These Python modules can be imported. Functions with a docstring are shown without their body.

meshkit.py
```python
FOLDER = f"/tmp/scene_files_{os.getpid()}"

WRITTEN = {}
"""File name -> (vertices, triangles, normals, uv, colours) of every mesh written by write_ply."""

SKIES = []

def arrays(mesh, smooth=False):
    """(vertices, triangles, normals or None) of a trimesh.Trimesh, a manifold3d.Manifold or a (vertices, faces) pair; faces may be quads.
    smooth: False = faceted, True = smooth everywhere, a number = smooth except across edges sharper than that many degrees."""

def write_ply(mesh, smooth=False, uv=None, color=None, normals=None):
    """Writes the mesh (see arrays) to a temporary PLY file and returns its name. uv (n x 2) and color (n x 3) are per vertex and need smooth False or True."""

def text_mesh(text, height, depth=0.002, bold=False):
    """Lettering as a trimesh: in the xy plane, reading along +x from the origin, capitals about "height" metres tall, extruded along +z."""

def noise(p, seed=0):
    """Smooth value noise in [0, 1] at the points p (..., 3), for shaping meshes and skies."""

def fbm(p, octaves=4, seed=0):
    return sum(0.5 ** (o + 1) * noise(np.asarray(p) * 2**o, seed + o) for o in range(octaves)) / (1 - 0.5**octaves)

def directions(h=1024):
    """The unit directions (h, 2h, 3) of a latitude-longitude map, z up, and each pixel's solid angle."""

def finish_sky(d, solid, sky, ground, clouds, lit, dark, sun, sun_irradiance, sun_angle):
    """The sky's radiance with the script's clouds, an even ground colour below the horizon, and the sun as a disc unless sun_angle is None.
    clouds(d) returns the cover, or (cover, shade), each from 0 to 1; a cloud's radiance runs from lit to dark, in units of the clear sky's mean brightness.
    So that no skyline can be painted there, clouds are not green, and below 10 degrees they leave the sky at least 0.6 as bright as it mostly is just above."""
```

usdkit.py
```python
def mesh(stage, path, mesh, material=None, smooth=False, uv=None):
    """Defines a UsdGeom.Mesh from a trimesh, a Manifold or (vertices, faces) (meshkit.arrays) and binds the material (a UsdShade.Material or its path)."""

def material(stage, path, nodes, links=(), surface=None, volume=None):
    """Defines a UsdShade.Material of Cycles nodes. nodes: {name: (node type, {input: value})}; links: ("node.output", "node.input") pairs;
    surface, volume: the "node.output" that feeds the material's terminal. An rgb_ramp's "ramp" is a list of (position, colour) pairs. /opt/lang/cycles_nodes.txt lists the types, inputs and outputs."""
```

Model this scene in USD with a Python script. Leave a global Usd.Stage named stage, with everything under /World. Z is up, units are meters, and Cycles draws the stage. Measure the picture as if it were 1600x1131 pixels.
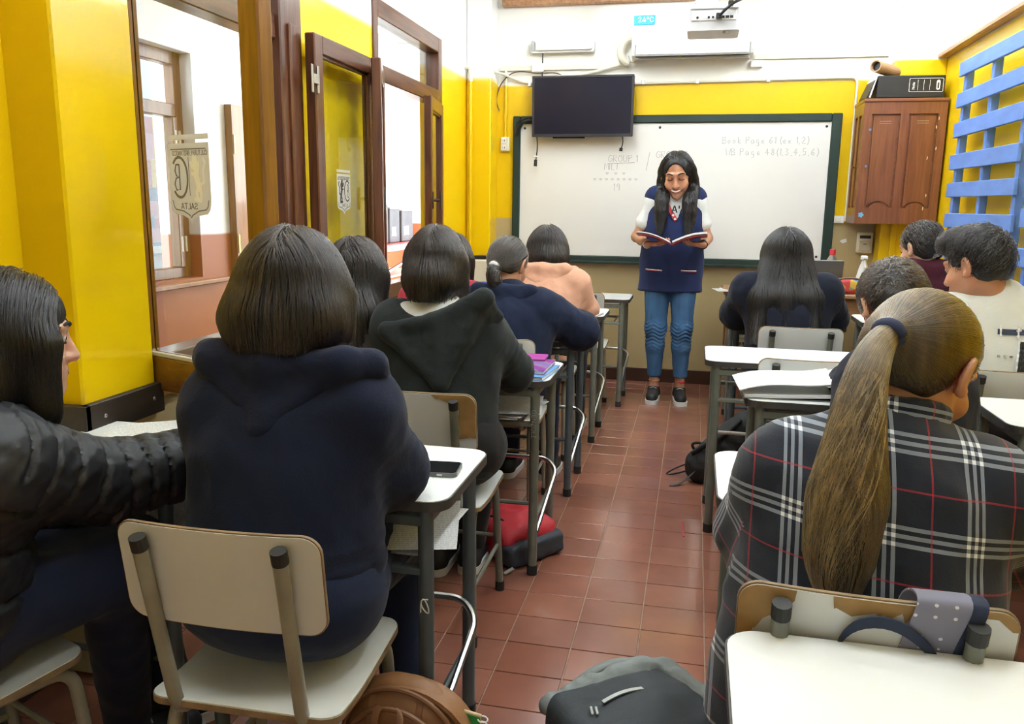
import math, numpy as np, trimesh, manifold3d, usdkit, meshkit
from pxr import Usd, UsdGeom, UsdLux, UsdShade, Gf, Sdf, Vt
from shapely.geometry import Polygon, Point, box as sbox, LineString
from shapely import affinity
from scipy.ndimage import map_coordinates

stage = Usd.Stage.CreateInMemory()
UsdGeom.SetStageUpAxis(stage, UsdGeom.Tokens.z)
UsdGeom.SetStageMetersPerUnit(stage, 1.0)
UsdGeom.Xform.Define(stage, '/World')
UsdGeom.Scope.Define(stage, '/World/Looks')

# ------------------------------------------------------------------ camera
EXPOSURE = 1.38
YAW, PITCH, ROLL, EYE = math.radians(12.3326), math.radians(10.8615), math.radians(-0.75398), (0.0, 0.0, 1.28)
cam = UsdGeom.Camera.Define(stage, '/World/camera')
_f = np.array([-math.sin(YAW) * math.cos(PITCH), math.cos(YAW) * math.cos(PITCH), -math.sin(PITCH)])
_r = np.array([math.cos(YAW), math.sin(YAW), 0.0])
_d = np.cross(_f, _r)
_r, _d = math.cos(ROLL) * _r + math.sin(ROLL) * _d, -math.sin(ROLL) * _r + math.cos(ROLL) * _d
_m = np.eye(4)
_m[0, :3], _m[1, :3], _m[2, :3], _m[3, :3] = _r, -_d, -_f, EYE
cam.AddTransformOp().Set(Gf.Matrix4d(*_m.ravel().tolist()))
cam.CreateHorizontalApertureAttr(36.0)
cam.CreateVerticalApertureAttr(36.0 * 1131 / 1600)
cam.CreateFocalLengthAttr(36.0 * 1280.19 / 1600)
cam.CreateClippingRangeAttr(Gf.Vec2f(0.05, 60))
cam.CreateExposureAttr(EXPOSURE)

# ------------------------------------------------------------------ light: soft daylight outside, ceiling lamps inside (built below with their housings)
sky = UsdLux.DomeLight.Define(stage, '/World/sky_light')
sky.CreateColorAttr(Gf.Vec3f(0.85, 0.93, 1.0))
sky.CreateIntensityAttr(1.2)
ROOM_TUBE = 22.0       # emission of the classroom's fluorescent tubes
HALL_TUBE = 5.5       # emission of the corridor's tubes

# ------------------------------------------------------------------ materials
def lin(c):
    c = np.asarray(c, float) / 255.0
    return tuple(np.where(c <= 0.04045, c / 12.92, ((c + 0.055) / 1.055) ** 2.4))

_mats = {}
def mat(name, color, rough=0.5, metal=0.0, spec=0.5, var=0.0, vscale=8.0, bump=0.0, bscale=60.0, coat=0.0, sheen=0.0, sss=0.0, stretch=(1, 1, 1), detail=3, emit=0.0, dist=0.002):
    """A principled material; var mottles the colour, bump gives fine relief, both from noise in object space."""
    if name in _mats:
        return _mats[name]
    p = {'base_color': color, 'roughness': rough, 'metallic': metal, 'specular_ior_level': spec}
    if coat: p['coat_weight'] = coat; p['coat_roughness'] = 0.08
    if sheen: p['sheen_weight'] = sheen; p['sheen_roughness'] = 0.5
    if sss: p['subsurface_weight'] = sss; p['subsurface_scale'] = 0.006; p['subsurface_radius'] = (1.0, 0.35, 0.2)
    if emit: p['emission_color'] = color; p['emission_strength'] = emit
    n, l = {'p': ('principled_bsdf', p)}, []
    if var or bump:
        n['t'] = ('texture_coordinate', {}); n['m'] = ('mapping', {'scale': stretch})
        l.append(('t.object', 'm.vector'))
    if var:
        c = np.asarray(color)
        n['n'] = ('noise_texture', {'scale': vscale, 'detail': float(detail)})
        n['r'] = ('rgb_ramp', {'ramp': [(0.25, tuple(c * (1 - var))), (0.75, tuple(np.minimum(c * (1 + var), 1)))]})
        l += [('m.vector', 'n.vector'), ('n.fac', 'r.fac'), ('r.color', 'p.base_color')]
    if bump:
        n['bn'] = ('noise_texture', {'scale': bscale, 'detail': 3.0}); n['b'] = ('bump', {'strength': bump, 'distance': dist})
        l += [('m.vector', 'bn.vector'), ('bn.fac', 'b.height'), ('b.normal', 'p.normal')]
    _mats[name] = usdkit.material(stage, '/World/Looks/' + name, n, l, surface='p.BSDF')
    return _mats[name]

def raw(name, nodes, links, surface):
    _mats[name] = usdkit.material(stage, '/World/Looks/' + name, nodes, links, surface=surface)
    return _mats[name]

def wood(name, dark, light, rough=0.35, axis=2, scale=14.0, coat=0.3):
    s = [9.0, 9.0, 9.0]; s[axis] = 0.7
    return raw(name, {'t': ('texture_coordinate', {}), 'm': ('mapping', {'scale': tuple(s)}), 'n': ('noise_texture', {'scale': scale * 0.35, 'detail': 5.0, 'distortion': 0.6}),
                      'r': ('rgb_ramp', {'ramp': [(0.3, dark), (0.5, tuple((np.array(dark) + np.array(light)) / 2)), (0.72, light)]}),
                      'b': ('bump', {'strength': 0.15, 'distance': 0.001}), 'p': ('principled_bsdf', {'roughness': rough, 'coat_weight': coat, 'coat_roughness': 0.12})},
               [('t.object', 'm.vector'), ('m.vector', 'n.vector'), ('n.fac', 'r.fac'), ('r.color', 'p.base_color'), ('n.fac', 'b.height'), ('b.normal', 'p.normal')], 'p.BSDF')

def wall_paint(name, bands, rough=0.35):
    """Paint in horizontal bands: [(height where the band begins, colour)]; slightly wavy brush line and roller relief."""
    top = 4.0
    ramp = []
    for i, (h, c) in enumerate(bands):
        nxt = bands[i + 1][0] if i + 1 < len(bands) else top
        ramp += [(max(h, 0) / top + (0.0005 if i else 0), c), (nxt / top - 0.0005, c)]
    return raw(name, {'g': ('geometry', {}), 'x': ('separate_xyz', {}), 'n': ('noise_texture', {'scale': 3.0, 'detail': 2.0}), 'ma': ('math', {'math_type': 'multiply_add', 'value2': 0.012, 'value3': -0.006}),
                      'ad': ('math', {'math_type': 'add'}), 'dv': ('math', {'math_type': 'divide', 'value2': top}), 'r': ('rgb_ramp', {'ramp': ramp}),
                      'bn': ('noise_texture', {'scale': 9.0, 'detail': 3.0}), 'b': ('bump', {'strength': 0.25, 'distance': 0.004}),
                      'p': ('principled_bsdf', {'roughness': rough})},
               [('g.position', 'x.vector'), ('g.position', 'n.vector'), ('n.fac', 'ma.value1'), ('x.z', 'ad.value1'), ('ma.value', 'ad.value2'), ('ad.value', 'dv.value1'), ('dv.value', 'r.fac'), ('r.color', 'p.base_color'),
                ('g.position', 'bn.vector'), ('bn.fac', 'b.height'), ('b.normal', 'p.normal')], 'p.BSDF')

def glass_pane(name, tint=(0.93, 0.96, 0.95), rough=0.0):
    return raw(name, {'t': ('transparent_bsdf', {'color': tint}), 'g': ('glossy_bsdf', {'color': (1, 1, 1), 'roughness': rough}), 'f': ('fresnel', {'IOR': 1.5}), 'ge': ('geometry', {}), 'iv': ('math', {'math_type': 'subtract', 'value1': 1.0}), 'mu': ('math', {'math_type': 'multiply'}), 'm': ('mix_closure', {})},
               [('ge.backfacing', 'iv.value2'), ('f.fac', 'mu.value1'), ('iv.value', 'mu.value2'), ('mu.value', 'm.fac'), ('t.BSDF', 'm.closure1'), ('g.BSDF', 'm.closure2')], 'm.closure')

YELLOW, CREAM, BEIGE, WHITE = (0.80, 0.52, 0.003), (0.82, 0.79, 0.72), (0.47, 0.37, 0.19), (0.82, 0.82, 0.80)

# ------------------------------------------------------------------ mesh tools
def V(*a): return np.array(a, float)
def unit(v): return v / (np.linalg.norm(v) + 1e-12)

class MB:
    """Collects shapes that make up ONE mesh."""
    def __init__(s): s.v, s.f, s.n = [], [], 0
    def add(s, m):
        v, f = (m.vertices, m.faces) if hasattr(m, 'vertices') else m
        s.v.append(np.asarray(v, float)); s.f.append(np.asarray(f, int) + s.n); s.n += len(v); return s
    def get(s): return np.vstack(s.v), np.vstack(s.f)
def join(*ms):
    b = MB()
    for m in ms: b.add(m)
    return b.get()
def moved(m, R=None, t=(0, 0, 0)):
    v, f = (m.vertices, m.faces) if hasattr(m, 'vertices') else m
    v = np.asarray(v, float)
    return ((v @ np.asarray(R).T if R is not None else v) + np.asarray(t, float), f)
def rotz(a): c, s = math.cos(a), math.sin(a); return np.array([[c, -s, 0], [s, c, 0], [0, 0, 1.0]])
def rotx(a): c, s = math.cos(a), math.sin(a); return np.array([[1.0, 0, 0], [0, c, -s], [0, s, c]])
def roty(a): c, s = math.cos(a), math.sin(a); return np.array([[c, 0, s], [0, 1.0, 0], [-s, 0, c]])
def frame(d, up=(0, 0, 1)):
    """Columns: side, up-ish, d."""
    d = unit(np.asarray(d, float)); x = np.cross(up, d)
    if np.linalg.norm(x) < 1e-6: x = np.cross((0, 1, 0), d)
    x = unit(x); return np.stack([x, np.cross(d, x), d], 1)

def hull(pts):
    m = manifold3d.Manifold.hull_points(np.asarray(pts, np.float64)).to_mesh()
    return m.vert_properties[:, :3].astype(float), m.tri_verts.astype(int)
def bx(x0, x1, y0, y1, z0, z1, b=0.0):
    """Box, its edges chamfered by b."""
    lo, hi = np.minimum((x0, y0, z0), (x1, y1, z1)).astype(float), np.maximum((x0, y0, z0), (x1, y1, z1)).astype(float)
    b = min(b, 0.49 * (hi - lo).min())
    if b <= 0:
        t = trimesh.creation.box(hi - lo); return t.vertices + (lo + hi) / 2, t.faces
    pts = []
    for k in range(3):
        a, c = lo + b, hi - b; a, c = a.copy(), c.copy(); a[k], c[k] = lo[k], hi[k]
        pts += [[(a, c)[i][0], (a, c)[j][1], (a, c)[l][2]] for i in (0, 1) for j in (0, 1) for l in (0, 1)]
    return hull(pts)
def beam(p, q, w, h, up=(0, 0, 1), b=0.002):
    """Bar of section w x h from p to q."""
    p, q = np.asarray(p, float), np.asarray(q, float)
    L = np.linalg.norm(q - p); return moved(bx(-w / 2, w / 2, -h / 2, h / 2, 0, L, b), frame(q - p, up), p)
def smooth_path(pts, r=0.03, n=5):
    """Polyline with its corners rounded."""
    pts = [np.asarray(p, float) for p in pts]; out = [pts[0]]
    for a, b, c in zip(pts, pts[1:], pts[2:]):
        k = min(r, 0.45 * np.linalg.norm(b - a), 0.45 * np.linalg.norm(c - b))
        s, e = b + unit(a - b) * k, b + unit(c - b) * k
        for t in np.linspace(0, 1, n): out.append((1 - t) ** 2 * s + 2 * t * (1 - t) * b + t * t * e)
    return np.array(out + [pts[-1]])
def spline(pts, n=24):
    from scipy.interpolate import CubicSpline
    pts = np.asarray(pts, float); s = np.r_[0, np.cumsum(np.linalg.norm(np.diff(pts, axis=0), axis=1))]
    return CubicSpline(s, pts)(np.linspace(0, s[-1], n))
def tube(path, r, seg=10, caps=True, flat=None):
    """Tube along a path; r a number or one per point; flat=(axis, factor) squashes the section."""
    P = np.asarray(path, float); n = len(P); r = np.broadcast_to(r, n)
    T = np.gradient(P, axis=0); T /= np.linalg.norm(T, axis=1)[:, None] + 1e-12
    N = np.cross(T[0], (0, 0, 1)); N = N if np.linalg.norm(N) > 1e-3 else np.cross(T[0], (0, 1, 0)); N = unit(N)
    a = np.linspace(0, 2 * np.pi, seg, endpoint=False); vs = []
    for i in range(n):
        N = unit(N - T[i] * (N @ T[i])); B = np.cross(T[i], N)
        ring = r[i] * (np.cos(a)[:, None] * N + np.sin(a)[:, None] * B)
        if flat is not None:
            ax = np.asarray(flat[0], float); ring = ring - np.outer(ring @ ax, ax) * (1 - flat[1])
        vs.append(P[i] + ring)
    v = np.vstack(vs); f = []
    i, j = np.meshgrid(np.arange(n - 1), np.arange(seg), indexing='ij'); k = (j + 1) % seg
    q = np.stack([i * seg + j, i * seg + k, (i + 1) * seg + k, (i + 1) * seg + j], -1).reshape(-1, 4)
    f = np.vstack([q[:, [0, 1, 2]], q[:, [0, 2, 3]]])
    if caps:
        v = np.vstack([v, P[0], P[-1]]); c0, c1, o = n * seg, n * seg + 1, (n - 1) * seg
        jj = np.arange(seg); kk = (jj + 1) % seg
        f = np.vstack([f, np.stack([kk, jj, np.full(seg, c0)], 1), np.stack([o + jj, o + kk, np.full(seg, c1)], 1)])
    return v, f[:, ::-1] if np.linalg.det(np.stack([N, np.cross(T[-1], N), T[-1]])) < 0 else f
def rod(p, q, r, seg=10): return tube([p, q], r, seg)
def prism(poly, t0, t1, R=None, o=(0, 0, 0)):
    """Extrudes a shapely polygon from t0 to t1 along z, then places it."""
    b = MB()
    for g in getattr(poly, 'geoms', [poly]):
        if g.area > 1e-9:
            m = trimesh.creation.extrude_polygon(g, t1 - t0, engine='earcut'); b.add((m.vertices + V(0, 0, t0), m.faces))
    return moved(b.get(), R, o)
def rrect(w, h, r, q=6): return sbox(-w / 2 + r, -h / 2 + r, w / 2 - r, h / 2 - r).buffer(r, quad_segs=q)
WX = np.array([[0, 0, 1.0], [1, 0, 0], [0, 1, 0]])   # 2-d (u, v) -> (y, z), thickness along +x
WY = np.array([[1.0, 0, 0], [0, 0, -1], [0, 1, 0]])  # 2-d (u, v) -> (x, z), thickness along -y
def lathe(prof, seg=20, o=(0, 0, 0)):
    prof = np.asarray(prof, float); a = np.linspace(0, 2 * np.pi, seg, endpoint=False); n = len(prof)
    v = np.stack([np.outer(prof[:, 0], np.cos(a)), np.outer(prof[:, 0], np.sin(a)), np.repeat(prof[:, 1:2], seg, 1)], -1).reshape(-1, 3) + np.asarray(o, float)
    i, j = np.meshgrid(np.arange(n - 1), np.arange(seg), indexing='ij'); k = (j + 1) % seg
    q = np.stack([i * seg + j, i * seg + k, (i + 1) * seg + k, (i + 1) * seg + j], -1).reshape(-1, 4)
    return v, np.vstack([q[:, [0, 1, 2]], q[:, [0, 2, 3]]])
def sheet(P, t):
    """A grid of points (n, m, 3) given thickness t downwards."""
    n, m = P.shape[:2]; nr = np.cross(np.gradient(P, axis=0), np.gradient(P, axis=1)); nr /= np.linalg.norm(nr, axis=-1, keepdims=True) + 1e-12
    v = np.vstack([P.reshape(-1, 3), (P - nr * t).reshape(-1, 3)]); N = n * m
    i, j = np.meshgrid(np.arange(n - 1), np.arange(m - 1), indexing='ij'); a = (i * m + j).ravel(); q = np.stack([a, a + m, a + m + 1, a + 1], 1)
    f = [q, q[:, ::-1] + N]
    def side(idx, flip):
        idx = np.asarray(idx); s = np.stack([idx[:-1], idx[1:], idx[1:] + N, idx[:-1] + N], 1); f.append(s[:, ::-1] if flip else s)
    side(np.arange(m), False); side((n - 1) * m + np.arange(m), True); side(np.arange(n) * m, True); side(np.arange(n) * m + m - 1, False)
    f = np.vstack(f); return v, np.vstack([f[:, [0, 1, 2]], f[:, [0, 2, 3]]])

# ------------------------------------------------------------------ scene tools
_used = {}
def numbered(parent, name):
    k = (parent, name); i = _used.get(k, 0); _used[k] = i + 1
    return f'{parent}/{name}' + (f'_{i:03d}' if i else '')
class Thing:
    def __init__(s, path, base, R): s.path, s.base, s.R = path, np.asarray(base, float), R
    def part(s, name, m, material, smooth=False, label=None, local=False, kind=None, uv=None):
        """Adds a mesh as a part; the mesh is given in world coordinates unless local."""
        if hasattr(m, 'get') and not hasattr(m, 'vertices'): m = m.get()
        v, f = (m.vertices, m.faces) if hasattr(m, 'vertices') else m
        v = np.asarray(v, float)
        if not local: v = (v - s.base) @ s.R
        p = numbered(s.path, name)
        usdkit.mesh(stage, p, (v, f), material, smooth, uv)
        pr = stage.GetPrimAtPath(p)
        if label: pr.SetCustomDataByKey('label', label)
        if kind: pr.SetCustomDataByKey('kind', kind)
        return Thing(p, s.base, s.R)
def meta(prim, label=None, cat=None, group=None, kind=None):
    for k, x in (('label', label), ('category', cat), ('group', group), ('kind', kind)):
        if x: prim.SetCustomDataByKey(k, x)
def thing(name, label, cat, base=(0, 0, 0), rz=0.0, group=None, kind=None):
    p = numbered('/World', name); x = UsdGeom.Xform.Define(stage, p)
    x.AddTranslateOp().Set(Gf.Vec3d(*map(float, base))); x.AddRotateZOp().Set(math.degrees(rz))
    meta(x.GetPrim(), label, cat, group, kind)
    return Thing(p, base, rotz(rz))
def solo(name, m, material, label, cat=None, group=None, kind=None, smooth=False, uv=None):
    """A thing that is one mesh, with its origin at its base."""
    if hasattr(m, 'get') and not hasattr(m, 'vertices'): m = m.get()
    v, f = (m.vertices, m.faces) if hasattr(m, 'vertices') else m
    v = np.asarray(v, float); lo, hi = v.min(0), v.max(0); o = V((lo[0] + hi[0]) / 2, (lo[1] + hi[1]) / 2, lo[2])
    p = numbered('/World', name); g = usdkit.mesh(stage, p, (v - o, f), material, smooth, uv)
    UsdGeom.Xformable(g).AddTranslateOp().Set(Gf.Vec3d(*map(float, o))); meta(g.GetPrim(), label, cat, group, kind)
    return Thing(p, o, np.eye(3))
def struct(name, m, material, label, smooth=False): return solo(name, m, material, label, kind='structure', smooth=smooth)
def copy(t, base, rz, label, group=None):
    src = stage.GetPrimAtPath(t.path); p = numbered('/World', src.GetName().rstrip('0123456789_'))
    x = UsdGeom.Xform.Define(stage, p)
    x.GetPrim().GetReferences().AddInternalReference(t.path); x.GetPrim().SetInstanceable(True)
    a = x.GetPrim().GetAttribute('xformOp:translate'); a.Set(Gf.Vec3d(*map(float, base)))
    x.GetPrim().GetAttribute('xformOp:rotateZ').Set(math.degrees(rz))
    d = src.GetCustomData(); meta(x.GetPrim(), label, d['category'], group or d.get('group'))
    return Thing(p, base, rotz(rz))

# ================================================================== THE ROOM
XL, XR, YB, YF, ZC = -1.64, 1.5, 6.07, -1.0, 3.15
yel_left = wall_paint('paint_left_wall', [(0, BEIGE), (0.70, YELLOW), (2.15, WHITE)], 0.22)
yel_back = wall_paint('paint_back_wall', [(0, BEIGE), (1.18, YELLOW), (2.13, CREAM)], 0.25)
yel_right = wall_paint('paint_right_wall', [(0, BEIGE), (0.5, YELLOW), (2.22, WHITE)], 0.3)
white_paint = mat('white_paint', WHITE, 0.6, bump=0.1, bscale=30)
dark_wood = wood('varnished_dark_wood', (0.060, 0.019, 0.009), (0.15, 0.052, 0.022), 0.3)
dark_wood_y = wood('varnished_dark_wood_rails', (0.060, 0.019, 0.009), (0.15, 0.052, 0.022), 0.3, axis=1)
tan_wood = wood('varnished_honey_wood', (0.16, 0.062, 0.008), (0.27, 0.115, 0.015), 0.3)
tan_wood_x = wood('varnished_honey_wood_rails', (0.15, 0.058, 0.009), (0.25, 0.10, 0.016), 0.3, axis=0)
board_wood = wood('dark_board', (0.016, 0.011, 0.007), (0.035, 0.022, 0.013), 0.5, axis=1, coat=0.0)
orange_wood = wood('orange_door_wood', (0.33, 0.13, 0.045), (0.47, 0.20, 0.07), 0.4)
pane = glass_pane('window_glass')
steel = mat('brushed_steel', (0.55, 0.55, 0.53), 0.3, 1.0)
black_plastic = mat('black_plastic', (0.012, 0.012, 0.013), 0.4)
white_plastic = mat('white_plastic', (0.78, 0.78, 0.76), 0.35)
cream_plastic = mat('cream_plastic', (0.72, 0.68, 0.56), 0.4)

# walls
def wall_x(x0, x1, y0, y1, z0, z1, holes=()):
    p = sbox(y0, z0, y1, z1)
    for h in holes: p = p.difference(sbox(h[0], h[2], h[1], h[3]))
    return prism(p, x0, x1, WX)
W1, W2 = (2.05, 3.26, 0.76, 2.60), (4.10, 5.25, 0.76, 2.30)
struct('wall_left', wall_x(XL - 0.14, XL, YF, YB + 0.14, 0, ZC, (W1, W2)), yel_left, 'yellow and white left wall with two large corridor windows')
struct('wall_back', prism(sbox(XL - 0.14, 0, XR + 0.14, ZC), 0, 0.14, WY, (0, YB + 0.14, 0)), yel_back, 'back wall painted beige, yellow and cream behind the whiteboard')
struct('wall_right', wall_x(XR, XR + 0.14, YF, YB + 0.14, 0, ZC), yel_right, 'yellow right wall behind the blue pallets, white at the top')
struct('wall_front', bx(XL - 0.14, XR + 0.14, YF - 0.14, YF, 0, ZC), white_paint, 'wall behind the photographer')
struct('ceiling', bx(XL - 0.14, XR + 0.14, YF - 0.14, YB + 0.14, ZC, ZC + 0.12), white_paint, 'white classroom ceiling')
# yellow pillar and corner pillars
pil_paint = wall_paint('paint_pillar', [(0, BEIGE), (0.74, YELLOW), (3.2, WHITE)], 0.12)
struct('trim_1', bx(XL - 0.02, -1.5, 1.75, 2.04, 0, ZC, 0.006), pil_paint, 'glossy yellow pillar beside the first corridor window')
t = thing('trim_2', 'dark wooden rail board screwed to the yellow pillar', None, (-1.49, 1.9, 0.68), kind='structure')
t.part('board', bx(-1.5, -1.478, 1.73, 2.045, 0.68, 0.765, 0.002), board_wood)
t.part('board', bx(-1.66, -1.478, 1.728, 1.749, 0.68, 0.765, 0.002), board_wood)
for yy in (1.80, 2.0): t.part('screw', lathe([(0, 0.003), (0.005, 0.002), (0.006, 0)], 10) and moved(lathe([(0, 0.003), (0.005, 0.002), (0.006, 0)], 10), np.array([[0, 0, 1.0], [1, 0, 0], [0, 1, 0]]), (-1.478, yy, 0.725)), steel)
struct('trim_3', bx(XL, -1.46, 5.86, YB, 0, ZC, 0.008), yel_left, 'narrow yellow corner pillar left of the whiteboard')
struct('trim_4', bx(1.2, XR, 5.9, YB, 0, ZC, 0.006), yel_right, 'yellow corner pillar under the wall cabinet')
struct('trim_5', bx(1.26, 1.30, 5.88, 5.9, 0, 1.2, 0.004), yel_right, 'raised yellow strip down the corner pillar')
brown_base = mat('brown_skirting', (0.055, 0.024, 0.015), 0.35, var=0.15)
struct('baseboard_back', bx(-1.46, 1.2, YB - 0.014, YB, 0, 0.10, 0.003), brown_base, 'dark brown skirting along the back wall')
struct('baseboard_left', bx(XL, XL + 0.014, YF, 5.86, 0, 0.10, 0.003), brown_base, 'dark brown skirting along the left wall')
struct('baseboard_right', bx(XR - 0.014, XR, YF, 5.9, 0, 0.10, 0.003), brown_base, 'dark brown skirting along the right wall')
ledge_wood = wood('ledge_wood', (0.30, 0.13, 0.05), (0.5, 0.26, 0.12), 0.5, axis=1)
struct('trim_6', bx(1.44, XR, 1.0, 5.9, 2.225, 2.25, 0.003), ledge_wood, 'thin wooden rail along the right wall above the pallets')
# clerestory window sill seen at the very top of the back wall
t = thing('window_3', 'wooden frame of a high window at the top of the back wall', None, (-0.9, YB - 0.03, 2.66), kind='structure')
for a in ((-1.42, 0.75, 2.66, 2.72), (-1.42, 0.75, 3.04, 3.1)): t.part('rail', bx(a[0], a[1], YB - 0.06, YB, a[2], a[3], 0.004), ledge_wood)
for xx in (-1.42, -0.35, 0.69): t.part('stile', bx(xx, xx + 0.06, YB - 0.055, YB, 2.72, 3.04, 0.004), ledge_wood)
t.part('pane', bx(-1.36, 0.69, YB - 0.03, YB - 0.024, 2.72, 3.04), pane)

# floor: tiles of 193 x 163 mm, the 290 that show largest as parts
tile_mats = [mat(f'floor_tile_{i}', c, 0.23, var=0.18, vscale=5.0, coat=0.4, bump=0.05, bscale=9.0, dist=0.003) for i, c in enumerate([(0.270, 0.104, 0.066), (0.250, 0.092, 0.058), (0.290, 0.114, 0.072), (0.262, 0.106, 0.072)])]
grout = mat('floor_grout', (0.30, 0.19, 0.135), 0.8, var=0.2, vscale=30)
fl = thing('floor', 'glossy reddish-brown tiled classroom floor', None, (0, 2.5, -0.05), kind='structure')
fl.part('slab', bx(XL - 0.14, XR + 0.14, YF - 0.14, YB + 0.14, -0.06, -0.0035), grout)
rng = np.random.default_rng(5)
TX, TY, GX, GY = 0.1925, 0.1625, -0.4852, 2.359
cells = []
for i in range(-6, 11):
    for j in range(-21, 24):
        x0, y0 = GX + i * TX, GY + j * TY
        x1, y1 = min(x0 + TX, XR), min(y0 + TY, YB); x0, y0 = max(x0, XL), max(y0, YF)
        if x1 - x0 > 0.02 and y1 - y0 > 0.02:
            c = V((x0 + x1) / 2, (y0 + y1) / 2, -1.28); d = c @ _f
            u, w = (c @ _r) / max(d, 0.1), (c @ _d) / max(d, 0.1)
            cells.append((not (d > 0.3 and abs(u) < 0.66 and abs(w) < 0.48), not (-0.68 < c[0] < 0.5), np.hypot(c[1], c[0]), x0, x1, y0, y1))
cells.sort()
rest = MB()
for n, (_, _, _, x0, x1, y0, y1) in enumerate(cells):
    g = 0.0022; dz = rng.uniform(-0.0006, 0.0004); lo = -0.008
    m = bx(x0 + g, x1 - g, y0 + g, y1 - g, lo, dz, 0.0008)
    if n < 290: fl.part('tile', m, tile_mats[int(rng.integers(0, 4))])
    else: rest.add(bx(x0 + g, x1 - g, y0 + g, y1 - g, lo, dz))
fl.part('tile_field', rest, tile_mats[0], kind='stuff', label='remaining floor tiles under the desks and at the back')

# ------------------------------------------------------------------ corridor beyond the left wall
XC = -3.2
hall_paint = wall_paint('paint_corridor', [(0, (0.42, 0.13, 0.055)), (1.06, (0.86, 0.84, 0.83))], 0.5)
HW = (4.30, 4.92, 0.78, 2.20)
struct('wall_corridor', wall_x(XC - 0.3, XC, 0.2, 9.2, 0, 3.0, (HW,)), hall_paint, 'corridor wall, terracotta below and white above, seen through the window')
struct('wall_corridor_end', bx(XC, XL - 0.14, 9.0, 9.2, 0, 3.0), hall_paint, 'far end wall of the corridor')
struct('wall_corridor_near', bx(XC, XL - 0.14, 0.2, 0.4, 0, 3.0), hall_paint, 'near end wall of the corridor')
struct('floor_corridor', bx(XC - 0.3, XL, 0.2, 9.2, -0.06, -0.002), mat('corridor_floor', (0.30, 0.16, 0.10), 0.3, var=0.1), 'corridor floor')
struct('ceiling_corridor', bx(XC - 0.3, XL - 0.14, 0.2, 9.2, 2.62, 2.74), white_paint, 'white corridor ceiling')
struct('trim_7', bx(XC - 0.30, XC + 0.07, HW[0] - 0.1, HW[1] + 0.24, 0.735, 0.765, 0.006), orange_wood, 'orange wooden sill of the window across the corridor')
struct('trim_8', bx(XC, XC + 0.02, 0.4, 5.15, 0.0, 0.735, 0.004), mat('terracotta_panel', (0.50, 0.165, 0.07), 0.45, var=0.12, vscale=3), 'terracotta panel under the corridor sill')
far_frame = wood('far_window_wood', (0.20, 0.085, 0.03), (0.31, 0.14, 0.055), 0.4)
t = thing('window_4', 'wooden window across the corridor with a lower pane before a patchwork poster', None, (XC - 0.1, 4.6, 0.78), kind='structure')
xf0, xf1 = XC - 0.15, XC - 0.08
for y0 in (HW[0], HW[1] - 0.075): t.part('stile', bx(xf0, xf1, y0, y0 + 0.075, HW[2], HW[3], 0.004), far_frame)
for z0, z1 in ((HW[2], 0.85), (1.80, 1.88), (2.12, HW[3])): t.part('rail', bx(xf0, xf1, HW[0] + 0.075, HW[1] - 0.075, z0, z1, 0.004), far_frame)
t.part('inner_stile', bx(xf0 + 0.01, xf1 + 0.01, HW[1] - 0.125, HW[1] - 0.075, 0.85, 1.80, 0.004), far_frame)
for z0, z1 in ((0.85, 1.80), (1.88, 2.12)): t.part('pane', bx(XC - 0.118, XC - 0.114, HW[0] + 0.075, HW[1] - 0.12, z0, z1), pane)
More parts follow.
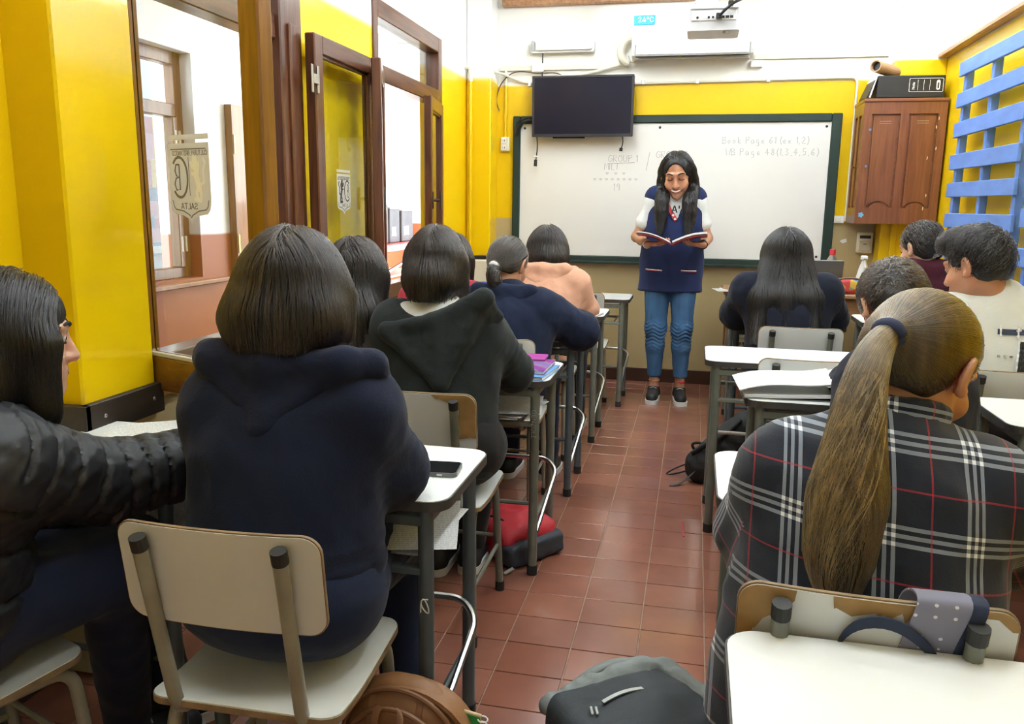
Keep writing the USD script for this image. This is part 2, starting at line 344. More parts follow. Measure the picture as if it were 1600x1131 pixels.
for zz in (0.95, 1.62):
    for dy in (-0.022, 0.022): t.part('hinge', bx(xf1, xf1 + 0.012, HW[1] - 0.08 + dy - 0.010, HW[1] - 0.08 + dy + 0.010, zz, zz + 0.10, 0.002), cream_plastic)
# the bright room beyond that window
struct('wall_next_room', bx(-5.0, -4.9, 2.8, 9.2, 0, 3.0), white_paint, 'white wall of the room across the corridor, behind the patchwork poster')
struct('floor_next_room', bx(-4.9, XC - 0.3, 2.8, 9.2, -0.06, 0), mat('next_room_floor', (0.5, 0.5, 0.48), 0.5), 'floor of the room across the corridor')
struct('wall_next_room_end', bx(-4.9, XC - 0.3, 9.0, 9.2, 0, 3.0), white_paint, 'end wall of the room across the corridor')
struct('trim_9', bx(-4.9, -4.6, 5.2, 8.6, 0.82, 0.86, 0.004), white_plastic, 'white counter in the room across the corridor')
# orange door and its frame in the corridor wall
t = thing('door_1', 'orange wooden door standing in the corridor wall', None, (XC, 5.5, 0), kind='structure')
t.part('leaf', bx(XC + 0.005, XC + 0.05, 5.30, 6.05, 0.0, 1.93, 0.004), orange_wood)
t.part('edge_strip', bx(XC + 0.002, XC + 0.055, 5.275, 5.30, 0.0, 1.93, 0.003), far_frame)
for zz in (0.92, 1.6): t.part('hinge', bx(XC + 0.05, XC + 0.06, 5.285, 5.31, zz, zz + 0.13, 0.002), mat('brass', (0.5, 0.36, 0.12), 0.35, 1.0))
# patchwork poster: plain rectangles of paper pasted edge to edge
t = thing('patchwork_poster', 'patchwork poster of red, pink, yellow and blue paper beyond the corridor window', 'poster', (-4.9, 6.55, 1.1))
rng = np.random.default_rng(11)
pc = {'r': mat('paper_red', (0.50, 0.065, 0.075), 0.55), 'p': mat('paper_pink', (0.62, 0.22, 0.26), 0.55), 'y': mat('paper_yellow', (0.72, 0.44, 0.05), 0.55), 'b': mat('paper_blue', (0.085, 0.13, 0.25), 0.55)}
PY0, PZ1, PW, PH = 6.62, 2.02, 0.60, 1.25
for k, (c, a, b, u, w) in enumerate([('r', 0, .4, 0, .12), ('y', .4, .62, 0, .3), ('r', .62, 1, 0, .12), ('p', 0, .4, .12, .3), ('p', .62, .8, .12, .36), ('b', .8, 1, .12, .3), ('r', 0, .3, .3, .5), ('y', .3, .42, .3, .5), ('b', .42, .8, .3, .47), ('r', .8, 1, .3, .47), ('b', 0, .4, .5, .6), ('r', .4, 1, .47, .62), ('y', 0, .2, .6, .7), ('p', .2, .42, .6, .72), ('b', .42, 1, .62, .72), ('b', 0, .3, .7, .8), ('r', .3, .7, .72, .8), ('p', .7, 1, .72, .8), ('p', 0, .6, .8, .9), ('y', .6, 1, .8, 1), ('b', 0, .6, .9, 1)]):
    t.part('paper', bx(-4.9, -4.894 - rng.uniform(0, .003) + 0.0, PY0 + a * PW, PY0 + b * PW, PZ1 - w * PH, PZ1 - u * PH) if False else bx(-4.898, -4.891 + rng.uniform(0, .003), PY0 + a * PW + .001, PY0 + b * PW - .001, PZ1 - w * PH + .001, PZ1 - u * PH - .001), pc[c])

# ------------------------------------------------------------------ classroom windows
xa, xb = XL - 0.075, XL + 0.012   # frame depth
t = thing('window_1', 'first corridor window, dark wooden frame beside the yellow pillar', None, (XL, 2.6, 0.7), kind='structure')
t.part('stile', bx(xa, xb, W1[0], W1[0] + 0.05, W1[2], W1[3], 0.004), dark_wood)
t.part('stile', bx(xa, xb + 0.02, 3.08, W1[1], W1[2], W1[3], 0.006), dark_wood)
t.part('stile', bx(xa + 0.01, xb + 0.035, 3.13, 3.20, W1[2], 1.97, 0.006), dark_wood)
for z0, z1 in ((0.70, 0.80), (1.90, 1.99), (2.52, 2.60)): t.part('rail', bx(xa, xb, W1[0] + 0.05, 3.08, z0, z1, 0.004), dark_wood_y)
t.part('pane', bx(XL - 0.04, XL - 0.036, W1[0] + 0.05, 3.08, 1.99, 2.52), pane)
t.part('sill', bx(XL - 0.14, XL + 0.05, W1[0], W1[1], 0.68, 0.70, 0.004), tan_wood_x)
t = thing('window_2', 'second corridor window nearer the whiteboard, varnished wooden frame', None, (XL, 4.7, 0.7), kind='structure')
for y0, y1 in ((W2[0], W2[0] + 0.06), (W2[1] - 0.07, W2[1])): t.part('stile', bx(xa, xb, y0, y1, W2[2], W2[3], 0.004), dark_wood)
for z0, z1 in ((0.76, 0.84), (1.90, 1.985), (2.21, 2.30)): t.part('rail', bx(xa, xb, W2[0] + 0.06, W2[1] - 0.07, z0, z1, 0.004), dark_wood_y)
t.part('pane', bx(XL - 0.04, XL - 0.036, W2[0] + 0.06, W2[1] - 0.07, 1.985, 2.21), pane)
t.part('sill', bx(XL - 0.14, XL + 0.04, W2[0], W2[1], 0.73, 0.76, 0.004), dark_wood_y)

SHIELD = raw('frosted_sticker', {'d': ('diffuse_bsdf', {'color': (0.80, 0.78, 0.76)}), 't': ('translucent_bsdf', {'color': (0.84, 0.82, 0.80)}), 'm': ('mix_closure', {'fac': 0.5})}, [('d.BSDF', 'm.closure1'), ('t.BSDF', 'm.closure2')], 'm.closure'); PRINT = mat('sticker_print', (0.05, 0.045, 0.042), 0.6); PRINT_GREY = mat('sticker_print_grey', (0.20, 0.18, 0.17), 0.6)
WHITE_INK = mat('sticker_white', (0.92, 0.92, 0.92), 0.6)
def strokes(paths, r, seg=5):
    b = MB()
    for p in paths: b.add(tube(np.asarray(p, float), r, seg))
    return b.get()
def shield_poly():
    c = [(-0.5, 0.38), (0.5, 0.38), (0.5, -0.30), (0.47, -0.40), (0.40, -0.455), (0.2, -0.475), (0.06, -0.52), (0, -0.58), (-0.06, -0.52), (-0.2, -0.475), (-0.40, -0.455), (-0.47, -0.40), (-0.5, -0.30)]
    return Polygon(c)
def emblem(leaf, org, U, Vv, N, w, mirror):
    """The institute's shield stuck on a pane: bar, shield, lion, CB monogram and lettering; mirror when seen from behind."""
    h = w * 1.28; mx = -1 if mirror else 1
    R = np.stack([U, Vv, N], 1)
    fl_ = (lambda p: affinity.scale(p, w, h, origin=(0, 0)))
    sh = shield_poly().buffer(0.03).buffer(-0.03)
    e = leaf.part('emblem', join(prism(fl_(sh), 0, 0.0008, R, org), prism(fl_(sbox(-0.5, 0.42, 0.5, 0.48)), 0, 0.0008, R, org)), SHIELD, label='frosted shield emblem of the institute')
    ink = MB(); zz = 0.0014
    def pl(pts, r=0.012): ink.add(moved(tube(np.array([(mx * x * w, y * h, 0) for x, y in pts]), r * w, 5, flat=((0, 0, 1), 0.15)), R, org + N * zz))
    pl([(-0.44, 0.31), (0.44, 0.31)], 0.009)
    inner = np.array(shield_poly().buffer(-0.055).exterior.coords); pl([p for p in inner if p[1] < -0.2][:], 0.010)
    ang = np.linspace(0.75, 2 * np.pi - 0.75, 22); pl([(0.24 + 0.20 * math.cos(a), -0.02 + 0.24 * math.sin(a)) for a in ang], 0.022)
    pl([(0.24, 0.13), (0.24, -0.17), (0.33, -0.17), (0.37, -0.10), (0.33, -0.03), (0.24, -0.02), (0.32, 0.0), (0.35, 0.06), (0.32, 0.13), (0.24, 0.13)], 0.016)
    pl([(0.0, 0.22), (0.0, -0.24)], 0.008)
    # lion rampant: body, mane, legs, tail as flat ink shapes
    from shapely.ops import unary_union
    lion = unary_union([LineString([(-0.20, 0.12), (-0.17, 0.0), (-0.23, -0.14)]).buffer(0.055), Point(-0.15, 0.17).buffer(0.065), Point(-0.12, 0.23).buffer(0.03), LineString([(-0.16, 0.08), (-0.08, 0.10), (-0.05, 0.15)]).buffer(0.022), LineString([(-0.16, 0.02), (-0.07, 0.02)]).buffer(0.02),
                        LineString([(-0.23, -0.14), (-0.16, -0.20), (-0.20, -0.28), (-0.13, -0.28)]).buffer(0.026), LineString([(-0.24, -0.14), (-0.28, -0.22), (-0.27, -0.29), (-0.21, -0.29)]).buffer(0.026), LineString([(-0.25, -0.12), (-0.36, -0.08), (-0.34, 0.06), (-0.40, 0.14), (-0.36, 0.19)]).buffer(0.017)])
    lion = affinity.scale(lion, mx * w, h, origin=(0, 0))
    e.part('emblem_print', ink, PRINT if not mirror else PRINT_GREY); e.part('lion', prism(lion, 0.0008, 0.0016, R, org), PRINT if not mirror else WHITE_INK)
    for txt, size, y in (('CULTURAL BRITANICO', 0.058, 0.235), ('SALTA', 0.075, -0.40)):
        tm = meshkit.text_mesh(txt, size * h, 0.0006); v = tm.vertices.copy(); v[:, 0] -= v[:, 0].mean(); sx = min(1, 0.86 * w / np.ptp(v[:, 0])); v[:, 0] *= sx * mx; v[:, 1] += y * h; v[:, 2] += 0.001
        f = tm.faces[:, ::-1] if mirror else tm.faces
        e.part('lettering', moved((v, f), R, org), PRINT_GREY, label='lettering ' + txt)

def h_hinge(leaf, p, U, N):
    """Two upright flaps and the knuckle between them."""
    for s in (-1, 1): leaf.part('hinge', moved(bx(-0.009, 0.009, -0.055, 0.055, 0, 0.006, 0.002), np.stack([U, V(0, 0, 1), N], 1), p + U * 0.026 * s), steel)
    leaf.part('hinge_knuckle', moved(bx(-0.02, 0.02, -0.02, 0.02, 0, 0.010, 0.003), np.stack([U, V(0, 0, 1), N], 1), p), steel)

def casement(name, label, hinge, d, w, z0, z1, m_st, m_ra, st=0.075, th=0.045, rail_top=0.075, rail_bot=0.09, emb=None, handle=None, hinge_at=None):
    """An open casement leaf from its hinge point along d; N is the side that faces right of d."""
    d = unit(V(d[0], d[1], 0)); N = V(d[1], -d[0], 0); R = np.stack([d, V(0, 0, 1), N], 1); o = V(hinge[0], hinge[1], 0)
    t = thing(name, label, 'window', (hinge[0] + d[0] * w / 2, hinge[1] + d[1] * w / 2, z0))
    for a in (0, w - st): t.part('stile', moved(bx(a, a + st, z0, z1, -th / 2, th / 2, 0.005), R, o), m_st)
    opening = rrect(w - 2 * st, z1 - z0 - rail_top - rail_bot, 0.02)
    t.part('rail', moved(bx(st, w - st, z1 - rail_top, z1, -th / 2, th / 2, 0.004), R, o), m_ra)
    t.part('rail', moved(bx(st, w - st, z0, z0 + rail_bot, -th / 2, th / 2, 0.004), R, o), m_ra)
    t.part('pane', moved(bx(st, w - st, z0 + rail_bot, z1 - rail_top, -0.002, 0.002), R, o), pane)
    bead = affinity.translate(opening.difference(opening.buffer(-0.010)), w / 2, (z0 + rail_bot + z1 - rail_top) / 2)
    for s in (-1, 1): t.part('glazing_bead', moved(prism(bead, 0.002, 0.012) if s > 0 else prism(bead, -0.012, -0.002), R, o), m_st)
    if handle:
        s = handle; p = o + d * (w - st / 2) + V(0, 0, 1.30) + N * s * th / 2
        Rh = np.stack([d, V(0, 0, 1), N * s], 1)
        t.part('handle', moved(join(bx(-0.012, 0.012, -0.05, 0.05, 0, 0.006, 0.002), rod((0, 0, 0), (0, 0, 0.045), 0.008), bx(-0.009, 0.009, -0.055, 0.055, 0.04, 0.052, 0.004)), Rh, p), mat('dark_handle', (0.09, 0.07, 0.06), 0.35, 0.7))
    return t, o, d, N
# leaf 1: opened square to the wall, hinged on the pillar
t, o, d, N = casement('window_casement', 'honey-coloured open window leaf by the pillar, mirrored shield on its glass', (-1.59, 2.10), (0.93, -0.36), 0.612, 0.74, 2.02, tan_wood, tan_wood_x, st=0.072, rail_bot=0.10)
emblem(t, o + d * 0.292 + V(0, 0, 1.345) + N * 0.0025, d, V(0, 0, 1), N, 0.172, True)
t.part('weather_strip', beam(o + d * 0.072 + V(0, 0, 0.846) + N * 0.016, o + d * 0.54 + V(0, 0, 0.846) + N * 0.016, 0.012, 0.012), mat('pale_putty', (0.6, 0.55, 0.45), 0.6))
# leaf 2: folded right back against the wall, outer face showing
t, o, d, N = casement('window_casement', 'dark red-brown window leaf folded back on the yellow wall, shield with black lion', (-1.565, 3.24), (0, 1), 0.66, 0.74, 1.955, dark_wood, dark_wood_y, handle=1)
emblem(t, V(-1.565, 3.535, 1.335) + V(1, 0, 0) * 0.0025, V(0, 1, 0), V(0, 0, 1), V(1, 0, 0), 0.145, False)
h_hinge(t, V(-1.54, 3.225, 1.77), V(0, 1, 0), V(1, 0, 0)); h_hinge(t, V(-1.54, 3.225, 0.95), V(0, 1, 0), V(1, 0, 0))
# leaf 3: half folded back beside it
t, o, d, N = casement('window_casement', 'narrow-looking window leaf swung almost edge-on, left of the corridor boxes', (-1.60, 4.10), (0.33, -0.94), 0.50, 0.80, 1.92, dark_wood, dark_wood_y, st=0.065)
# leaf 4: nearly closed
t, o, d, N = casement('window_casement', 'window leaf with a lever handle nearest the whiteboard', (-1.625, 5.19), (0.16, -0.98), 0.50, 0.84, 1.895, tan_wood if False else dark_wood, dark_wood_y, st=0.06, handle=-1)

# ------------------------------------------------------------------ ceiling lamps (housing + two tubes), above the frame
tube_room = raw('room_tube_glow', {'e': ('emission', {'color': (0.88, 0.96, 1.0), 'strength': ROOM_TUBE})}, [], 'e.emission')
tube_hall = raw('corridor_tube_glow', {'e': ('emission', {'color': (0.97, 0.98, 1.0), 'strength': HALL_TUBE})}, [], 'e.emission')
tube_next = raw('next_room_tube_glow', {'e': ('emission', {'color': (0.97, 0.98, 1.0), 'strength': 4.0})}, [], 'e.emission')
enamel = mat('white_enamel', (0.8, 0.8, 0.78), 0.3)
def lamp(name, label, x, y, z, glow, along_y=True, drop=0.0):
    z -= drop
    t = thing(name, label, 'ceiling light', (x, y, z - 0.09), 0 if along_y else math.pi / 2, group=None)
    t.part('housing', bx(-0.13, 0.13, -0.63, 0.63, 0.04, 0.09, 0.01), enamel, local=True)
    if drop:
        for e in (-1, 1): t.part('suspension_rod', rod((0, e * 0.4, 0.09), (0, e * 0.4, 0.09 + drop), 0.006, 8), enamel, local=True)
    for s in (-1, 1):
        t.part('tube', tube([(s * 0.07, -0.58, 0.012), (s * 0.07, 0.58, 0.012)], 0.018, 10), glow, local=True)
        for e in (-1, 1): t.part('socket', bx(s * 0.07 - 0.02, s * 0.07 + 0.02, e * 0.6 - 0.02, e * 0.6 + 0.02, -0.01, 0.042, 0.004), white_plastic, local=True)
for i, (x, y) in enumerate([(-0.65, 1.5), (0.65, 1.5), (-0.70, 3.4), (0.65, 3.4), (-0.70, 5.0), (1.05, 5.05)]):
    lamp('ceiling_lamp', 'twin-tube ceiling lamp above the %s of the %s rows' % (('left half', 'right half')[i % 2], ('back', 'middle', 'front')[i // 2]), x, y, ZC, tube_room, drop=0.34 if i > 3 else 0.0)
for i, y in enumerate((2.2, 4.0, 5.8, 7.6)): lamp('corridor_lamp', 'twin-tube lamp on the corridor ceiling, %s of four from the near end' % ('first', 'second', 'third', 'last')[i], -2.45, y, 2.62, tube_hall)
for i, y in enumerate((4.4, 6.6)): lamp('next_room_lamp', 'twin-tube lamp over the %s end of the room across the corridor' % ('near', 'far')[i], -4.2, y, 3.0, tube_next)
struct('ceiling_next_room', bx(-5.0, XC - 0.3, 2.8, 9.2, 3.0, 3.1), white_paint, 'ceiling of the room across the corridor')

# ================================================================== BACK WALL
YW = YB
t = thing('whiteboard', 'large wall whiteboard in a dark green frame with faint handwriting', 'whiteboard', (-0.2, YW - 0.02, 0.875))
green_frame = mat('green_frame', (0.016, 0.036, 0.030), 0.35, var=0.2, vscale=5)
X0, X1, Z0, Z1 = -1.335, 0.925, 0.872, 1.912
t.part('panel', bx(X0 + 0.02, X1 - 0.02, YW - 0.018, YW - 0.002, Z0 + 0.02, Z1 - 0.02), mat('whiteboard_face', (0.78, 0.76, 0.72), 0.22, spec=0.4))
for a in ((X0, X0 + 0.055, Z0, Z1), (X1 - 0.065, X1, Z0, Z1)): t.part('frame_side', bx(a[0], a[1], YW - 0.035, YW, a[2], a[3], 0.006), green_frame)
t.part('frame_top', bx(X0 + 0.055, X1 - 0.065, YW - 0.033, YW, Z1 - 0.055, Z1, 0.006), green_frame)
t.part('frame_bottom', bx(X0 + 0.055, X1 - 0.065, YW - 0.04, YW, Z0, Z0 + 0.05, 0.006), green_frame)
t.part('pen_ledge', bx(X0 + 0.06, X1 - 0.06, YW - 0.055, YW - 0.036, Z0 - 0.006, Z0 + 0.012, 0.003), green_frame)
for x, z in ((X0 + 0.085, Z1 - 0.085), (X1 - 0.095, Z1 - 0.085), (X1 - 0.095, Z0 + 0.08), (-0.28, Z1 - 0.085)): t.part('screw', moved(lathe([(0, 0.004), (0.008, 0.003), (0.009, 0)], 10), rotx(math.pi / 2), (x, YW - 0.018, z)), black_plastic)
# handwriting: single-stroke letters
G = {'A': [[(0, 0), (.35, 1), (.7, 0)], [(.15, .4), (.55, .4)]], 'B': [[(0, 0), (0, 1), (.45, .95), (.5, .72), (.1, .52), (.55, .4), (.55, .1), (0, 0)]], 'C': [[(.6, .85), (.3, 1), (.05, .7), (.05, .25), (.3, 0), (.6, .12)]],
     'G': [[(.65, .85), (.35, 1), (.05, .65), (.08, .2), (.35, 0), (.65, .2), (.65, .45), (.4, .45)]], 'I': [[(.1, 0), (.1, 1)]], 'L': [[(0, 1), (0, 0), (.45, 0)]], 'M': [[(0, 0), (.08, 1), (.35, .4), (.62, 1), (.72, 0)]], 'O': [[(.32, 1), (.03, .7), (.03, .25), (.32, 0), (.62, .25), (.62, .7), (.32, 1)]],
     'P': [[(.05, 0), (.05, 1), (.5, .95), (.55, .65), (.08, .48)]], 'R': [[(.05, 0), (.05, 1), (.5, .95), (.52, .65), (.08, .5), (.6, 0)]], 'U': [[(.02, 1), (.05, .25), (.3, 0), (.55, .25), (.6, 1)]], 'W': [[(0, 1), (.15, 0), (.38, .7), (.6, 0), (.78, 1)]],
     'a': [[(.45, .5), (.15, .55), (.02, .25), (.2, 0), (.42, .2), (.45, .5), (.5, 0)]], 'e': [[(.05, .28), (.45, .33), (.3, .58), (.05, .35), (.15, .02), (.45, .1)]], 'g': [[(.45, .5), (.15, .55), (.03, .25), (.25, .05), (.45, .3), (.45, -.3), (.1, -.35)]], 'i': [[(.1, 0), (.1, .5)], [(.1, .7), (.12, .74)]],
     'k': [[(.05, 0), (.05, 1)], [(.4, .55), (.07, .25), (.45, 0)]], 'l': [[(.1, 0), (.1, 1)]], 'o': [[(.25, .55), (.03, .3), (.22, 0), (.45, .25), (.25, .55)]], 'x': [[(0, .5), (.4, 0)], [(.4, .5), (0, 0)]], 'n': [[(.03, 0), (.05, .5), (.3, .52), (.4, .3), (.4, 0)]],
     '1': [[(.02, .75), (.2, 1), (.2, 0)]], '2': [[(.03, .75), (.25, 1), (.5, .75), (.03, 0), (.55, 0)]], '3': [[(.05, .95), (.45, .9), (.2, .55), (.5, .3), (.25, 0), (.02, .1)]], '4': [[(.35, 0), (.35, 1), (.02, .35), (.55, .35)]], '5': [[(.5, 1), (.1, 1), (.07, .58), (.45, .55), (.45, .1), (.05, 0)]], '6': [[(.45, 1), (.1, .6), (.05, .15), (.3, 0), (.5, .25), (.3, .48), (.07, .3)]],
     '8': [[(.28, .52), (.05, .8), (.28, 1), (.5, .8), (.28, .52), (.03, .22), (.28, 0), (.53, .22), (.28, .52)]], '9': [[(.5, .7), (.28, 1), (.05, .75), (.25, .5), (.5, .72), (.42, 0)]], '(': [[(.25, 1.1), (.05, .6), (.05, .3), (.25, -.2)]], ')': [[(.05, 1.1), (.25, .6), (.25, .3), (.05, -.2)]], ',': [[(.1, .05), (.03, -.15)]], ' ': [], '/': [[(0, -.1), (.3, 1.1)]]}
def handwrite(text, x, z, h, y=YW - 0.0186, pitch=0.78, r=0.0021):
    b, cx = MB(), x
    for ch in text:
        for s in G.get(ch, []): b.add(tube([(cx + p[0] * h * 0.95, y, z + p[1] * h) for p in s], r, 4, flat=((0, 1, 0), 0.2)))
        cx += h * (0.42 if ch in "Iil1,( " else pitch)
    return b.get()
ink_grey = mat('marker_grey', (0.42, 0.42, 0.43), 0.6)
wx = lambda px: -1.328 + (px - 802) * 0.00438
wz = lambda py: 1.917 - (py - 178) * 0.00458
t.part('handwriting', handwrite('GROUP 1', wx(960), wz(249), 0.046), ink_grey, label='handwritten words GROUP 1', kind='stuff')
t.part('underline', strokes([[(wx(960), YW - 0.0186, wz(252)), (wx(1003), YW - 0.0186, wz(250))]], 0.0018), ink_grey)
t.part('handwriting', handwrite('MILI', wx(954), wz(261), 0.044), ink_grey, label='handwritten name MILI', kind='stuff')
t.part('handwriting', handwrite('19', wx(970), wz(293), 0.05), ink_grey, label='handwritten number 19', kind='stuff')
t.part('handwriting', handwrite('GROUP 2', wx(1037), wz(243), 0.046), ink_grey, label='handwritten words GROUP 2', kind='stuff')
for px in (1083, 1089): t.part('handwriting', handwrite('1', wx(px), wz(258), 0.04), ink_grey, kind='stuff')
t.part('dividing_stroke', strokes([[(wx(1027), YW - 0.0186, wz(234)), (wx(1022), YW - 0.0186, wz(262))]], 0.0018), ink_grey)
t.part('handwriting', handwrite('Book Page 61 (ex 1,2)', wx(1140), wz(222), 0.044), ink_grey, label='handwritten line Book Page 61', kind='stuff')
t.part('handwriting', handwrite('WB Page 48(1,3,4,5,6)', wx(1146), wz(239), 0.044, pitch=0.86), ink_grey, label='handwritten line WB Page 48', kind='stuff')
heart = lambda cx, cz, s: [(cx, YW - .0186, cz - .5 * s), (cx - .8 * s, YW - .0186, cz + .3 * s), (cx - .4 * s, YW - .0186, cz + .7 * s), (cx, YW - .0186, cz + .3 * s), (cx + .4 * s, YW - .0186, cz + .7 * s), (cx + .8 * s, YW - .0186, cz + .3 * s), (cx, YW - .0186, cz - .5 * s)]
for px, py in [(959, 267), (973, 267), (986, 267)] + [(939 + k * 9.6, 276) for k in range(8)]: t.part('small_heart', strokes([heart(wx(px), wz(py), 0.012)], 0.0015, 4), ink_grey)
for px, py in [(1091, 290), (1091, 305)]:
    a = [math.pi / 2 + k * 4 * math.pi / 5 for k in range(6)]; t.part('small_star', strokes([[(wx(px) + .016 * math.cos(q), YW - .0186, wz(py) + .016 * math.sin(q)) for q in a]], 0.0015, 4), ink_grey)

# television
t = thing('television', 'black flat television mounted above the whiteboard corner', 'television', (-0.82, 5.98, 1.76))
tl = rotx(math.radians(3)); to = V(-0.82, 5.955, 1.965)
def tp(m): return moved(m, tl, to)
t.part('casing', tp(bx(-0.357, 0.357, -0.008, 0.045, -0.206, 0.206, 0.008)), mat('tv_casing', (0.018, 0.018, 0.021), 0.4))
t.part('bezel', tp(prism(sbox(-0.357, -0.206, 0.357, 0.206).difference(sbox(-0.342, -0.186, 0.342, 0.194)), 0, 0.012, WY, (0, -0.004, 0))), mat('tv_bezel', (0.045, 0.045, 0.05), 0.35, 0.3))
t.part('screen', tp(bx(-0.342, 0.342, -0.012, -0.006, -0.186, 0.194)), mat('tv_screen', (0.016, 0.015, 0.026), 0.14, spec=0.35))
t.part('bracket', bx(-0.95, -0.69, 5.99, YW, 1.86, 2.06, 0.004), black_plastic)
t.part('lower_hump', tp(bx(-0.21, 0.02, -0.002, 0.03, -0.216, -0.205, 0.004)), black_plastic)
for x, l, plug in ((-1.145, 0.20, True), (-0.535, 0.10, False)):
    c = t.part('hanging_cable', tube(spline([(x, 5.965, 1.765), (x + 0.006, 5.96, 1.765 - l * .5), (x - 0.004, 5.965, 1.765 - l * .85)], 10), 0.004, 6), black_plastic)
    c.part('plug', rod((x - 0.004, 5.965, 1.765 - l * .82), (x - 0.006, 5.965, 1.765 - l * 1.05), 0.012, 8), black_plastic if not plug else black_plastic)
    if plug: c.part('prong_collar', bx(x - 0.02, x + 0.014, 5.955, 5.975, 1.765 - l * .74, 1.765 - l * .68, 0.003), white_plastic)
t.part('cable_bundle', strokes([spline([(-1.18, 6.0, 1.90), (-1.26, 6.0, 1.885), (-1.31, 6.01, 1.84), (-1.30, 6.01, 1.79), (-1.26, 6.005, 1.85), (-1.19, 5.995, 1.87)], 20), spline([(-1.18, 6.0, 1.88), (-1.24, 5.99, 1.87), (-1.30, 6.0, 1.81), (-1.31, 6.01, 1.77)], 14)], 0.006, 6), black_plastic)

# emergency light, air conditioner, trunking
t = thing('emergency_light', 'white emergency light bar with rounded ends on the cream wall', 'emergency light', (-0.98, 6.03, 2.35))
R0 = rotx(0)
t.part('housing', prism(rrect(0.46, 0.088, 0.02), 0, 0.05, WY, (-0.985, YW, 2.385)), white_plastic)
t.part('diffuser', prism(rrect(0.40, 0.064, 0.016), 0.05, 0.07, WY, (-0.97, YW, 2.387)), mat('opal_plastic', (0.86, 0.86, 0.85), 0.25))
t.part('end_cap', prism(rrect(0.024, 0.07, 0.01), 0.05, 0.062, WY, (-1.192, YW, 2.387)), mat('grey_plastic', (0.4, 0.4, 0.4), 0.5))
t.part('power_cable', tube(spline([(-1.125, 6.04, 2.345), (-1.128, 6.05, 2.26), (-1.13, 6.055, 2.18)], 8), 0.004, 6), black_plastic)
t = thing('air_conditioner', 'white split air conditioner with a blue 24°C sticker', 'air conditioner', (-0.09, 5.97, 2.26))
prof = Polygon([(0, 0.29), (0.16, 0.29), (0.195, 0.26), (0.20, 0.10), (0.17, 0.02), (0.10, 0.0), (0, 0.02)])
RA = np.stack([V(0, -1, 0), V(0, 0, 1), V(-1, 0, 0)], 1)
t.part('body', prism(prof, -0.40, 0.40, RA, (-0.085, YW, 2.265)), mat('ac_white', (0.84, 0.84, 0.83), 0.3))
t.part('flap', moved(bx(-0.37, 0.37, -0.006, 0.004, -0.042, 0.042, 0.003), rotx(math.radians(-6)), (-0.085, YW - 0.197, 2.325)), mat('ac_flap', (0.74, 0.74, 0.74), 0.3))
t.part('flap_gap', moved(bx(-0.378, 0.378, 0.0, 0.006, -0.05, 0.05), rotx(math.radians(-6)), (-0.085, YW - 0.197, 2.325)), mat('ac_gap', (0.25, 0.25, 0.25), 0.5))
t.part('louvre', bx(-0.46, 0.29, YW - 0.16, YW - 0.11, 2.262, 2.275, 0.003), mat('grey_plastic', (0.4, 0.4, 0.4), 0.5))
s = t.part('temperature_sticker', bx(-0.475, -0.335, YW - 0.2025, YW - 0.198, 2.475, 2.535), mat('sticker_blue', (0.02, 0.36, 0.72), 0.5), label='blue sticker reading 24°C')
tm = meshkit.text_mesh('24°C', 0.032, 0.001, bold=True); s.part('lettering', moved(tm, np.stack([V(1, 0, 0), V(0, 0, 1), V(0, -1, 0)], 1), (-0.452, YW - 0.2028, 2.492)), white_plastic)
t.part('pipe_cover', tube(spline([(-0.49, 6.0, 2.42), (-0.545, 6.0, 2.40), (-0.57, 6.0, 2.32), (-0.52, 6.02, 2.255)], 14), 0.028, 10), cream_plastic)
t.part('drain_hose', tube(spline([(-0.47, 6.02, 2.27), (-0.62, 6.04, 2.24), (-0.80, 6.045, 2.20), (-1.0, 6.045, 2.185)], 16), 0.011, 8), cream_plastic)
t.part('cable_tie', tube(spline([(-0.515, 5.99, 2.30), (-0.505, 5.985, 2.27), (-0.51, 6.0, 2.235)], 6), 0.004, 6), mat('grey_plastic', (0.4, 0.4, 0.4), 0.5))
t = thing('cable_trunking', 'white plastic cable trunking and conduit run along the cream wall', 'cable duct', (-0.2, 6.06, 2.13))
for x0, x1, z in ((-1.44, -1.20, 2.245), (-1.13, -0.72, 2.245), (0.33, 1.18, 2.285)): t.part('duct', bx(x0, x1, YW - 0.018, YW, z - 0.017, z + 0.017, 0.002), cream_plastic)
t.part('junction_box', bx(-1.205, -1.12, YW - 0.03, YW, 2.215, 2.275, 0.004), white_plastic)
t.part('junction_box', bx(0.305, 0.385, YW - 0.035, YW, 2.215, 2.26, 0.004), white_plastic)
t.part('conduit', tube(smooth_path([(-1.46, 5.95, 2.21), (-1.40, 6.04, 2.20), (-1.27, 6.055, 2.145), (-0.5, 6.055, 2.125), (0.9, 6.055, 2.14), (1.0, 6.055, 2.14), (1.0, 6.055, 1.2)], 0.05), 0.0085, 8), cream_plastic)
for x in (-1.22, -0.41, -0.04, 0.43): t.part('clip', bx(x - 0.012, x + 0.012, YW - 0.028, YW, 2.118, 2.148, 0.003), white_plastic)
t.part('black_cable', tube(spline([(-1.44, 6.05, 1.95), (-1.42, 6.045, 2.15), (-1.33, 6.04, 2.215), (-1.15, 6.04, 2.205), (-1.03, 6.04, 2.205), (-0.98, 6.04, 2.185)], 26), 0.0045, 6), mat('brown_cable', (0.12, 0.07, 0.04), 0.5))
t = thing('socket_outlet', 'double cream socket outlet with a conduit, left of the whiteboard', 'socket', (-1.395, 6.05, 1.67))
t.part('plate', bx(-1.428, -1.362, YW - 0.03, YW, 1.665, 1.765, 0.004), cream_plastic)
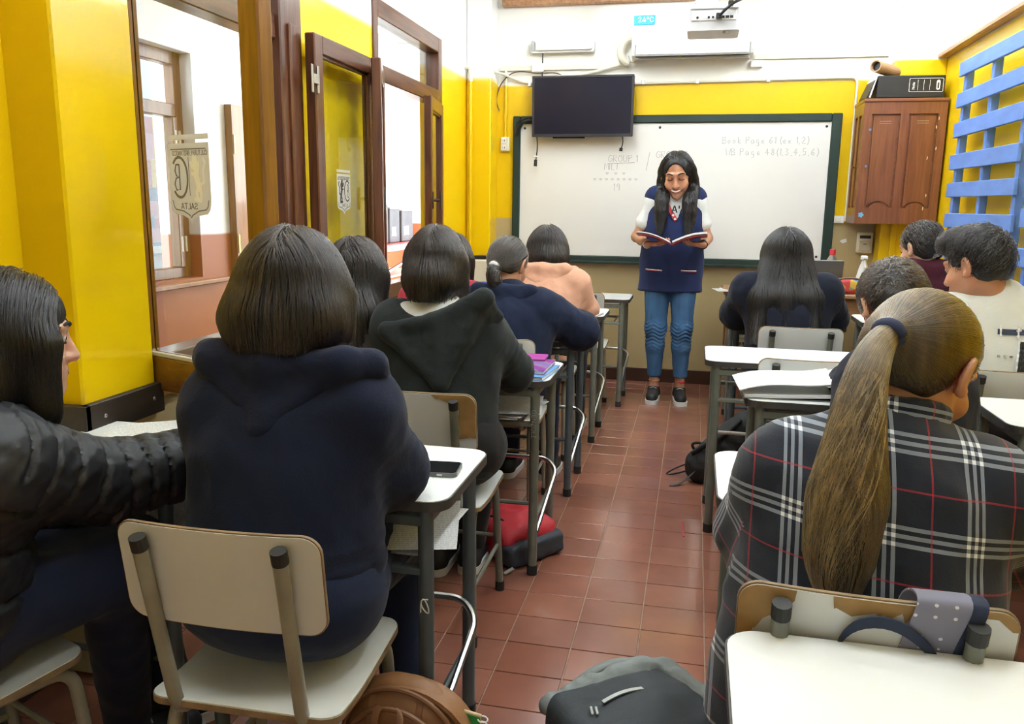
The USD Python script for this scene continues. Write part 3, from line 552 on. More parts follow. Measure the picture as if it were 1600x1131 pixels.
for z in (1.69, 1.74):
    o = t.part('socket_face', bx(-1.42, -1.385, YW - 0.034, YW - 0.028, z - 0.018, z + 0.018, 0.003), white_plastic)
    for dx in (-0.006, 0.006): o.part('slot', bx(-1.4025 + dx - 0.0018, -1.4025 + dx + 0.0018, YW - 0.0352, YW - 0.033, z - 0.006, z + 0.006), black_plastic)
t.part('riser', rod((-1.396, YW - 0.012, 1.765), (-1.396, YW - 0.012, 2.13), 0.011, 8), mat('yellow_enamel', YELLOW, 0.3))
t.part('riser_top', rod((-1.396, YW - 0.012, 2.13), (-1.396, YW - 0.012, 2.235), 0.011, 8), cream_plastic)
t = thing('wall_pipe', 'yellow painted pipe in the left back corner, bending white at the top', 'pipe', (-1.6, 5.84, 0))
t.part('pipe', rod((-1.60, 5.83, 0.0), (-1.60, 5.83, 2.13), 0.013, 8), mat('yellow_enamel', YELLOW, 0.3))
t.part('elbow', tube(smooth_path([(-1.60, 5.83, 2.13), (-1.60, 5.83, 2.225), (-1.64, 5.83, 2.225)], 0.03), 0.016, 8), cream_plastic)
t = thing('socket_outlet', 'small white socket under the conduit beside the wall cabinet', 'socket', (0.95, 6.06, 1.19))
t.part('plate', bx(0.92, 0.99, YW - 0.025, YW, 1.185, 1.235, 0.004), white_plastic); t.part('socket_face', bx(0.935, 0.965, YW - 0.029, YW - 0.024, 1.195, 1.225, 0.003), cream_plastic)
t = thing('intercom', 'cream wall control box with a dark display strip under the cabinet', 'control box', (1.13, 6.05, 0.98))
t.part('case', bx(1.085, 1.185, YW - 0.04, YW, 0.985, 1.125, 0.006), cream_plastic); t.part('display', bx(1.10, 1.17, YW - 0.043, YW - 0.039, 1.085, 1.105, 0.001), mat('display_dark', (0.03, 0.03, 0.05), 0.3))
t.part('cover', bx(1.098, 1.172, YW - 0.045, YW - 0.038, 1.0, 1.07, 0.003), mat('cover_beige', (0.6, 0.54, 0.4), 0.45)); t.part('slot', bx(1.125, 1.145, YW - 0.047, YW - 0.044, 1.045, 1.05), black_plastic)
solo('torn_paper', prism(Polygon([(0, 0), (0.035, 0.012), (0.04, -0.012), (0.015, -0.022), (-0.005, -0.01)]), 0, 0.001, WY, (0.985, YW - 0.001, 1.07)), white_plastic, 'torn scrap of white paper left on the beige wall', 'paper')

# ceiling projector
t = thing('projector', 'light grey projector hanging from the ceiling, ports facing the class', 'projector', (0.04, 4.55, 2.14))
pj = mat('projector_shell', (0.60, 0.60, 0.62), 0.4)
t.part('body', prism(rrect(0.255, 0.22, 0.02), 2.15, 2.255, None, (0.035, 4.56, 0)), pj)
t.part('back_panel', bx(-0.075, 0.145, 4.444, 4.452, 2.195, 2.245, 0.003), mat('projector_panel', (0.72, 0.72, 0.73), 0.35))
t.part('upper_shell', prism(rrect(0.235, 0.20, 0.03), 2.255, 2.285, None, (0.035, 4.565, 0)), mat('projector_panel', (0.72, 0.72, 0.73), 0.35))
for k, x in enumerate((-0.045, 0.01, 0.03, 0.078, 0.1, 0.12)): t.part('port', moved(lathe([(0, 0.004), (0.006, 0.004), (0.006, 0)], 10), rotx(math.pi / 2), (x, 4.444, 2.21)) if k < 3 else bx(x - .008, x + .008, 4.440, 4.446, 2.205, 2.216), black_plastic)
t.part('seam', bx(-0.08, 0.15, 4.443, 4.449, 2.25, 2.254), mat('grey_plastic', (0.4, 0.4, 0.4), 0.5))
t.part('foot', lathe([(0, -0.012), (0.018, -0.012), (0.018, 0)], 12, (0.10, 4.48, 2.15)), mat('grey_plastic', (0.4, 0.4, 0.4), 0.5))
t.part('mount_plate', bx(-0.06, 0.03, 4.52, 4.62, 2.285, 2.32, 0.004), white_plastic)
t.part('mount_pole', rod((0.035, 4.57, 2.285), (0.035, 4.57, ZC), 0.02, 12), white_plastic)
t.part('cable', strokes([spline([(0.06, 4.44, 2.21), (0.07, 4.39, 2.215), (0.12, 4.37, 2.255), (0.17, 4.42, 2.29), (0.13, 4.5, 2.33), (0.06, 4.55, 2.38)], 24)], 0.007, 8), black_plastic)
t.part('cable', strokes([spline([(0.115, 4.44, 2.27), (0.15, 4.40, 2.275), (0.185, 4.42, 2.30), (0.15, 4.5, 2.345), (0.05, 4.56, 2.42)], 20)], 0.006, 8), black_plastic)
t.part('plug', bx(0.045, 0.075, 4.40, 4.443, 2.197, 2.222, 0.003), black_plastic); t.part('plug', bx(0.10, 0.125, 4.41, 4.446, 2.258, 2.28, 0.003), black_plastic)

# ================================================================== RIGHT WALL
cab_wood = wood('cabinet_wood', (0.155, 0.048, 0.020), (0.245, 0.088, 0.036), 0.35)
cab_edge = wood('cabinet_rail_wood', (0.15, 0.046, 0.019), (0.235, 0.083, 0.034), 0.35, axis=0)
t = thing('wall_cabinet', 'reddish wooden wall cabinet with two arched panels in the right corner', 'cabinet', (1.22, 5.86, 1.2))
CX0, CX1, CY0, CY1, CZ0, CZ1 = 1.0, 1.485, 5.72, 6.05, 1.19, 1.955
t.part('body', bx(CX0 + 0.02, CX1, CY0 + 0.02, CY1, CZ0, CZ1 - 0.01, 0.004), cab_wood)
t.part('top', bx(CX0 - 0.005, CX1 + 0.003, CY0 - 0.008, CY1, CZ1 - 0.012, CZ1 + 0.008, 0.003), cab_edge)
def panelled(face, U0, U1, n, R, o, arch):
    """Frame and raised fields of a panelled face in (u, z)."""
    outer = sbox(U0, CZ0, U1, CZ1 - 0.012); st = 0.05 if n > 1 else 0.032; w = (U1 - U0 - st * (n + 1)) / n; fr = outer
    for k in range(n):
        u = U0 + st + k * (w + st); z0, z1 = CZ0 + 0.10, CZ1 - 0.085
        hole = sbox(u, z0, u + w, z1)
        if arch: hole = hole.difference(affinity.scale(Point(u + w / 2, z0).buffer(w * 0.30, quad_segs=6), 1, 0.6))
        fr = fr.difference(hole)
        face.part('raised_field', prism(hole.buffer(-0.012, join_style=2), 0.004, 0.013, R, o), cab_wood)
        face.part('field', prism(hole, 0, 0.004, R, o), cab_edge)
        if arch: face.part('carved_groove', join(*[prism(affinity.translate(sbox(-0.035, 0, 0.035, 0.003), u + w / 2, z1 - dz), 0.013, 0.0145, R, o) for dz in (0.045, 0.058)]), mat('groove_light', (0.42, 0.27, 0.17), 0.5))
    face.part('panel_frame', prism(fr, 0, 0.02, R, o), cab_wood)
panelled(t, CX0, CX1, 2, WY, (0, CY0 + 0.02, 0), True)
panelled(t, CY0 + 0.02, CY1, 2, np.stack([V(0, 1, 0), V(0, 0, 1), V(-1, 0, 0)], 1), (CX0 + 0.02, 0, 0), False)
t.part('knob', moved(lathe([(0, 0.02), (0.01, 0.018), (0.006, 0.008), (0.005, 0)], 10), roty(-math.pi / 2), (CX0, 5.86, 1.55)), mat('brass', (0.5, 0.36, 0.12), 0.35, 1.0))
rng = np.random.default_rng(3)
for x, z in ((1.44, 1.84), (1.43, 1.79), (1.395, 1.60), (1.41, 1.37), (1.44, 1.66), (1.40, 1.29)):
    r = rng.uniform(0.004, 0.009, 8); t.part('chip', prism(Polygon([(x + r[k] * .5 * math.cos(k * .785), z + r[k] * 1.6 * math.sin(k * .785)) for k in range(8)]), 0, 0.001, WY, (0, CY0 - 0.0002, 0)), mat('raw_chip', (0.75, 0.62, 0.4), 0.7))
for x, z, nm in ((1.045, 1.775, 'p'), (1.04, 1.55, 'p')): t.part('blue_sticker', prism(Point(x, z).buffer(0.008), 0, 0.001, WY, (0, CY0 - 0.0003, 0)), mat('sticker_dusty_blue', (0.12, 0.2, 0.38), 0.5))
fl5 = [Point(1.035 + .011 * math.cos(a), 1.245 + .011 * math.sin(a)).buffer(0.0065) for a in np.arange(5) * 1.2566]
from shapely.ops import unary_union
t.part('flower_sticker', prism(unary_union(fl5 + [Point(1.035, 1.245).buffer(.007)]), 0, 0.001, WY, (0, CY0 - 0.0003, 0)), mat('sticker_light_blue', (0.15, 0.45, 0.7), 0.5), label='small blue flower sticker')
# file box and a paper tube on the cabinet
t = thing('file_box', 'black file box with white label lines lying on the wall cabinet', 'file box', (1.25, 5.83, 1.965), 0.05)
card = mat('black_card', (0.018, 0.017, 0.018), 0.45, var=0.2)
t.part('body', bx(-0.19, 0.205, -0.10, 0.10, 0.002, 0.135, 0.004), card, local=True)
outl = lambda a, b_, c, d: prism(rrect(b_ - a, d - c, 0.008).difference(rrect(b_ - a - 0.006, d - c - 0.006, 0.006)), 0, 0.0012, WY, ((a + b_) / 2, -0.1001, (c + d) / 2))
lab = t.part('label_outline', outl(-0.005, 0.195, 0.035, 0.118), white_plastic, local=True)
for x in (0.045, 0.08, 0.115): lab.part('label_rule', bx(x, x + 0.0022, -0.1012, -0.1, 0.045, 0.108), white_plastic, local=True)
lab.part('maker_mark', prism(affinity.translate(rrect(0.022, 0.06, 0.011).difference(affinity.translate(rrect(0.009, 0.035, 0.004), 0.0, -0.003)), 0.165, 0.077), 0, 0.0012, WY, (0, -0.1001, 0)), white_plastic, local=True)
tm = meshkit.text_mesh('Nota', 0.014, 0.001, bold=True); lab.part('lettering', moved(tm, np.stack([V(0, 0, 1), V(-1, 0, 0), V(0, -1, 0)], 1), (0.028, -0.1001, 0.05)), white_plastic, local=True)
t.part('lifted_flap', moved(bx(-0.01, 0.0, -0.10, 0.10, 0.0, 0.13, 0.002), roty(0.25), (-0.225, 0, 0.002)), white_plastic, local=True)
t.part('side_flap', moved(bx(-0.006, 0.0, -0.10, 0.10, 0.0, 0.115, 0.002), roty(0.38), (-0.245, 0, 0.002)), card, local=True)
t = thing('cardboard_tube', 'rolled cardboard tube resting on top of the file box', 'tube', (1.16, 5.86, 2.1))
a, b_ = V(1.04, 5.70, 2.155), V(1.26, 6.0, 2.14); kraft = mat('kraft_card', (0.42, 0.25, 0.13), 0.7, var=0.15)
t.part('roll', join(tube([a, b_], 0.036, 20, caps=False), tube([b_, a], 0.029, 20, caps=False), moved(lathe([(0.029, 0), (0.036, 0)], 20), frame(a - b_), a)), kraft)
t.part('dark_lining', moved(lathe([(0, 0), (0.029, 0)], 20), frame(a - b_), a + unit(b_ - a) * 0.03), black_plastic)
# pallets
blue = mat('pallet_blue', (0.13, 0.25, 0.62), 0.55, var=0.14, vscale=6, stretch=(1, 1, 3), bump=0.15, bscale=40)
def pallet(label, y0, y1, ztop, x, n):
    t = thing('pallet', label, 'pallet', (x + 0.04, (y0 + y1) / 2, 0.1)); r = np.random.default_rng(int(ztop * 100) + n)
    for k in range(n):
        z = ztop - k * 0.1645 + r.uniform(-.006, .006); h = 0.082 + r.uniform(-.004, .004); s = r.uniform(-0.012, 0.012)
        g = bx(-0.009, 0.009, y0 - y1 + 0.0, 0, -h, 0, 0.003)
        t.part('slat', moved(g, rotx(s * 0.5), (x, y1 + r.uniform(-.012, .012), z)), blue)
    for y in (y1 - 0.05, (y0 + y1) / 2 + 0.02, y0 + 0.05): t.part('stringer', bx(x + 0.009, x + 0.050, y - 0.020, y + 0.020, max(0.02, ztop - n * 0.1645 + 0.02), ztop - 0.03, 0.004), blue)
    return t
pallet('blue wooden pallet fixed upright on the yellow wall beside the cabinet', 4.17, 5.21, 2.085, 1.40, 7)
pallet('second blue pallet lower on the right wall, mostly cut by the frame edge', 2.9, 4.05, 1.62, 1.40, 8)

# ================================================================== FURNITURE
laminate = mat('white_laminate', (0.80, 0.82, 0.81), 0.32, spec=0.4, bump=0.03, bscale=120)
laminate_old = mat('aged_laminate', (0.64, 0.64, 0.585), 0.36, var=0.05, vscale=4)
laminate_grey = mat('greyish_laminate', (0.64, 0.66, 0.65), 0.36, var=0.04, vscale=4)
edge_dark = mat('desk_edge', (0.055, 0.05, 0.045), 0.5, var=0.3, vscale=20)
ply = mat('bare_plywood', (0.34, 0.20, 0.065), 0.65, var=0.35, vscale=14)
ply_edge = mat('plywood_edge', (0.25, 0.17, 0.09), 0.6, var=0.3, vscale=30)
enam_green = mat('grey_green_enamel', (0.155, 0.165, 0.135), 0.38, var=0.18, vscale=16)
enam_blue = mat('blue_grey_enamel', (0.085, 0.105, 0.115), 0.35, var=0.15, vscale=16)
enam_beige = mat('beige_enamel', (0.27, 0.26, 0.20), 0.38, var=0.15, vscale=16)
chrome = mat('worn_chrome', (0.55, 0.55, 0.52), 0.28, 1.0)
rubber = mat('black_rubber', (0.014, 0.014, 0.014), 0.6)

def desk(label, x, y, rz, leg, w=0.575, d=0.37, z=0.70, group='white school desks'):
    """Origin on the floor under the middle of the top; the pupil sits on the -y side."""
    t = thing('school_desk', label, 'desk', (x, y, 0), rz, group)
    t.part('desktop', prism(rrect(w, d, 0.045), z - 0.018, z), laminate, local=True)
    t.part('edge_band', prism(rrect(w + 0.006, d + 0.006, 0.048).difference(rrect(w, d, 0.045)), z - 0.022, z - 0.0015), edge_dark, local=True)
    lx, ly = w / 2 - 0.045, d / 2 - 0.02
    for sx in (-1, 1):
        for sy in (-1, 1):
            l = t.part('leg', rod((sx * lx, sy * ly, 0.015), (sx * lx, sy * ly, z - 0.022), 0.0165, 12), leg, local=True, smooth=40)
            l.part('rubber_foot', rod((sx * lx, sy * ly, 0.0), (sx * lx, sy * ly, 0.035), 0.019, 12), rubber, local=True)
        t.part('side_rail', beam((sx * lx, -ly, z - 0.04), (sx * lx, ly, z - 0.04), 0.022, 0.03), leg, local=True)
        t.part('side_bar', rod((sx * lx, -ly, 0.20), (sx * lx, ly, 0.20), 0.009, 8), leg, local=True)
    t.part('front_rail', beam((-lx, -ly, z - 0.045), (lx, -ly, z - 0.045), 0.03, 0.022), leg, local=True)
    t.part('back_rail', beam((-lx, ly, z - 0.045), (lx, ly, z - 0.045), 0.03, 0.022), leg, local=True)
    t.part('shelf_beam', beam((-lx, -ly, z - 0.155), (lx, -ly, z - 0.155), 0.028, 0.014), leg, local=True)
    t.part('shelf_beam', beam((-lx, ly, z - 0.155), (lx, ly, z - 0.155), 0.028, 0.014), leg, local=True)
    for k in range(5):
        u = -lx + 2 * lx * (k + 0.5) / 5; t.part('shelf_rod', rod((u, -ly, z - 0.15), (u, ly, z - 0.15), 0.005, 6), leg, local=True)
    t.part('foot_loop', tube(smooth_path([(-lx, ly - 0.02, 0.33), (lx - 0.01, ly - 0.02, 0.33), (lx + 0.035, ly - 0.06, 0.30), (lx + 0.004, -ly + 0.005, 0.13)], 0.05, 6), 0.0085, 8), chrome, local=True, smooth=40)
    t.part('stretcher', rod((-lx, -ly, 0.26), (lx, -ly, 0.26), 0.008, 8), leg, local=True)
    return t

def curved_plate(w, h, th, R, y, z, lean, bow, q=6):
    """A rounded plate bowed across its width, standing on edge and leaning back; returns mesh."""
    p = rrect(w, h, R, q); x0, x1 = -w / 2, w / 2; b = MB()
    m = trimesh.creation.extrude_polygon(p, th, engine='earcut').subdivide_to_size(0.05)
    v = m.vertices.copy(); u, hh, tt = v[:, 0], v[:, 1], v[:, 2]
    yy = tt - th / 2 + bow * (1 - (2 * u / w) ** 2) * -1
    return np.stack([u, y + yy * math.cos(lean) - hh * math.sin(lean), z + hh * math.cos(lean) + yy * math.sin(lean)], 1), m.faces
def chair(label, x, y, rz, frame_m, plate_m, worn=0, group='white school chairs'):
    """Origin on the floor under the seat; the back is on the -y side."""
    t = thing('school_chair', label, 'chair', (x, y, 0), rz, group)
    zs, lean = 0.425, 0.13
    W, H, BY, BZ = 0.355, 0.178, -0.196, 0.678
    seat_p = rrect(0.355, 0.345, 0.035)
    sm = trimesh.creation.extrude_polygon(seat_p, 0.012, engine='earcut').subdivide_to_size(0.06); v = sm.vertices.copy(); v[:, 2] += zs - 0.012 - 0.012 * np.exp(-((v[:, 1] + 0.06) / 0.13) ** 2) + 0.006 * (v[:, 1] / .17) ** 2
    t.part('seat', (v, sm.faces), plate_m, local=True, smooth=40)
    v2 = v.copy(); v2[:, :2] *= 1.008; v2[:, 2] = v[:, 2] * 1.0 - 0.0025
    t.part('seat_edge', (v2, sm.faces), ply_edge, local=True, smooth=40)
    t.part('backrest', curved_plate(W, H, 0.009, 0.03, BY, BZ, lean, 0.012), plate_m, local=True, smooth=40)
    t.part('backrest_edge', curved_plate(W + 0.005, H + 0.005, 0.0055, 0.032, BY, BZ, lean, 0.012), ply_edge, local=True, smooth=40)
    for s in (-1, 1):
        t.part('side_frame', tube(smooth_path([(s * 0.160, 0.19, 0.02), (s * 0.148, 0.155, zs - 0.03), (s * 0.148, -0.13, zs - 0.03), (s * 0.165, -0.185, 0.02)], 0.05, 6), 0.0125, 10), frame_m, local=True, smooth=40)
        u = t.part('upright', tube(smooth_path([(s * 0.115, 0.0, zs - 0.032), (s * 0.118, -0.165, zs - 0.035), (s * 0.122, -0.232, BZ + H / 2 - 0.035)], 0.05, 7), 0.0125, 10), frame_m, local=True, smooth=40)
        top, dn = V(s * 0.122, -0.232, BZ + H / 2 - 0.035), unit(V(0, -0.067, 0.28))
        u.part('black_plug', rod(top - dn * 0.004, top + dn * 0.020, 0.0136, 12), rubber, local=True)
        u.part('tube_end', lathe([(0.0, 0.0), (0.013, 0.0)], 10) if False else rod((s * 0.115, 0.004, zs - 0.032), (s * 0.115, -0.002, zs - 0.032), 0.0135, 10), frame_m, local=True)
        t.part('side_stretcher', rod((s * 0.155, 0.176, 0.17), (s * 0.158, -0.165, 0.17), 0.007, 8), frame_m, local=True)
        for yy in (0.19, -0.185): t.part('rubber_foot', rod((s * (0.160 if yy > 0 else 0.165), yy, 0), (s * (0.160 if yy > 0 else 0.165), yy, 0.032), 0.0155, 10), rubber, local=True)
    t.part('cross_bar', rod((-0.148, 0.12, zs - 0.035), (0.148, 0.12, zs - 0.035), 0.009, 8), frame_m, local=True)
    t.part('cross_bar', rod((-0.148, -0.10, zs - 0.035), (0.148, -0.10, zs - 0.035), 0.009, 8), frame_m, local=True)
    t.part('front_stretcher', rod((-0.156, 0.176, 0.20), (0.156, 0.176, 0.20), 0.007, 8), frame_m, local=True)
    r = np.random.default_rng(worn)
    def patch(outline, label='chipped patch of bare plywood'):
        """Bare wood where the laminate has chipped, on the rear face of the backrest."""
        p = Polygon(outline).buffer(0).intersection(rrect(W, H, 0.03)); m = trimesh.creation.extrude_polygon(p, 0.0012, engine='earcut').subdivide_to_size(0.03); v = m.vertices
        yy = -0.0050 - v[:, 2] - 0.012 * (1 - (2 * v[:, 0] / W) ** 2)
        return t.part('chipped_patch', (np.stack([v[:, 0], BY + yy * math.cos(lean) - v[:, 1] * math.sin(lean), BZ + v[:, 1] * math.cos(lean) + yy * math.sin(lean)], 1), m.faces), ply, local=True, label=label)
    jag = lambda a, b_, n, am: [tuple(np.array(a) * (1 - k / n) + np.array(b_) * (k / n) + r.normal(0, am, 2)) for k in range(n + 1)]
    if worn == 1: patch([(0.04, 0.2), *jag((0.055, 0.085), (0.09, 0.07), 3, .002), *jag((0.13, 0.055), (0.135, -0.04), 5, .006), (0.16, -0.035), (0.2, -0.04), (0.2, 0.2)])
    if worn == 2:
        patch([(-0.2, 0.2), (-0.09, 0.2), *jag((-0.105, 0.075), (-0.155, 0.02), 4, .004), *jag((-0.16, 0.02), (-0.155, -0.07), 5, .004), (-0.2, -0.07)])
        patch([(-0.07, 0.2), *jag((-0.055, 0.068), (0.06, 0.066), 12, .005), (0.10, 0.083), (0.1, 0.2)])
        patch([(0.1, 0.2), (0.1, 0.081), (0.15, 0.078), (0.17, 0.06), (0.2, 0.06), (0.2, 0.2)])
        patch([(0.2, 0.0), *jag((0.172, -0.0), (0.160, -0.06), 5, .004), (0.2, -0.07)])
    return t

# middle-left row, from the back: D1 (navy hoodie) ... D5 (empty, by the teacher)
D1 = desk('white desk with dark blue-grey legs, a phone lying on its right end', -0.742, 1.655, 0.0, enam_blue)
D2 = desk('white desk with worn grey-green legs, spiral notebooks stacked on its right end', -0.742, 2.825, 0.0, enam_green)
D3 = desk('white desk with dark legs under the elbow of the student with a white hair tie', -0.742, 3.64, 0.0, enam_blue)
D4 = desk('white desk in front of the student in the peach hoodie', -0.742, 4.515, 0.0, enam_green)
D5 = copy(D4, (-0.672, 5.375, 0), 0.0, 'empty white desk at the front left, nearest the teacher')
L1 = copy(D3, (-1.335, 1.655, 0), 0, 'white desk by the pillar with a printed sheet on it, under a puffer-jacket arm')
L2 = copy(D4, (-1.335, 2.825, 0), 0, 'white desk by the folded-back window leaf')
L3 = copy(D4, (-1.335, 3.66, 0), 0, 'white desk below the second corridor window')
tm = meshkit.text_mesh('GENZOLI', 0.016, 0.0006); D2.part('scratched_lettering', moved(tm, np.stack([V(0, 0, -1), V(1, 0, 0), V(0, -1, 0)], 1), (0.2425 - 0.008, -0.165 - 0.0166, 0.60)), mat('scratch_pale', (0.4, 0.4, 0.36), 0.6), local=True, label='pale scratched lettering down the leg')
D1.part('doodle', strokes([spline([(0.236, -0.1825, 0.46), (0.247, -0.1825, 0.485), (0.252, -0.1825, 0.46), (0.238, -0.1825, 0.475), (0.252, -0.1825, 0.49)], 18)], 0.0016, 5), mat('doodle_white', (0.7, 0.7, 0.68), 0.6), local=True, label='white doodle on the leg')
# right block
R0 = desk('large white desk top in the bottom right corner, nearest the camera', 0.372, 0.918, 0.0, enam_green, w=0.60)
R1 = copy(D4, (0.362, 1.80, 0), 0.0, 'white desk hidden behind the plaid shirt')
R2 = copy(D4, (0.470, 2.735, 0), 0.0, 'white desk with an open curled notebook on it')
R3 = desk('long white desk with the black backpack beside its left leg', 0.372, 3.375, 0.0, enam_green, w=0.61)
R4 = copy(D3, (0.476, 4.47, 0), 0.0, 'white desk under the elbows of the long-haired student')
R5 = copy(D4, (0.482, 5.02, 0), 0.0, 'white desk between the long-haired student and the teacher\'s table')
Q2 = copy(D4, (1.165, 2.61, 0), 0.0, 'white desk at the right edge behind the number-five sweatshirt')
Q3 = copy(D4, (1.165, 3.63, 0), 0.0, 'white desk in front of the white sweatshirt by the right wall')
Q4 = copy(D4, (1.165, 4.70, 0), 0.0, 'white desk in front of the maroon hoodie')
# chairs
C1 = chair('cream-backed chair under the student in the big navy hoodie', -0.728, 1.315, 0.02, enam_beige, laminate_old)
C2 = chair('white chair with a chipped brown corner under the dark grey hoodie', -0.742, 2.325, 0.0, enam_green, laminate_grey, worn=1)
C3 = copy(C1, (-0.76, 3.28, 0), 0.0, 'white chair under the student with the white hair tie')
C4 = copy(C1, (-0.76, 4.17, 0), 0.0, 'white chair under the student in the peach hoodie')
C5 = copy(C1, (-0.69, 5.12, 0), 0.0, 'empty white chair at the front desk beside the teacher')
C6 = copy(C1, (-1.32, 1.13, 0), -0.35, 'beige-framed chair in the bottom left corner under the puffer jacket')
C7 = copy(C1, (-1.30, 2.38, 0), 0.0, 'white chair under the student leaning on one hand')
C8 = copy(C1, (-1.16, 3.36, 0), 0.0, 'white chair under the student in the red and blue jacket')
E1 = chair('chipped white chair with a polka-dot strap over its back, under the plaid shirt', 0.272, 1.325, -0.03, enam_green, laminate_grey, worn=2)
E2 = copy(C1, (0.50, 2.30, 0), 0.0, 'white chair under the short-haired student bent over the notebook')
E3 = chair('empty white chair pushed under the long desk, behind the curled notebook', 0.42, 3.14, 0.0, enam_green, laminate_grey)
E4 = copy(E3, (0.478, 3.96, 0), 0.0, 'white chair under the student with long black hair')
E5 = copy(E3, (1.06, 3.12, 0), 0.0, 'white chair under the number-five sweatshirt')
E6 = copy(E3, (1.10, 4.15, 0), 0.0, 'white chair under the maroon hoodie')

# teacher's table
table_wood = wood('table_wood', (0.26, 0.13, 0.055), (0.40, 0.22, 0.10), 0.4, axis=0)
t = thing('teacher_table', 'brown wooden teacher table at the front right, cluttered with things', 'table', (0.66, 5.58, 0))
t.part('tabletop', bx(0.20, 1.15, 5.36, 5.82, 0.735, 0.76, 0.004), table_wood)
for x in (0.25, 1.10):
    for y in (5.41, 5.77): t.part('leg', bx(x - 0.025, x + 0.025, y - 0.025, y + 0.025, 0, 0.735, 0.004), table_wood)
t.part('apron', bx(0.25, 1.10, 5.40, 5.42, 0.63, 0.735, 0.003), table_wood)
for k, (x, y, r, z) in enumerate([(0.27, 5.42, 0.2, 0.761), (0.30, 5.45, -0.1, 0.764), (0.33, 5.47, 0.35, 0.767)]):
    solo('paper_sheet', moved(bx(-0.13, 0.13, -0.09, 0.09, 0, 0.0022), rotz(r), (x, y, z)), white_plastic if k < 2 else mat('kraft_card', None), 'sheet of paper on the left end of the teacher table, %s of the pile' % ('bottom', 'middle', 'top')[k], 'paper', 'papers on the teacher table')
t = thing('laptop', 'grey laptop standing open on the teacher table, lid towards the class', 'laptop', (0.80, 5.6, 0.76))
grey_lid = mat('laptop_grey', (0.16, 0.16, 0.165), 0.35, 0.5)
t.part('base', bx(0.66, 0.93, 5.58, 5.77, 0.761, 0.777, 0.004), grey_lid)
t.part('lid', moved(bx(-0.135, 0.135, -0.004, 0.004, 0, 0.19, 0.003), rotx(0.22), (0.795, 5.575, 0.775)), grey_lid)
water = raw('clear_plastic', {'p': ('principled_bsdf', {'base_color': (0.9, 0.93, 0.97), 'roughness': 0.08, 'transmission_weight': 0.85, 'ior': 1.2})}, [], 'p.BSDF')
t = thing('water_bottle', 'clear plastic bottle with a red cap behind the laptop', 'bottle', (0.885, 5.70, 0.76))
t.part('body', lathe([(0, 0), (0.034, 0.0), (0.036, 0.01), (0.036, 0.15), (0.033, 0.19), (0.018, 0.22), (0.014, 0.225), (0, 0.225)], 18, (0.885, 5.72, 0.761)), water, smooth=40)
t.part('cap', lathe([(0, 0.226), (0.019, 0.226), (0.019, 0.256), (0.016, 0.262), (0, 0.262)], 16, (0.885, 5.72, 0.761)), mat('red_cap', (0.62, 0.03, 0.05), 0.4), smooth=40)
t = thing('spray_bottle', 'white spray bottle on the teacher table in front of the wall box', 'bottle', (1.045, 5.55, 0.76))
t.part('body', lathe([(0, 0), (0.040, 0), (0.042, 0.02), (0.040, 0.10), (0.026, 0.16), (0.014, 0.195), (0.013, 0.21), (0, 0.21)], 18, (1.05, 5.55, 0.761)), white_plastic, smooth=40)
h = t.part('trigger_head', join(bx(1.03, 1.065, 5.51, 5.57, 0.965, 0.995, 0.006), bx(1.035, 1.06, 5.485, 5.512, 0.975, 0.992, 0.004)), white_plastic); h.part('trigger', beam((1.048, 5.515, 0.968), (1.048, 5.495, 0.92), 0.012, 0.008), white_plastic)
# multicoloured pencil case
def blob(c, r, seed, amp=0.12, sub=3):
    m = trimesh.creation.icosphere(sub); v = m.vertices; s = np.sign(v) * np.abs(v) ** 0.75
    k = 1 + amp * (meshkit.fbm(v * 2 + seed, 3, seed) - 0.5) * 2
    return s * np.asarray(r) * k[:, None] + np.asarray(c), m.faces
patch_mat = raw('painted_patches', {'t': ('texture_coordinate', {}), 'v': ('voronoi_texture', {'scale': 24.0}), 's': ('separate_color', {}), 'r': ('rgb_ramp', {'interpolate': False, 'ramp': [(0, (0.55, 0.05, 0.05)), (0.3, (0.62, 0.40, 0.05)), (0.55, (0.10, 0.20, 0.45)), (0.72, (0.60, 0.18, 0.06)), (0.88, (0.16, 0.32, 0.12))]}), 'p': ('principled_bsdf', {'roughness': 0.6})}, [('t.object', 'v.vector'), ('v.color', 's.color'), ('s.r', 'r.fac'), ('r.color', 'p.base_color')], 'p.BSDF')
t = thing('pencil_case', 'multicoloured patterned pencil case on the teacher table', 'pencil case', (0.97, 5.45, 0.76))
t.part('pouch', blob((0.965, 5.46, 0.81), (0.115, 0.045, 0.05), 4), patch_mat, smooth=True); t.part('zip', tube(spline([(0.87, 5.44, 0.845), (0.965, 5.43, 0.857), (1.06, 5.44, 0.842)], 10), 0.004, 6), black_plastic)
solo('black_cloth_bag', blob((1.115, 5.60, 0.80), (0.05, 0.05, 0.045), 9, 0.2), mat('black_fabric', (0.012, 0.012, 0.013), 0.8), 'small black cloth bundle beside the spray bottle', 'bag', smooth=True)
solo('small_white_box', bx(1.10, 1.145, 5.66, 5.70, 0.761, 0.86, 0.003), white_plastic, 'small white box at the right end of the teacher table', 'box')
# black ring-bound crate by the left corner pillar (a white vented box)
t = thing('vented_box', 'cream vented plastic box in the left corner behind the students', 'box', (-1.36, 5.6, 0))
t.part('stand', bx(-1.58, -1.28, 5.55, 5.8, 0.0, 0.70, 0.006), table_wood)
t.part('case', bx(-1.55, -1.31, 5.58, 5.78, 0.70, 0.90, 0.01), cream_plastic)
for k in range(5): t.part('vent', bx(-1.41, -1.32, 5.576, 5.585, 0.725 + k * 0.034, 0.745 + k * 0.034), black_plastic)
t.part('black_lid', bx(-1.52, -1.42, 5.60, 5.76, 0.90, 0.925, 0.004), black_plastic)

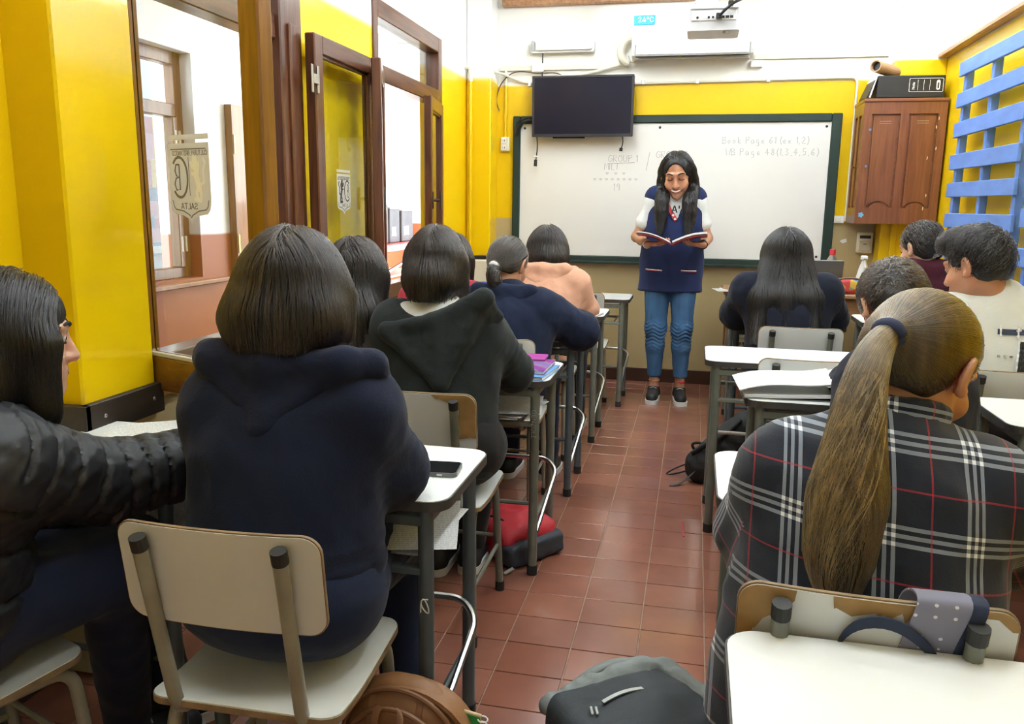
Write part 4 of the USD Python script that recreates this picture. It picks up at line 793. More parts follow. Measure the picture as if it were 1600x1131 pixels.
# ------------------------------------------------------------------ things on the desks
def notebook(name, label, c, w, d, th, rz, cover, pages=True, group=None):
    t = thing(name, label, 'notebook', c, rz, group)
    t.part('pages', bx(-w / 2 + .003, w / 2 - .003, -d / 2 + .003, d / 2 - .003, 0.002, th - 0.002), white_plastic, local=True)
    t.part('cover', bx(-w / 2, w / 2, -d / 2, d / 2, th - 0.0022, th, 0.0008), cover, local=True); t.part('cover', bx(-w / 2, w / 2, -d / 2, d / 2, 0, 0.002, 0.0008), cover, local=True)
    return t
ZD = 0.7005
t = thing('phone', 'dark smartphone in a clear case lying on the white desk', 'phone', (-0.555, 1.655, ZD), 0.10)
t.part('case', prism(rrect(0.155, 0.082, 0.012), 0, 0.0095), mat('phone_case', (0.14, 0.14, 0.145), 0.3, 0.3), local=True)
t.part('screen', prism(rrect(0.149, 0.076, 0.010), 0.0095, 0.0103), mat('phone_glass', (0.012, 0.012, 0.014), 0.05), local=True)
for x in (-0.045, -0.02, 0.01, 0.04): t.part('port', bx(x - 0.006, x + 0.006, -0.0418, -0.040, 0.003, 0.0065, 0.0005), white_plastic, local=True)
purple = raw('striped_cover', {'t': ('texture_coordinate', {}), 'w': ('wave_texture', {'wave_type': 'bands', 'bands_direction': 'diagonal', 'scale': 4.0, 'distortion': 1.5}), 'r': ('rgb_ramp', {'ramp': [(0.0, (0.22, 0.03, 0.30)), (0.35, (0.30, 0.06, 0.36)), (0.45, (0.55, 0.40, 0.03)), (0.6, (0.25, 0.04, 0.30)), (0.8, (0.06, 0.28, 0.45)), (1.0, (0.30, 0.05, 0.34))]}), 'p': ('principled_bsdf', {'roughness': 0.3})}, [('t.object', 'w.vector'), ('w.fac', 'r.fac'), ('r.color', 'p.base_color')], 'p.BSDF')
notebook('notebook', 'light blue notebook at the bottom of the stack on the second desk', (-0.545, 2.765, ZD), 0.17, 0.23, 0.014, -0.10, mat('cover_blue', (0.10, 0.30, 0.62), 0.35))
notebook('notebook', 'purple and yellow striped notebook on top of the light blue one', (-0.555, 2.79, ZD + 0.0145), 0.165, 0.22, 0.014, -0.02, purple)
notebook('notebook', 'magenta notebook at the far side of the stack on the second desk', (-0.58, 2.90, ZD + 0.029), 0.15, 0.11, 0.006, 0.05, mat('cover_magenta', (0.40, 0.04, 0.30), 0.35))
printed = raw('printed_page', {'t': ('texture_coordinate', {}), 's': ('separate_xyz', {}), 'm': ('math', {'math_type': 'multiply', 'value2': 95.0}), 'f': ('math', {'math_type': 'fraction'}), 'g': ('math', {'math_type': 'greater_than', 'value2': 0.62}), 'mp': ('mapping', {'scale': (260.0, 40.0, 1.0)}), 'n': ('noise_texture', {'scale': 1.0}), 'g2': ('math', {'math_type': 'greater_than', 'value2': 0.47}), 'mu': ('math', {'math_type': 'multiply'}), 'mx': ('mix_color', {'a': (0.80, 0.82, 0.83), 'b': (0.58, 0.59, 0.61)}), 'p': ('principled_bsdf', {'roughness': 0.6})},
              [('t.object', 's.vector'), ('s.y', 'm.value1'), ('m.value', 'f.value1'), ('f.value', 'g.value1'), ('t.object', 'mp.vector'), ('mp.vector', 'n.vector'), ('n.fac', 'g2.value1'), ('g.value', 'mu.value1'), ('g2.value', 'mu.value2'), ('mu.value', 'mx.fac'), ('mx.result', 'p.base_color')], 'p.BSDF')
def sheet_thing(label, c, rz, w=0.21, d=0.297, m=printed, curl=0.004, group=None, cat='paper', name='paper_sheet'):
    u, v = np.meshgrid(np.linspace(-w / 2, w / 2, 7), np.linspace(-d / 2, d / 2, 9), indexing='ij')
    P = np.stack([u, v, 0.0016 + curl * ((2 * u / w) ** 2 + .5 * (2 * v / d) ** 2) * .5], -1); t = thing(name, label, cat, c, rz, group); t.part('sheet', sheet(P, 0.001), m, local=True, smooth=True); return t
sheet_thing('printed worksheet on the desk by the pillar, beyond the puffer sleeve', (-1.30, 1.72, ZD), 0.55)
sheet_thing('white worksheet under the grey hoodie arm on the second desk', (-0.80, 2.80, ZD), 0.2)
sheet_thing('sheet under the hands of the student with the white hair tie', (-0.66, 3.62, ZD), 0.1)
sheet_thing('white sheet at the right end of the long-haired student\'s desk', (0.66, 4.46, ZD), -0.3, 0.15, 0.2)
for k, (x, y, rz) in enumerate([(-0.63, 1.66, 0.15), (-0.60, 1.64, -0.05), (-0.58, 1.63, 0.25)]): sheet_thing('white booklet on the shelf under the navy-hoodie desk, %s of three' % ('lowest', 'middle', 'topmost')[k], (x, y, 0.556 + k * 0.012), rz, 0.21, 0.28, m=printed, group='booklets under the first desk')
for k, (x, y, rz) in enumerate([(-0.66, 2.80, 0.1), (-0.62, 2.78, -0.2), (-0.60, 2.77, 0.15)]): sheet_thing('loose paper on the shelf under the notebook stack, %s of three' % ('lowest', 'middle', 'topmost')[k], (x, y, 0.556 + k * 0.012), rz, 0.21, 0.27, m=printed, group='papers under the second desk')
sheet_thing('paper on the shelf below the puffer sleeve', (-1.14, 1.62, 0.556), 0.2, 0.21, 0.27)
# curled open notebook
t = thing('open_notebook', 'open white notebook with pages curled over, on the desk ahead of the ponytail', 'notebook', (0.33, 2.70, ZD), 0.06)
n_, m_ = 30, 6
for k in range(4):
    s = np.linspace(0, 1, n_); e = 0.0022 * k
    X = np.where(s < .55, -0.16 + s / .55 * 0.30, 0.14 + 0.035 * np.sin((s - .55) / .45 * np.pi * .95) - np.maximum(s - .72, 0) * 0.22)
    Z = np.where(s < .55, 0.003 + e + 0.010 * (s / .55) ** 2, 0.013 + e + (0.046 - e * 1.3) * np.clip((s - .55) / .3, 0, 1) ** 0.8 - 0.012 * np.clip((s - .85) / .15, 0, 1))
    P = np.stack([np.repeat(X[:, None], m_, 1), np.repeat(np.linspace(-0.115, 0.115, m_)[None], n_, 0), np.repeat(Z[:, None], m_, 1)], -1)
    t.part('page_block', sheet(P[::-1], 0.0018), white_plastic, local=True, smooth=50)
s = np.linspace(0, 1, 16); P = np.stack([np.repeat((-0.175 + 0.30 * s)[:, None], m_, 1), np.repeat(np.linspace(-0.112, 0.118, m_)[None], 16, 0), np.repeat((0.022 + 0.038 * s ** .8 + 0.006 * np.sin(s * 6))[:, None], m_, 1)], -1)
t.part('folded_page', sheet(P[::-1], 0.003), mat('paper_white', (0.82, 0.82, 0.81), 0.6), local=True, smooth=50)
t.part('cover', bx(-0.165, 0.17, -0.12, 0.12, 0, 0.0022, 0.0008), mat('cover_grey', (0.12, 0.12, 0.12), 0.5), local=True)
# polka-dot strap hung over the chipped chair, with its blue loop
dots = raw('polka_dot_cloth', {'t': ('texture_coordinate', {}), 'mp': ('mapping', {'rotation': (0, 0, 0.785), 'scale': (1, 1, 1)}), 'v': ('voronoi_texture', {'scale': 58.0, 'randomness': 0.0, 'dimensions': '3D'}), 'g': ('math', {'math_type': 'less_than', 'value2': 0.17}), 'mx': ('mix_color', {'a': (0.20, 0.20, 0.27), 'b': (0.62, 0.62, 0.68)}), 'p': ('principled_bsdf', {'roughness': 0.8})},
           [('t.object', 'mp.vector'), ('mp.vector', 'v.vector'), ('v.distance', 'g.value1'), ('g.value', 'mx.fac'), ('mx.result', 'p.base_color')], 'p.BSDF')
t = thing('polka_dot_strap', 'grey polka-dot strap with navy border hung over the chipped chair back', 'strap', (0.335, 1.09, 0.60))
def drape(x0, x1, dx, z1, off=0.0):
    path = spline([(0, 1.150, 0.72), (0, 1.120, 0.7785), (0, 1.093, 0.775), (0, 1.097, 0.735), (0, 1.108, 0.68), (0, 1.118, z1)], 26)
    P = np.stack([np.stack([np.full(26, x) + dx * (0.775 - path[:, 2]), path[:, 1] - off, path[:, 2]], -1) for x in np.linspace(x0, x1, 5)], 1); return sheet(P, 0.003)
t.part('strap', drape(0.312, 0.380, -0.18, 0.60), dots, smooth=50)
t.part('border', drape(0.379, 0.398, -0.18, 0.60, 0.001), mat('navy_webbing', (0.018, 0.028, 0.065), 0.8), smooth=50)
lp = spline([(0.345, 1.104, 0.690), (0.315, 1.098, 0.722), (0.275, 1.098, 0.738), (0.240, 1.10, 0.728), (0.222, 1.105, 0.70), (0.218, 1.112, 0.65)], 22)
t.part('loop', sheet(np.stack([lp + V(0, 0, -0.009), lp + V(0, -0.004, 0.009)], 1), 0.0025), mat('navy_webbing', (0.018, 0.028, 0.065), 0.8), smooth=50)
solo('red_pen', rod((0.014, 3.27, 0.005), (0.020, 3.12, 0.005), 0.003, 8), mat('red_pen', (0.6, 0.02, 0.04), 0.35), 'red pen lying on the floor tiles beside the right desk', 'pen')
# corridor clutter beyond the second window
t = thing('hall_rack', 'red-topped metal rack with dark boxes in the corridor beyond the window', 'rack', (-2.7, 6.6, 0))
redm = mat('rack_red', (0.5, 0.07, 0.06), 0.45); darkb = mat('dark_box', (0.06, 0.055, 0.06), 0.6, var=0.3)
t.part('top', bx(-3.15, -2.45, 6.2, 7.4, 0.88, 0.94, 0.004), redm)
for x in (-3.12, -2.48):
    for y in (6.23, 7.37): t.part('post', bx(x - .02, x + .02, y - .02, y + .02, 0, 0.88, 0.003), steel)
t.part('brace', beam((-2.46, 6.25, 0.70), (-2.46, 7.35, 0.86), 0.02, 0.02), steel); t.part('shelf', bx(-3.12, -2.48, 6.23, 7.37, 0.66, 0.68, 0.003), steel)
for k, (y, h, w) in enumerate([(6.25, .33, .42), (6.70, .30, .25), (7.0, .28, .3)]):
    b_ = thing('dark_carton', 'dark box on the red corridor rack, %s of three' % ('nearest', 'middle', 'farthest')[k], 'box', (-2.75, y + w / 2, 0.941))
    b_.part('body', bx(-2.98, -2.55, y, y + w, 0.941, 0.941 + h, 0.008), darkb); b_.part('label', bx(-2.553, -2.548, y + .05, y + w * .6, 1.0, 1.08), white_plastic); b_.part('lid', bx(-2.99, -2.54, y - .004, y + w + .004, 0.93 + h, 0.945 + h, 0.004), mat('grey_plastic', None))
t = thing('cardboard_carton', 'brown cardboard carton under the corridor rack', 'box', (-2.7, 6.6, 0))
t.part('body', bx(-2.44, -2.05, 6.1, 6.9, 0.0, 0.62, 0.01), kraft); t.part('tape', bx(-2.46, -2.045, 6.45, 6.55, 0.0, 0.622), mat('tape', (0.5, 0.38, 0.2), 0.3)); t.part('printed_panel', bx(-2.052, -2.047, 6.2, 6.4, 0.25, 0.5), white_plastic)

# ================================================================== BODIES AND CLOTH: signed distance fields turned into meshes
class SDF:
    """A smooth union of tapering limbs, ellipsoids and flaps, meshed by surface nets; TAG marks which shape a vertex belongs to."""
    def __init__(s, k=0.03): s.p, s.k = [], k
    def cone(s, a, b, ra, rb, k=None, flat=None, sub=False, tag=0):
        s.p.append(('c', V(*a), V(*b), ra, rb, s.k if k is None else k, flat, sub, tag)); return s
    def path(s, pts, rs, k=None, flat=None, tag=0):
        rs = np.broadcast_to(rs, len(pts))
        for a, b, x, y in zip(pts, pts[1:], rs, rs[1:]): s.cone(a, b, x, y, k, flat, False, tag)
        return s
    def ell(s, c, r, R=None, k=None, sub=False, tag=0):
        s.p.append(('e', V(*c), V(*r), np.eye(3) if R is None else np.asarray(R), None, s.k if k is None else k, None, sub, tag)); return s
    def tri(s, a, b, c, r, k=None, tag=0):
        s.p.append(('t', V(*a), V(*b), V(*c), r, s.k if k is None else k, None, False, tag)); return s
    def box(s, c, half, r, R=None, k=None, sub=False, tag=0):
        s.p.append(('b', V(*c), V(*half), np.eye(3) if R is None else np.asarray(R), r, s.k if k is None else k, None, sub, tag)); return s
    @staticmethod
    def _d(q, P):
        if q[0] == 'b':
            _, c, half, R, r, *_ = q; v = np.abs((P - c) @ R) - (half - r)
            return np.sqrt((np.maximum(v, 0) ** 2).sum(-1)) + np.minimum(v.max(-1), 0) - r
        if q[0] == 'c':
            _, a, b, ra, rb, _, flat, _, _ = q
            v, ab, m = P - a, b - a, 1.0
            if flat is not None:
                n, f = V(*flat[0]), flat[1]; v = v + (v @ n)[..., None] * n * (1 / f - 1); ab = ab + n * (ab @ n) * (1 / f - 1); m = min(1.0, f)
            t = np.clip((v @ ab) / (ab @ ab + 1e-12), 0, 1)
            return (np.sqrt(((v - t[..., None] * ab) ** 2).sum(-1)) - (ra + t * (rb - ra))) * m
        if q[0] == 'e':
            _, c, r, R, *_ = q; v = (P - c) @ R
            k0 = np.sqrt(((v / r) ** 2).sum(-1)); k1 = np.sqrt(((v / r ** 2) ** 2).sum(-1)); return k0 * (k0 - 1) / (k1 + 1e-9)
        _, a, b, c, r, *_ = q
        n = np.cross(b - a, c - a); n /= np.linalg.norm(n); h = (P - a) @ n; pr = P - h[..., None] * n
        e0, e1 = b - a, c - a; w = pr - a; d00, d01, d11 = e0 @ e0, e0 @ e1, e1 @ e1; d20, d21 = w @ e0, w @ e1; den = d00 * d11 - d01 * d01
        u, v2 = (d11 * d20 - d01 * d21) / den, (d00 * d21 - d01 * d20) / den
        ins = (u >= 0) & (v2 >= 0) & (u + v2 <= 1)
        def seg(p, q2):
            ab = q2 - p; t = np.clip(((P - p) @ ab) / (ab @ ab), 0, 1); return np.sqrt(((P - p - t[..., None] * ab) ** 2).sum(-1))
        return np.where(ins, np.abs(h), np.minimum(np.minimum(seg(a, b), seg(b, c)), seg(c, a))) - r
    def _box(s, q):
        if q[0] == 'c': r = max(q[3], q[4]); L = np.stack([q[1], q[2]]); return L.min(0) - r, L.max(0) + r
        if q[0] == 'b': r = np.abs(q[3]) @ q[2]; return q[1] - r, q[1] + r
        if q[0] == 'e': r = np.sqrt((q[3] ** 2) @ (q[2] ** 2)); return q[1] - r, q[1] + r
        L = np.stack(q[1:4]); return L.min(0) - q[4], L.max(0) + q[4]
    def grid(s, h, zmin=None, zmax=None, post=None):
        bb = [s._box(q) for q in s.p if not q[7]]; lo = np.min([b[0] for b in bb], 0) - 2.5 * h; hi = np.max([b[1] for b in bb], 0) + 2.5 * h
        if zmin is not None: lo[2] = max(lo[2], zmin - 2 * h)
        if zmax is not None: hi[2] = min(hi[2], zmax + 2 * h)
        n = np.ceil((hi - lo) / h).astype(int) + 1; ax = [lo[i] + h * np.arange(n[i]) for i in range(3)]
        D = np.full(n, 0.25, np.float32); T = np.zeros(n, np.int8); best = np.full(n, 9.0, np.float32)
        for q in s.p:
            a, b = s._box(q); pad = q[5] + 3 * h + 0.012
            i0 = np.clip(np.floor((a - pad - lo) / h).astype(int), 0, n); i1 = np.clip(np.ceil((b + pad - lo) / h).astype(int) + 1, 0, n)
            if (i1 <= i0).any(): continue
            sl = tuple(slice(x, y) for x, y in zip(i0, i1))
            P = np.stack(np.meshgrid(*[ax[i][sl[i]] for i in range(3)], indexing='ij'), -1)
            d = s._d(q, P).astype(np.float32); A = D[sl]; k = max(q[5], 1e-4)
            if q[7]: d = -d; hh = np.maximum(k - np.abs(A - d), 0) / k; D[sl] = np.maximum(A, d) + hh * hh * k / 4
            else:
                hh = np.maximum(k - np.abs(A - d), 0) / k; D[sl] = np.minimum(A, d) - hh * hh * k / 4
                w = d < best[sl]; T[sl] = np.where(w, q[8], T[sl]); best[sl] = np.where(w, d, best[sl])
        if zmin is not None or zmax is not None:
            z = ax[2][None, None, :]
            if zmin is not None: D = np.maximum(D, (zmin - z).astype(np.float32))
            if zmax is not None: D = np.maximum(D, (z - zmax).astype(np.float32))
        if post: D = post(D, ax)
        return D, T, lo, h
    def mesh(s, h, fold=0.0, fscale=14.0, seed=0, stretch=(1, 1, 1), tags=False, **kw):
        D, T, lo, h = s.grid(h, **kw); v, f = nets(D, lo, h)
        tg = T[tuple(np.clip(np.round((v - lo) / h).astype(int), 0, np.array(T.shape) - 1).T)]
        if fold: v = wrinkle(v, f, fold, fscale, seed, stretch)
        return (v, f, tg) if tags else (v, f)
def vnormals(v, f):
    n = np.zeros_like(v); c = np.cross(v[f[:, 1]] - v[f[:, 0]], v[f[:, 2]] - v[f[:, 0]])
    for k in range(3): np.add.at(n, f[:, k], c)
    return n / (np.linalg.norm(n, axis=1, keepdims=True) + 1e-12)
def wrinkle(v, f, amp, scale, seed, stretch=(1, 1, 1)):
    """Cloth folds: ridged noise pushed along the normals."""
    n = vnormals(v, f); q = v * np.asarray(stretch) * scale
    a = meshkit.fbm(q + 0.9 * meshkit.fbm(q * 0.6 + 7, 2, seed + 9)[:, None], 3, seed)
    r = 1 - np.abs(2 * meshkit.noise(q * 1.7 + 31, seed + 3) - 1)
    return v + n * (amp * ((a - 0.5) * 1.6 + (r - 0.55) * 0.55))[:, None]
def nets(D, lo, h):
    """Surface nets: one vertex per cell that the surface crosses, one quad per crossed edge."""
    n = np.array(D.shape); ins = D < 0
    c = np.array([[i, j, k] for i in (0, 1) for j in (0, 1) for k in (0, 1)])
    cnt = sum(ins[x:n[0] - 1 + x, y:n[1] - 1 + y, z:n[2] - 1 + z].astype(np.int8) for x, y, z in c)
    cell = np.argwhere((cnt > 0) & (cnt < 8)); idx = np.full(n - 1, -1, np.int64); idx[tuple(cell.T)] = np.arange(len(cell))
    val = np.stack([D[tuple((cell + o).T)] for o in c], 1); acc, w = np.zeros((len(cell), 3)), np.zeros(len(cell))
    for a in range(8):
        for b in range(a + 1, 8):
            if np.abs(c[a] - c[b]).sum() == 1:
                m = (val[:, a] < 0) != (val[:, b] < 0); t = val[m, a] / (val[m, a] - val[m, b])
                acc[m] += c[a] + t[:, None] * (c[b] - c[a]); w[m] += 1
    v = lo + h * (cell + acc / w[:, None]); fs = []
    for ax in range(3):
        u, q = (ax + 1) % 3, (ax + 2) % 3; s0 = [slice(1, -1)] * 3; s1 = [slice(1, -1)] * 3; s0[ax] = slice(0, n[ax] - 1); s1[ax] = slice(1, n[ax])
        A, B = ins[tuple(s0)], ins[tuple(s1)]; e = np.argwhere(A != B)
        if not len(e): continue
        neg = A[tuple(e.T)]; off = np.ones(3, int); off[ax] = 0; e = e + off
        eu, eq = np.eye(3, dtype=int)[u], np.eye(3, dtype=int)[q]
        quad = np.stack([idx[tuple((e - x).T)] for x in (eu + eq, eq, 0 * eu, eu)], 1)
        quad[~neg] = quad[~neg][:, ::-1]; ok = (quad >= 0).all(1); fs.append(quad[ok])
    q = np.vstack(fs); return v, np.vstack([q[:, [0, 1, 2]], q[:, [0, 2, 3]]])

# ------------------------------------------------------------------ people
skin_tan = mat('skin_tan', (0.50, 0.235, 0.135), 0.48, sss=0.25, var=0.08, vscale=25)
skin_fair = mat('skin_fair', (0.60, 0.33, 0.22), 0.48, sss=0.25, var=0.08, vscale=25)
def hair_mat(name, c, rough=0.30):
    """Glossy strands whose tone changes from lock to lock."""
    c = np.asarray(c)
    return raw(name, {'t': ('texture_coordinate', {}), 'm': ('mapping', {'scale': (1, 1, 0.12)}), 'n': ('noise_texture', {'scale': 70.0, 'detail': 3.0}), 'r': ('rgb_ramp', {'ramp': [(0.32, tuple(c * 0.55)), (0.5, tuple(c)), (0.68, tuple(np.minimum(c * 1.9, 1)))]}),
                      'p': ('principled_hair_bsdf', {'model': 'Chiang', 'parametrization': 'Direct coloring', 'roughness': rough, 'radial_roughness': 0.45, 'coat': 0.0, 'random_roughness': 0.2, 'R': 0.5, 'TT': 0.12, 'TRT': 0.4})},
               [('t.object', 'm.vector'), ('m.vector', 'n.vector'), ('n.fac', 'r.fac'), ('r.color', 'p.color')], 'p.BSDF')
HAIR = {'black': ((0.006, 0.0052, 0.0054), (0.0075, 0.0065, 0.0068)), 'brownblack': ((0.0085, 0.0064, 0.0056), (0.0125, 0.0092, 0.0078)), 'brown': ((0.030, 0.019, 0.013), (0.055, 0.035, 0.024)), 'ash': ((0.013, 0.010, 0.0085), (0.026, 0.020, 0.0165)), 'blonde': ((0.034, 0.021, 0.009), (0.052, 0.033, 0.014)), 'honey': ((0.070, 0.043, 0.015), (0.19, 0.122, 0.045))}
HM = {k: (mat('hair_mass_' + k, a, 0.45, var=0.3, vscale=30, stretch=(6, 6, 0.6), bump=0.6, bscale=60, dist=0.003), hair_mat('hair_strand_' + k, b)) for k, (a, b) in HAIR.items()}

def curves(parent, name, pts, r0, r1, material, label=None):
    """Hair strands: pts (n, m, 3) in world coordinates."""
    n, m = pts.shape[:2]; p = numbered(parent.path, name); g = UsdGeom.BasisCurves.Define(stage, p)
    g.CreateTypeAttr('linear'); g.CreateCurveVertexCountsAttr(Vt.IntArray.FromNumpy(np.full(n, m, np.int32)))
    q = (pts.reshape(-1, 3) - parent.base) @ parent.R; g.CreatePointsAttr(Vt.Vec3fArray.FromNumpy(q.astype(np.float32)))
    w = np.tile(np.linspace(r0, r1, m) * 2, n); g.CreateWidthsAttr(Vt.FloatArray.FromNumpy(w.astype(np.float32))); g.SetWidthsInterpolation('vertex')
    UsdShade.MaterialBindingAPI.Apply(g.GetPrim()).Bind(material); g.GetPrim().SetCustomDataByKey('kind', 'stuff')
    if label: g.GetPrim().SetCustomDataByKey('label', label)

def groom(field, roots, steps, ds, flow, rng, off=(0.0005, 0.006), clump=0.0, stop=None, wave=0.0):
    """Traces strands over the surface of a hair volume; flow(p) gives the wanted direction."""
    D, T, lo, h = field; p = roots.copy(); out = [p.copy()]; o = rng.uniform(*off, len(p)); ph = rng.uniform(0, 6.28, len(p)); fr = rng.uniform(0.6, 1.3, len(p))
    def samp(x): return map_coordinates(D, ((x - lo) / h).T, order=1, mode='nearest')
    def grad(x):
        e = h; return np.stack([samp(x + V(*np.eye(3)[k]) * e) - samp(x - V(*np.eye(3)[k]) * e) for k in range(3)], -1)
    live = np.ones(len(p), bool)
    for i in range(steps):
        g = grad(p); g /= np.linalg.norm(g, axis=1, keepdims=True) + 1e-9
        d = flow(p); under = g[:, 2] < -0.55
        t = d - g * (d * g).sum(1, keepdims=True); t = np.where(under[:, None], d, t); t /= np.linalg.norm(t, axis=1, keepdims=True) + 1e-9
        side = np.cross(g, t); t = t + side * (wave * np.sin(ph + i * 0.55 * fr))[:, None]
        q = p + t * ds; c = samp(q) - o; q = q - np.where(under[:, None], 0, g * np.clip(c, -0.012, 0.012)[:, None])
        if stop is not None: live = live & ~stop(q)
        p = np.where(live[:, None], q, p + (q - p) * 0.02); out.append(p.copy())
    return np.stack(out, 1)

class Head:
    """Head frame: x to the right, y forward, z up; s scales a head 0.22 m tall."""
    def __init__(s, c, yaw=0, pitch=0, roll=0, scale=1.0):
        s.c, s.s = V(*c), scale; s.R = rotz(yaw) @ rotx(-pitch) @ roty(roll)   # pitch > 0 looks down
    def __call__(s, x, y, z): return s.c + s.R @ V(x, y, z) * s.s
    def many(s, P): return s.c + (np.asarray(P, float) * s.s) @ s.R.T
    def ell(s, f, c, r, rot=None, **k): f.ell(s(*c), V(*r) * s.s, s.R if rot is None else s.R @ rot, **k)
    def build(s, f, neck, female=True, smile=False):
        e = s.ell
        e(f, (0, -0.012, 0.028), (0.073, 0.091, 0.082), k=0.01); e(f, (0, 0.028, -0.032), (0.057, 0.062, 0.074), k=0.03)
        f.cone(s(-0.045, 0.0, -0.06), s(0, 0.064, -0.096), 0.016 * s.s, 0.020 * s.s, k=0.03); f.cone(s(0.045, 0.0, -0.06), s(0, 0.064, -0.096), 0.016 * s.s, 0.020 * s.s, k=0.03)
        e(f, (0, 0.074, -0.094), (0.019, 0.016, 0.016), k=0.02)
        for x in (-1, 1):
            e(f, (x * 0.039, 0.058, -0.034), (0.024, 0.024, 0.022), k=0.02)                      # cheek
            e(f, (x * 0.031, 0.084, 0.006), (0.019, 0.012, 0.011), k=0.012, sub=True)           # eye socket
            e(f, (x * 0.031, 0.072, 0.005), (0.0145, 0.0135, 0.0125), k=0.004)                   # eyeball under the lids
            f.cone(s(x * 0.012, 0.084, 0.024), s(x * 0.046, 0.074, 0.024), 0.010 * s.s, 0.008 * s.s, k=0.014)   # brow
            E = rotz(x * 0.35) @ roty(x * 0.12)
            e(f, (x * 0.077, -0.010, -0.006), (0.0085, 0.019, 0.031), E, k=0.006); e(f, (x * 0.084, -0.006, -0.004), (0.006, 0.010, 0.019), E, k=0.005, sub=True); e(f, (x * 0.076, -0.004, -0.031), (0.008, 0.009, 0.010), k=0.006)
            e(f, (x * 0.012, 0.093, -0.037), (0.009, 0.010, 0.008), k=0.008)                     # nostril wing
        f.cone(s(0, 0.083, 0.012), s(0, 0.106, -0.034), 0.0085 * s.s, 0.0115 * s.s, k=0.012)
        e(f, (0, 0.080, -0.062), (0.027, 0.014, 0.018), k=0.015)
        if smile:
            e(f, (0, 0.096, -0.0635), (0.021, 0.014, 0.0065), k=0.004, sub=True)
            for x in (-1, 1): e(f, (x * 0.036, 0.070, -0.046), (0.016, 0.017, 0.016), k=0.015)
        else: e(f, (0, 0.091, -0.060), (0.020, 0.007, 0.005), k=0.005); e(f, (0, 0.089, -0.070), (0.017, 0.007, 0.0055), k=0.005)
        f.cone(s(0, -0.018, -0.045), neck, 0.050 * s.s, 0.053, k=0.03)
def hand(f, w, d, up, side, size=0.175, curl=(0.4, 0.5, 0.4), spread=0.06, thumb=0.55):
    """A hand from its wrist W along D; UP is the back of the hand, SIDE=+1 puts the thumb to the left of d seen from the back."""
    d, up = unit(V(*d)), V(*up); up = unit(up - d * (up @ d)); x = np.cross(d, up); u = size / 0.185; w = V(*w)
    P = lambda a, b, c: w + (d * a + x * b + up * c) * u
    for b in (-0.028, -0.010, 0.010, 0.028): f.cone(P(0.012, b * 0.75, 0), P(0.092, b, 0.004 - abs(b) * 0.12), 0.0135 * u, 0.0115 * u, k=0.012)
    for b, L, r in ((-0.029, 0.060, 0.0073), (-0.010, 0.074, 0.0080), (0.010, 0.080, 0.0083), (0.029, 0.072, 0.0080)):
        b = b * 1.0; b0 = -b * side; base = P(0.094, b0, 0.002); a0 = b0 * spread * 8; dir_ = unit(d + x * a0); p, ang = base, 0.0
        for c, l, r0, r1 in zip(curl, (0.44, 0.32, 0.24), (1.0, 0.93, 0.86), (0.93, 0.86, 0.72)):
            ang += c; dd = dir_ * math.cos(ang) - up * math.sin(ang); q = p + dd * L * l * u; f.cone(p, q, r * r0 * u, r * r1 * u, k=0.002); p = q
    s = -side
    a, b = P(0.020, s * 0.026, -0.004), P(0.055, s * 0.046, -0.016); c_ = P(0.085, s * (0.046 - 0.012 * thumb), -0.024 - 0.012 * thumb); e_ = P(0.108, s * (0.040 - 0.022 * thumb), -0.028 - 0.02 * thumb)
    f.cone(a, b, 0.0135 * u, 0.0105 * u, k=0.010); f.cone(b, c_, 0.0102 * u, 0.009 * u, k=0.002); f.cone(c_, e_, 0.009 * u, 0.0072 * u, k=0.002)
    return P

class Pose:
    """Joints of a sitting or standing figure, in world metres."""
    def __init__(s, pelvis, chest, neck, shw, yaw, elbows, wrists, knees, ankles, head, hands=None, drop=0.0):
        s.pel, s.ch, s.nk = V(*pelvis), V(*chest), V(*neck); s.side = V(math.cos(yaw), math.sin(yaw), 0); s.fwd = V(-math.sin(yaw), math.cos(yaw), 0); s.yaw = yaw
        s.up = unit(s.nk - s.pel); s.bk = unit(s.fwd - s.up * (s.fwd @ s.up))
        s.sh = [s.nk - s.up * (0.055 + drop) - s.side * shw, s.nk - s.up * (0.055 + drop) + s.side * shw]
        s.el, s.wr, s.kn, s.an, s.head = [V(*e) for e in elbows], [V(*w) for w in wrists], [V(*k) for k in knees], [V(*a) for a in ankles], head
        s.hip = [s.pel - s.side * 0.085, s.pel + s.side * 0.085]; s.hands = hands or [{}, {}]

def torso(f, p, g=0.0, waist=0.118, chest=0.128, hip=0.14, long=0.06):
    """The trunk: hips to shoulders, flattened front to back; g is the ease of the cloth."""
    fl = (p.bk, 0.72); a = p.pel; m = (p.pel + p.ch) / 2
    f.cone(a - p.up * long, a + p.up * 0.02, hip + g, hip + g * 0.9, k=0.05, flat=(p.bk, 0.82)); f.cone(a, m, hip * 0.93 + g, waist + g, k=0.06, flat=fl); f.cone(m, p.ch, waist + g, chest + g, k=0.06, flat=fl)
    f.cone(p.ch, p.nk - p.up * 0.10, chest + g, chest * 0.80 + g, k=0.06, flat=fl)
    for k in (0, 1):
        i = p.nk - p.up * 0.035; f.cone(i, p.sh[k], 0.052 + g * .6, 0.048 + g * .5, k=0.05); f.cone(p.sh[k] - p.up * 0.03, p.ch + (p.sh[k] - p.nk) * 0.35, 0.062 + g * .5, 0.07 + g * .5, k=0.06)
